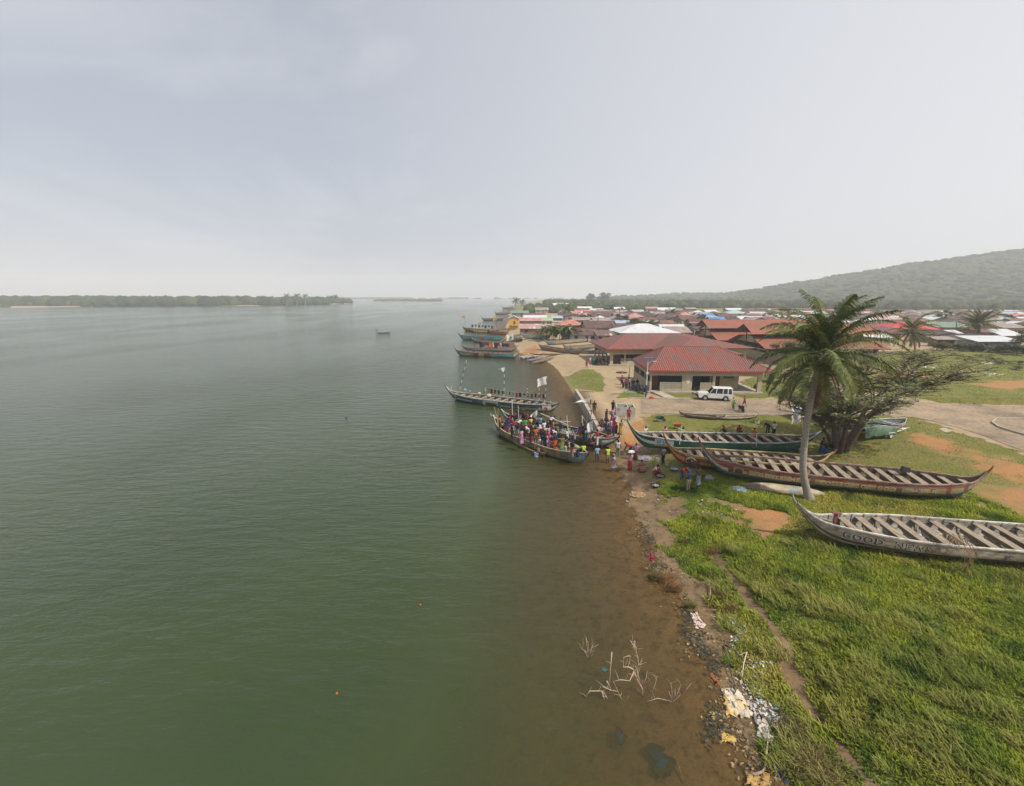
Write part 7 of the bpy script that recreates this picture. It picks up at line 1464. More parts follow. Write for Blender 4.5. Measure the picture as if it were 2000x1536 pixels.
# ---- the white four-wheel drive
def suv(g0,rz):
    e=empty('parked_car',g0,rz,'white boxy four-wheel-drive car parked on the road before the hall','car'); Wh=pm('white_car_paint',(.68,.68,.66),(.60,.60,.57),scale=1.5,rough=.25,spec=.6); K=plain('black_trim',(.02,.02,.02)); GL=pm('car_window_glass',(.015,.02,.022),(.03,.04,.045),rough=.08,spec=.8)
    L_,Wd=4.75,1.76
    def sect(prof,y0,y1,mi=0): 
        m_=MB(); m_.prism(prof,y0,y1,mi); return m_
    arch=lambda cx,r,n=9:[(cx+r*math.cos(PI-PI*k/n),.42+r*math.sin(PI-PI*k/n)) for k in range(n+1)]
    low=[(-2.32,.45)]+arch(-1.45,.42)+arch(1.36,.42)+[(2.3,.45),(2.33,.98),(2.28,1.08),(-.85,1.12),(-2.22,1.08),(-2.36,1.0),(-2.38,.7)]
    m_=MB(); n=len(low)
    for (y0,y1) in ((-Wd/2,-Wd/2+.30),(Wd/2-.30,Wd/2)): m_.prism(low,y0,y1)
    core=[(-2.32,.55),(2.3,.55),(2.33,.979),(2.28,1.079),(-.85,1.119),(-2.22,1.079),(-2.36,.999),(-2.38,.7)]; m_.prism(core,-Wd/2+.30,Wd/2-.30); m_.build('body',Wh,e)
    b=[(-.90,-.84,1.10),(2.27,-.84,1.08),(2.27,.84,1.08),(-.90,.84,1.10)]; t=[(-.38,-.72,1.84),(2.20,-.74,1.86),(2.20,.74,1.86),(-.38,.72,1.84)]
    MB().add(b+t,[(0,1,5,4),(1,2,6,5),(2,3,7,6),(3,0,4,7)]).build('cabin_glass',GL,e)
    r_=MB(); r_.add([(x*1.0+dx,y*1.03,z) for (x,y,z),dx in zip(t,(-.06,.05,.05,-.06))]+[(x,y*.93,z+.09) for x,y,z in t],[(0,1,5,4),(1,2,6,5),(2,3,7,6),(3,0,4,7),(4,5,6,7),(3,2,1,0)]); r_.build('roof',Wh,e)
    for sd in (-1,1):
        for (xb,xt,w_) in ((-.90,-.38,.07),(.0,.10,.09),(.93,.98,.09),(1.62,1.62,.12),(2.24,2.13,.12)):
            MB().add([(xb-w_/2,sd*.855,1.09),(xb+w_/2,sd*.855,1.09),(xt+w_/2,sd*.752,1.86),(xt-w_/2,sd*.752,1.86),(xb-w_/2,sd*.80,1.09),(xb+w_/2,sd*.80,1.09),(xt+w_/2,sd*.68,1.82),(xt-w_/2,sd*.68,1.82)],[(0,1,2,3),(7,6,5,4),(0,3,7,4),(1,5,6,2)]).build('pillar',Wh,e)
        for x in (-1.45,1.36):
            w=MB(); w.lathe([(.0,-.13),(.2,-.13),(.33,-.12),(.385,-.08),(.385,.08),(.33,.12),(.2,.13),(0,.13)],n=20); o=w.build('wheel',K,e,smooth=True); o.location=(x,sd*.76,.385); o.rotation_euler=(PI/2,0,0)
            h=MB(); h.lathe([(0,.0),(.09,.02),(.12,-.01),(.21,.0),(.22,.02),(0,.02)],n=16); q=h.build('rim',plain('steel_rim',(.35,.35,.34)),o); q.location=(0,0,-sd*.125)
        MB().box((-2.30,sd*.62,.80),(.06,.24,.18)).build('headlight',plain('headlight_glass',(.5,.5,.48),rough=.15),e); MB().box((2.34,sd*.70,.85),(.05,.18,.26)).build('tail_light',plain('tail_red',(.3,.02,.02)),e); MB().box((-.95,sd*.98,1.18),(.10,.18,.16)).build('wing_mirror',K,e)
        for x in (.36,1.15): MB().box((x-.3,sd*.893,.98),(.14,.02,.035)).build('door_handle',K,e)
    MB().box((-2.34,0,.80),(.05,.95,.2)).build('grille',K,e); MB().box((-2.42,0,.52),(.16,1.74,.18)).build('front_bumper',K,e); MB().box((2.40,0,.52),(.14,1.70,.16)).build('rear_bumper',K,e)
    bb=MB(); bb.tube([(-2.55,-.5,.45),(-2.55,-.5,.95),(-2.55,.5,.95),(-2.55,.5,.45)],.03,6); bb.build('bull_bar',K,e)
a=gnd(1372,783); b=gnd(1427,784.5); d=b-a; c=(a+b)/2+Vector((0,.75,0)); suv((c.x,c.y,hz(c.x,c.y)+.03),math.atan2(d.y,d.x)+R(-6))
# ---- tarpaulined aluminium boat on a trailer, and a second one under the tree
def trailer_boat(px,py,rz,label,tarp=True,L_=4.6):
    g0=gnd(px,py); e=empty('trailer_boat',g0,R(rz),label,'boat trailer'); e.scale=(1.15,)*3; AL=pm('bare_aluminium',(.50,.52,.54),(.38,.40,.42),scale=3,rough=.35,metal=.5); h=Hull(L_,1.9,.75,.15,.0,tb=.12,ts=.01,sheer=.12)
    V=[];F=[];nu,nv=30,6
    for i in range(nu+1):
        for sd in (-1,1):
            for j in range(nv+1):
                t=i/nu; p=h.pos(t*.98,j/nv,sd); 
                if t>.7: hb_=h.B/2; v=j/nv; p.y=sd*hb_*(1-(1-v)**2.2); p.z=h.zg(.7)*v
                V.append((L_/2-p.x,p.y,p.z+.55))
    W_=2*(nv+1)
    for i in range(nu):
        for s in (0,nv+1):
            for j in range(nv): F.append((i*W_+s+j,(i+1)*W_+s+j,(i+1)*W_+s+j+1,i*W_+s+j+1))
    m_=MB(); m_.add(V,F); k=nu*W_; m_.add([V[k+nv],V[k+2*nv+1],V[k]],[(0,1,2)]); m_.build('hull',AL,e)
    MB().box((.2,0,.95),(L_*.75,1.3,.04)).build('floor',plain('brown_boat_floor',(.13,.10,.08)),e)
    for x in (-.6,.6,1.3): MB().box((x,0,1.12),(.35,1.6,.05)).build('bench',AL,e)
    for sd in (-1,1):
        MB().tube([(L_/2-h.pos(.03+.95*i/12,1,sd).x,h.pos(min(.7,.03+.95*i/12),1,sd).y*(1 if i<9 else 1),h.pos(.03+.65*i/12,1,sd).z+.57) for i in range(13)],.035,6).build('gunwale',AL,e)
        w=MB(); w.lathe([(0,-.09),(.2,-.09),(.28,-.05),(.28,.05),(.2,.09),(0,.09)],n=16); o=w.build('wheel',DARKM,e); o.location=(-.2,sd*1.05,.28); o.rotation_euler=(PI/2,0,0); q=MB().lathe([(0,0),(.15,.0),(.15,.02),(0,.02)],n=12).build('rim',POLEW,o); q.location=(0,0,.09 if sd<0 else -.11)
        MB().box((-.2,sd*1.05,.62),(.8,.24,.05)).build('mudguard',POLEW,e); MB().tube([(-2.2,sd*.6,.45),(1.2,sd*.6,.45),(3.4,0,.48)],.04,6).build('trailer_rail',POLEW,e)
    MB().tube([(2.2,0,.46),(3.9,0,.5)],.04,6).build('draw_bar',POLEW,e); MB().tube([(3.3,0,.5),(3.3,0,0)],.025,6).build('jockey_leg',POLEW,e)
    if tarp:
        V=[];F=[];rs=np.random.RandomState(4); nx_,ny_=24,20
        for i in range(nx_+1):
            for j in range(ny_+1):
                u=i/nx_; v=j/ny_*2-1; x=-L_/2-.25+u*(L_*.62); a=v*PI/2; ridge=1.75-.45*u**1.5; y=1.12*math.sin(a)**1 if abs(v)<1 else 1.12*v; z=.42+(ridge-.42)*math.cos(a)**.55 if abs(v)<.999 else .42
                z+=.05*math.sin(u*17+v*3)+.03*rs.randn(); y+=.03*math.sin(u*11+v*9); V.append((x,y,z))
        for i in range(nx_):
            for j in range(ny_): a=i*(ny_+1)+j; F.append((a,a+1,a+ny_+2,a+ny_+1))
        MB().add(V,F).build('tarpaulin',pm('dark_green_tarpaulin',(.10,.17,.11),(.06,.11,.075),scale=3,rough=.5,bump=.4),e,smooth=True)
trailer_boat(1718,851,15,'aluminium boat on a trailer half covered by a green tarpaulin',True,6.4)
trailer_boat(1590,818,8,'bare grey boat and trailer in the shade behind the palm trunk',False,4.6)
# net heap, sacks, poles by the boats
def heap(px,py,rx,ry,h,mat,label,name='net_heap',cat='fishing net',base=None,seed=0,n=700,col=((.2,.3,.38),(.5,.52,.5),(.12,.18,.22)),s=.07):
    rs=np.random.RandomState(seed+px); g0=gnd(px,py) if base is None else at(px,py,base); V=[];F=[];C=[]
    m_=MB(); m_.lathe([(rx,0),(rx*.85,h*.45),(rx*.5,h*.8),(.01,h)],n=14,sy=ry/rx); r=empty(name,g0,0,label,cat); m_.build('core',mat,r)
    for k in range(n):
        a=rs.rand()*6.28; q=math.sqrt(rs.rand())*1.15; z=h*max(0,1-q**2)+.03; p=np.array([q*rx*math.cos(a),q*ry*math.sin(a),z+rs.rand()*.05]); b=rs.rand()*6.3; d=np.array([math.cos(b),math.sin(b),rs.randn()*.4])*s*(.5+rs.rand()); e_=np.cross(d,rs.randn(3)); e_=e_/np.linalg.norm(e_)*s*.3; i=len(V); V+=[p-d,p-e_,p+d,p+e_]; C+=[np.array(col[rs.randint(len(col))])*(.7+.5*rs.rand())]*4; F.append((i,i+1,i+2,i+3))
    npmesh('surface',np.array(V),np.array(F),LEAF,parent=r,col=np.array(C)); return r
heap(1442,959,.75,.5,.28,NETB,'blue grey fishing net heap on the grass by the upturned dugout'); heap(1362,908,.9,.5,.2,NETB,'pale blue net spread under the longest boat bow'); heap(1235,766,1.6,.7,.15,NETG,'pale green net laid on grass beside the lamp post',col=((.3,.42,.32),(.4,.5,.4)))
heap(1247,968,.62,.42,.22,plain('husk_core',(.4,.27,.13)),'straw coloured heap of husks at the water edge','husk_heap','heap',n=900,col=((.62,.45,.25),(.55,.38,.2),(.7,.55,.35),(.4,.25,.12)),s=.06)
heap(1272,779,.45,.3,.3,cloth('red'),'orange red sack heap at the foot of the lamp post','sack_heap','heap',n=60,col=((.5,.12,.04),))
heap(1262,896,.9,.6,.1,cloth('lilac'),'lilac cloth spread with small fish under the green bow','drying_cloth','cloth',n=200,col=((.5,.48,.52),(.3,.3,.35))); heap(1385,936,.42,.3,.35,cloth('grey'),'grey sack lying on the grass in the boat shade','sack','sack',n=30,col=((.4,.4,.38),))
# motorbikes in the shade of the halls
def motorbike(px,py,rz,label):
    g0=gnd(px,py); e=empty('motorbike',g0,R(rz),label,'motorbike',None)
    for x in (-.62,.62):
        w=MB(); n=18; w.tube([(x+.29*math.cos(2*PI*k/n),0,.31+.29*math.sin(2*PI*k/n)) for k in range(n+1)],.045,6,cap=False); w.build('wheel',DARKM,e)
    m_=MB(); m_.tube([(-.62,0,.31),(-.15,0,.45),(.25,0,.72),(.62,0,.31)],.04,6); m_.box((.02,0,.42),(.42,.24,.3)); m_.build('frame',DARKM,e); MB().lathe([(0,-.13),(.13,-.1),(.15,0),(.13,.1),(0,.13)],(.18,0,.78),10).build('fuel_tank',plain('bike_tank_%d'%(px%3),((.3,.02,.03),(.03,.05,.2),(.03,.03,.03))[px%3]),e)
    MB().box((-.33,0,.80),(.7,.22,.08)).build('seat',DARKM,e); MB().tube([(.55,-.35,1.0),(.48,0,1.02),(.55,.35,1.0)],.02,5).build('handlebar',DARKM,e)
for k,(px,py) in enumerate(((1238,771),(1246,772),(1254,774),(1262,775.5))): motorbike(px-3,py-6,100,'motorbike parked in the hall shade, %s from the left'%['first','second','third','fourth'][k])
for k,(px,py) in enumerate(((1168,714),(1174,713),(1181,714),(1187,713))): motorbike(px,py,80,'motorbike under the second hall eave, %s from the left'%['first','second','third','fourth'][k])
# plastic chair, generator, drum, dog and small things
def chair(px,py,label):
    g0=gnd(px,py); e=empty('plastic_chair',(g0.x,g0.y,1.34),R(160),label,'chair'); W_=plain('white_plastic',(.65,.65,.64)); MB().box((0,0,.43),(.45,.45,.04)).build('seat',W_,e); MB().box((-.21,0,.66),(.04,.45,.45)).build('backrest',W_,e)
    for x in (-.2,.2):
        for y in (-.2,.2): MB().box((x,y,.21),(.04,.04,.42)).build('leg',W_,e)
chair(1456,755,'white plastic chair at the far edge of the verandah')
g0=gnd(1428,760); e=empty('generator',(g0.x,g0.y+.8,1.32),0,'yellow and black generator on the verandah floor','generator'); MB().box((0,0,.42),(1.0,.6,.3)).build('tank',cloth('yellow'),e); MB().box((0,0,.15),(.9,.55,.24)).build('engine',DARKM,e)
g0=gnd(1160,712); e=empty('water_drum',g0,0,'large green plastic drum beside the second hall','drum'); MB().lathe([(0,0),(.5,0),(.52,.1),(.5,.55),(.52,.6),(.5,1.1),(.45,1.15),(0,1.15)],n=18).build('body',plain('drum_green',(.03,.14,.10)),e,smooth=True)
g0=gnd(1214,729); e=empty('charcoal_ring',g0,0,'ring of dark stones and ash between the two halls','fire ring'); m_=MB()
for k in range(14): m_.box((.9*math.cos(k*.45),.6*math.sin(k*.45),.1),(.35,.25,.25),rz=k*.7)
m_.build('stones',plain('sooty_stone',(.09,.08,.07)),e)
for k,(px,py) in enumerate(((1335,902),(1312,941),(1390,905))): pass
# long bamboo poles laid across the numbered boat with two little flags
p0=at(1460,850,G_+1.9); p1=at(1572,851,G_+1.9); e=empty('bamboo_pole',p0,0,'orange bamboo pole lashed along the rail of the numbered boat','pole'); MB().tube([(0,0,0),tuple((p1-p0)*.5+Vector((0,0,-.05))),tuple(p1-p0)],.04,6).build('shaft',plain('orange_bamboo',(.45,.24,.10)),e)
for (x0,y0,x1,y1,w_,lab) in ((1481,846,1484,822,.35,'small white pennant on a stick above the numbered boat'),(1568,856,1566,808,.8,'white flag on a stick left of the palm trunk'),(1477,872,1478,848,0,'bare brown stick tied upright between the two boats'),(1327,868,1332,832,0,'white painted pole with crosspiece standing in the red boat bow')):
    Yq=at(x0,y0,G_+1).y; p0=vert(x0,y0,Yq); p1=vert(x1,y1,Yq); e=empty('flag_pole' if w_ else 'pole',p0,0,lab,'flag' if w_ else 'pole'); MB().tube([(0,0,0),tuple(p1-p0)],.035,6).build('shaft',WOODY if w_ else POLEW,e)
    if w_: o=cloth_flag('flag',w_*1.2,w_,None,seed=2,sag=.3).build('flag',CLOTHW,e,smooth=True); o.location=p1-p0
    elif x0==1327: MB().tube([tuple((p1-p0)*.8+Vector((-.3,0,.1))),tuple((p1-p0)*.8+Vector((.3,0,-.1)))],.03,5).build('cross_piece',POLEW,e)
# flags over the moored boats
YF=pm('yellow_flag_cloth',(.60,.36,.04),(.5,.28,.03),scale=2)
for k,(x0,y0,x1,y1,w_,mt,lab) in enumerate(((906,636,908,616,1.6,YF,'yellow flag over the bow of the outermost flagged boat'),(939,641,939,630,1.5,YF,'yellow flag in the middle of the flagged boat'),(970,640,970,620,1.8,YF,'yellow flag nearest the yellow house'),(1003,667,1003.5,652,2.6,CLOTHW,'big white green and yellow flag above the net heap'),(927,688,925,655,0,None,'black and white mast standing off the large moored boat'),(940,690,939,666,0,None,'dark mast on the large moored boat'))):
    Yq=at(x0,y0,1.0).y; p0=vert(x0,y0,Yq); p1=vert(x1,y1,Yq); e=empty('flag_mast' if w_ else 'mast',p0,0,lab,'flag' if w_ else 'mast'); MB().tube([(0,0,-.3),tuple(p1-p0)],.06,6).build('shaft',POLEK,e)
    if w_:
        o=cloth_flag('flag',w_,w_*.8,None,seed=k,sag=.2).build('flag',mt,e,smooth=True); o.location=p1-p0
        if k==3: d=MB().lathe([(0,0),(.45,0)],n=14,cap=False); o2=d.build('green_disc',plain('flag_green',(.05,.35,.10)),e); o2.location=(p1-p0)+Vector((-1.0,-.22,-1.3)); o2.rotation_euler=(PI/2,0,0); o3=cloth_flag('yellow_panel',.9,.8,None,seed=1,sag=.2).build('yellow_panel',YF,e); o3.location=(p1-p0)+Vector((-2.5,0,-.9))
# washing on the moored boats: lines of nets and cloths
for (x0,y0,x1,y1,lab,cs) in ((940,668,995,671,'line of dark cloths drying over the pale blue moored boat',['black','brown','maroon','black','orange','cream','black','maroon','cream','black','navy','black']),(920,634,965,637,'line of dark cloths over the flagged boat',['black','brown','black','dark green','black','black','brown'])):
    Yq=at(x0,y0+12,1.0).y; p0=vert(x0,y0,Yq); p1=vert(x1,y1,Yq); e=empty('washing_line',p0,0,lab,'washing line'); d=p1-p0; MB().tube([(0,0,0),tuple(d)],.04,4).build('rope',ROPE,e)
    for k,c in enumerate(cs): o=cloth_flag('cloth',rnd.uniform(.7,1.1),rnd.uniform(.7,1.8),None,seed=k,sag=.05).build('cloth',cloth(c),e); o.location=d*((k+.7)/len(cs))
    for q in (0,1): MB().tube([tuple(d*q),tuple(d*q+Vector((0,0,-2.2)))],.05,5).build('post',POLEK,e)
# ---- shore litter, dead branches, driftwood
def branch(label,base,lines,name='dead_branch',mat=None,r=.03,Ybase=None,cat='branch'):
    b=at(base[0],base[1],0); r_=empty(name,b,0,label,cat); m_=MB()
    r=r*.72
    for ln in lines:
        pts=[];
        for (px,py,*dz) in ln:
            q=vert(px,py,b.y+(dz[0] if dz else 0)); pts.append(q-b)
        rr=[r*(1-.75*k/max(1,len(pts)-1)) for k in range(len(pts))]; m_.tube(pts,rr,6)
        for k in range(1,len(pts)):
            for _ in range(2):
                q=pts[k-1].lerp(pts[k],rnd.random()); e=q+Vector((rnd.uniform(-.3,.3),rnd.uniform(-.3,.3),rnd.uniform(.05,.35))); m_.tube([q,(q+e)/2+Vector((.03,0,.02)),e],[r*.35,r*.25,r*.12],4)
    m_.build('wood',mat or pm('bleached_twigs',(.55,.42,.33),(.38,.28,.21),scale=12,rough=.9),r_,smooth=True)
branch('forked bleached branch rising highest out of the shallows',(1254,1358),[[(1254,1362),(1255,1346),(1243,1325),(1240,1310),(1247,1300),(1246,1285),(1242,1270),(1239,1252)],[(1243,1270),(1230,1250)],[(1240,1310),(1228,1303),(1217,1303),(1218,1284),(1231,1280)],[(1243,1325),(1236,1308)],[(1254,1340),(1262,1325),(1264,1312)],[(1242,1275),(1237,1262)],[(1247,1300),(1254,1296)],[(1250,1335),(1246,1318),(1243,1306)]],r=.035)
branch('low zigzag bleached branch left of the tall forked one',(1190,1365),[[(1238,1312),(1230,1330),(1212,1328),(1198,1331),(1214,1366),(1220,1372)],[(1195,1274,0),(1192,1310),(1190,1362)],[(1144,1362),(1152,1350),(1176,1350),(1185,1362),(1188,1372)],[(1177,1341),(1192,1348),(1206,1351)],[(1185,1330),(1193,1345)],[(1176,1352),(1184,1380)]],r=.032)
branch('small bleached twig cluster furthest from the bank',(1150,1285),[[(1150,1287),(1146,1260),(1145,1245)],[(1150,1287),(1156,1266),(1169,1259)],[(1150,1287),(1142,1272),(1135,1266)],[(1151,1285),(1154,1270),(1158,1260)],[(1148,1285),(1149,1262),(1148,1252)]],r=.022)
branch('fan of thin twigs rising from a sunken branch nearest the bank',(1315,1370),[[(1260,1372),(1285,1364),(1315,1371),(1328,1358)],[(1315,1370),(1312,1345),(1310,1332)],[(1317,1368),(1319,1345)],[(1320,1366),(1325,1350),(1330,1338)],[(1336,1353),(1350,1335)],[(1313,1368),(1306,1350)],[(1270,1362),(1280,1335),(1284,1320)]],r=.02)
def driftwood(label,pts,r=.05,mat=None,name='driftwood'):
    P_=[gnd(*p) for p in pts]; b=P_[0]; m_=MB(); n=len(P_); m_.tube([p-b+Vector((0,0,.05+.12*math.sin(PI*k/(n-1)))) for k,p in enumerate(P_)],[r*(1-.5*k/(n-1)) for k in range(n)],7); e=empty(name,b,0,label,'driftwood'); m_.build('wood',mat or pm('grey_driftwood',(.34,.26,.19),(.2,.15,.11),scale=8,rough=.9,bump=.4),e,smooth=True)
driftwood('curved bare branch arcing over the mud beside the straw',[(1378,1179),(1386,1172),(1387,1155),(1383,1145),(1377,1140)],.045)
driftwood('long pale forked palm stalk at the water edge near the bottom',[(1494,1500),(1497,1470),(1500,1440),(1502,1425)],.03,pm('pale_stalk',(.55,.47,.38),(.4,.33,.25),scale=8)); driftwood('curved dark log in the mud near the bottom edge',[(1462,1513),(1475,1519),(1488,1514),(1495,1500)],.06)
driftwood('thin black stick slanting across the mud channel',[(1413,1263),(1418,1290),(1430,1330),(1440,1350)],.03,DARKM); driftwood('second thin black stick beside the mud channel',[(1418,1262),(1436,1278),(1446,1300)],.03,DARKM); driftwood('pale twisted root among the litter',[(1438,1275),(1445,1285),(1458,1280),(1452,1300),(1448,1330)],.04,pm('pale_stalk',(.55,.47,.38),(.4,.33,.25)))
driftwood('brown sunken branch under the shallows near the bottom',[(1313,1480),(1325,1505),(1335,1530)],.04)
def sheet(label,pts,mat,name='tarpaulin',cat='tarpaulin',h=.12,seed=0,n=16):
    """crumpled sheet lying on the ground over a photographed outline (quad)"""
    P_=[gnd(*p) for p in pts]; b=P_[0]; rs=np.random.RandomState(seed); V=[];F=[]
    for i in range(n+1):
        for j in range(n+1):
            u=i/n; v=j/n; p=(P_[0].lerp(P_[1],u)).lerp(P_[3].lerp(P_[2],u),v)-b; z=h*(.5+.5*mnoise.noise(Vector((p.x*3+seed,p.y*3,0)))+.35*mnoise.noise(Vector((p.x*9,p.y*9,seed))))
            e=1 if 0<i<n and 0<j<n else .4; V.append((p.x+.05*rs.randn(),p.y+.05*rs.randn(),max(hz(b.x+p.x,b.y+p.y),-.02)-b.z+.02+z*e))
    for i in range(n):
        for j in range(n): a=i*(n+1)+j; F.append((a,a+1,a+n+2,a+n+1))
    m_=MB(); m_.add(V,F); o=m_.build(name,mat,smooth=True); o.location=b; return tag(o,label,cat)
sheet('crumpled yellow and cream tarpaulin half sunk at the water edge',[(1408,1345),(1440,1348),(1475,1402),(1420,1398)],pm('yellow_cream_tarp',(.50,.33,.09),(.52,.45,.34),scale=2.2,rough=.6,lo=.42,hi=.55),seed=1,h=.16)
sheet('crumpled white plastic sheet trailing down to the pale stalk',[(1464,1370),(1480,1380),(1512,1462),(1484,1440)],pm('dirty_white_plastic',(.62,.58,.52),(.42,.36,.30),scale=4,rough=.5),seed=2,h=.2)
sheet('flattened pinkish white sack lying in the mud channel',[(1348,1199),(1360,1196),(1378,1224),(1360,1227)],pm('pink_white_sack',(.58,.47,.40),(.48,.36,.30),scale=4),seed=3,h=.05,name='sack',cat='sack')
sheet('dark yellow tarpaulin sheet cut by the bottom edge of the picture',[(1462,1520),(1500,1515),(1512,1560),(1450,1560)],pm('ochre_tarp',(.40,.25,.08),(.3,.19,.07),scale=3),seed=4,h=.12); sheet('small torn yellow plastic piece in the shallows',[(1410,1440),(1425,1436),(1438,1448),(1412,1454)],pm('torn_yellow',(.50,.33,.07),(.4,.27,.08)),seed=5,h=.06,n=8)
sheet('olive yellow scrap under water left of the big tarpaulin',[(1386,1394),(1394,1393),(1400,1406),(1388,1408)],pm('torn_olive',(.34,.28,.08),(.25,.2,.08)),seed=6,h=.05,n=6); sheet('faded blue board near the bottom of the bank',[(1503,1482),(1507,1481),(1524,1512),(1518,1514)],plain('faded_blue_board',(.13,.20,.27)),name='board',cat='board',seed=7,h=.04,n=6); sheet('dark grey board beside the faded blue one',[(1518,1500),(1524,1498),(1545,1530),(1538,1534)],plain('dark_board',(.06,.06,.07)),name='board',cat='board',seed=8,h=.04,n=6)
sheet('small red plastic scrap in the shallows under the bank',[(1267,1083),(1272,1081),(1278,1095),(1271,1098)],cloth('crimson'),name='plastic_scrap',cat='litter',seed=9,h=.05,n=5); sheet('rusty red strip in the shallow water',[(1388,1318),(1394,1317),(1406,1338),(1400,1341)],plain('rust_strip',(.25,.09,.03)),name='rusty_strip',cat='litter',seed=10,h=.03,n=5)
sheet('pale stone slab set in the grass by the road bend',[(1832,838),(1845,836),(1862,843),(1848,845)],CONC,name='stone_slab',cat='slab',seed=11,h=.02,n=4)
def litter(name,label,regs,cols,n,smin,smax,seed,thick=.02,flat=False):
    rs=np.random.RandomState(seed); V=[];F=[];C=[]
    for k in range(n):
        (a,b,rx,ry)=regs[rs.randint(len(regs))]; px=a+rs.randn()*rx; py=b+rs.randn()*ry; g0=at(px,py,.45); z=hz(g0.x,g0.y); 
        if z<-.35: continue
        g0=at(px,py,z); s=rs.uniform(smin,smax); c=np.array(cols[rs.randint(len(cols))])*(.7+.5*rs.rand()); an=rs.rand()*6.3; d=np.array([math.cos(an),math.sin(an),rs.randn()*.25])*s; e=np.array([-math.sin(an),math.cos(an),rs.randn()*.35])*s*rs.uniform(.25,.9); fl_=.25 if flat else 1.0; p=np.array([g0.x,g0.y,max(z,0)+thick*fl_+rs.rand()*.05*fl_]); d[2]*=fl_; e[2]*=fl_; up=np.array([0,0,s*.35*rs.rand()*fl_]); i=len(V)
        V+=[p-d-e,p+d-e*.7,p+d*.8+e,p-d*.9+e,p+up]; C+=[c]*5; F+=[(i,i+1,i+4),(i+1,i+2,i+4),(i+2,i+3,i+4),(i+3,i,i+4)]
    o=npmesh(name,np.array(V),np.array(F),LEAF,col=np.array(C)); return tag(o,label,'litter',kind='stuff')
litter('plastic_litter','dense band of white and blue plastic litter on the bank',[(1460,1300,14,16),(1475,1330,16,16),(1492,1360,18,18),(1505,1390,16,20),(1520,1415,10,14),(1432,1215,6,8),(1445,1245,7,14),(1420,1205,8,10),(1450,1275,9,12),(1525,1440,9,14)],[(.6,.6,.58),(.5,.55,.6),(.25,.35,.5),(.45,.4,.3),(.2,.17,.13),(.3,.35,.25),(.65,.62,.55),(.15,.12,.1)],1500,.025,.08,1)
litter('bank_debris','brown twigs, husks and leaf debris strewn along the muddy bank',[(1240,990,14,16),(1255,1030,12,22),(1285,1080,14,20),(1310,1110,18,20),(1340,1150,22,22),(1380,1190,22,20),(1410,1230,16,20),(1430,1280,14,22),(1440,1330,14,22),(1420,1380,14,22),(1450,1430,20,22),(1480,1480,22,24),(1520,1500,24,20),(1360,1250,16,18)],[(.10,.07,.04),(.05,.035,.02),(.28,.18,.09),(.38,.26,.14),(.14,.13,.06),(.2,.13,.07),(.17,.12,.065),(.15,.105,.06)],3000,.02,.07,2,flat=True)
litter('weed_mats','dark weed mats lying in the mud and shallows',[(1345,1205,10,14),(1358,1240,12,16),(1375,1268,9,10),(1350,1175,8,8),(1276,1060,8,16),(1262,1040,8,14),(1290,1110,10,12),(1395,1300,8,14),(1400,1420,12,22)],[(.05,.045,.025),(.08,.07,.035),(.035,.03,.02)],1500,.02,.09,3,flat=True)
litter('pale_scraps','scattered pale scraps on the grass and sand',[(1390,990,30,6),(1420,1000,20,5),(1500,930,60,30),(1750,870,120,40),(1380,1010,40,10),(1250,850,30,20),(1350,820,90,10),(1900,1000,90,30),(1300,960,50,20)],[(.6,.58,.55),(.5,.45,.38),(.3,.4,.5)],260,.03,.08,4)
litter('white_scraps_far','strung out white scraps of rubbish in the open field',[(1890,727,14,1.5),(1930,731,16,1.2),(1925,710,10,1),(1820,718,16,1.5)],[(.6,.6,.58),(.5,.5,.5),(.5,.25,.2)],90,.15,.4,5)
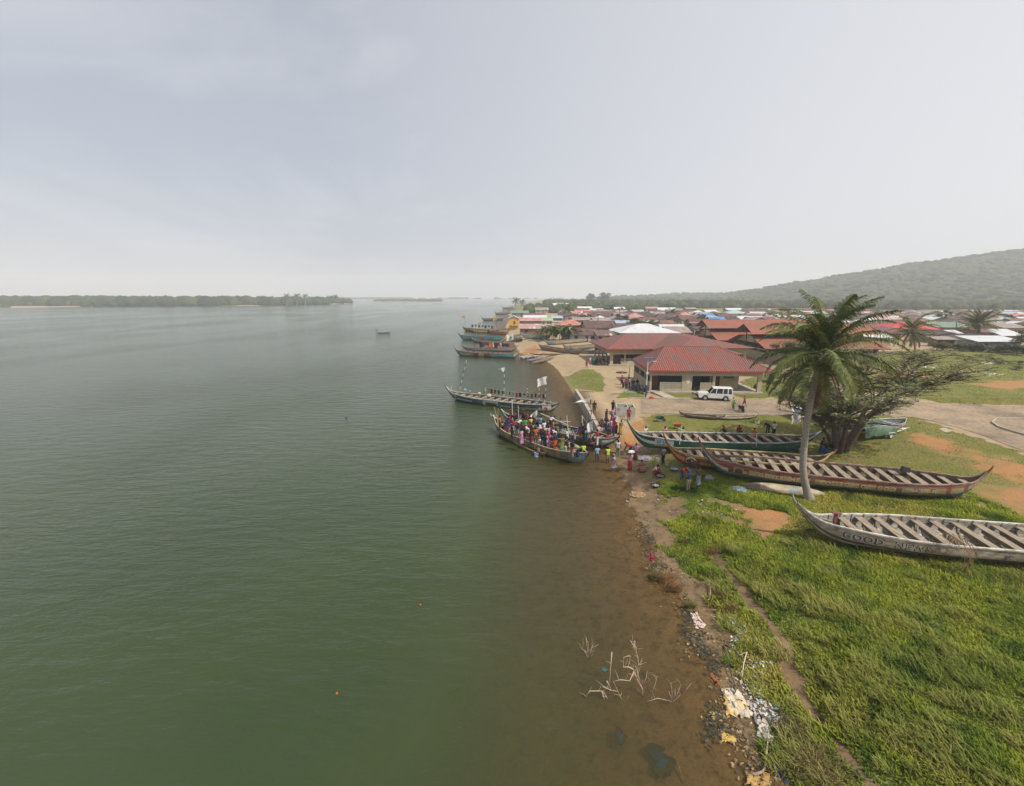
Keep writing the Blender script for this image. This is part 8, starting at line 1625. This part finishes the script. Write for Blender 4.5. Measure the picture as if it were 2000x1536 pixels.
# dark sunken patches on the river bed
for k,(px,py,w_,h_,lab) in enumerate(((1288,1488,.42,.62,'dark sunken patch of weed nearest the bottom of the picture'),(1212,1440,.2,.35,'faint dark patch under the shallows left of the large one'),(1180,1310,.2,.15,'teal coloured sunken scrap by the zigzag branch'))):
    p=at(px,py,-.08); m_=MB(); rs=np.random.RandomState(k); vs=[(w_*(1+.25*rs.randn())*math.cos(a*.4),h_*(1+.15*rs.randn())*math.sin(a*.4),.02*rs.rand()) for a in range(16)]; m_.add(vs+[(0,0,.05)],[(i,(i+1)%16,16) for i in range(16)]); m_.add([(x*1.0,y*1.0,z-.06) for x,y,z in vs],[tuple(range(16))[::-1]]); o=m_.build('sunken_weed',plain('sunken_dark_%d'%k,((.02,.03,.022),(.03,.035,.025),(.03,.10,.10))[k])); o.location=(p.x,p.y,-.03 if k<2 else -.02); tag(o,lab,'weed')
for (px,py,lab) in ((821,1182,'tiny orange float upper of the two drifting alone'),(658,1355,'tiny orange float lower of the two drifting alone')):
    p=at(px,py,0); o=MB().lathe([(0,-.03),(.05,0),(.04,.04),(0,.05)],n=10).build('float',cloth('orange')); o.location=p; tag(o,lab,'float')
p=at(676,816,0); o=MB().lathe([(0,-.05),(.16,0),(.12,.12),(0,.14)],n=10,sy=.6).build('bottle_float',cloth('blue')); o.location=p; tag(o,'small blue plastic object drifting in mid river','float')
# dry palm frond hanging over the nearest boat
rs=np.random.RandomState(9); V,F,C=frond(-PI/2+.25,.25,2.6,2.4,rs,34,.9,dead=True,w=.05); p=at(1838,1040,G_+1.9); o=npmesh('dry_palm_frond',V,F,LEAF,col=C); o.location=p; tag(o,'dry brown palm frond hanging over the side of the GOOD NEWS boat','palm frond')

for k,(px,py,pt,lab) in enumerate(((1168,650,612,'bare utility pole over the brown roofs behind the second hall'),(1343,655,630,'dark utility pole beside the tan roof left of the market halls'),(1210,640,602,'thin utility pole left of the white pyramid roof'),(1420,618,596,'hazy utility pole behind the blue house'),(1868,660,628,'dark utility pole at the right hand houses'),(1560,635,604,'utility pole behind the market hall ridge'))):
    g0=gnd(px,py); t=vert(px,pt,g0.y)-g0; e=empty('utility_pole',g0,0,lab,'utility pole'); MB().tube([(0,0,0),tuple(t)],[.14,.10],6).build('shaft',WOODD,e); MB().box((0,0,t.z-.5),(1.8,.1,.1)).build('cross_arm',WOODD,e)
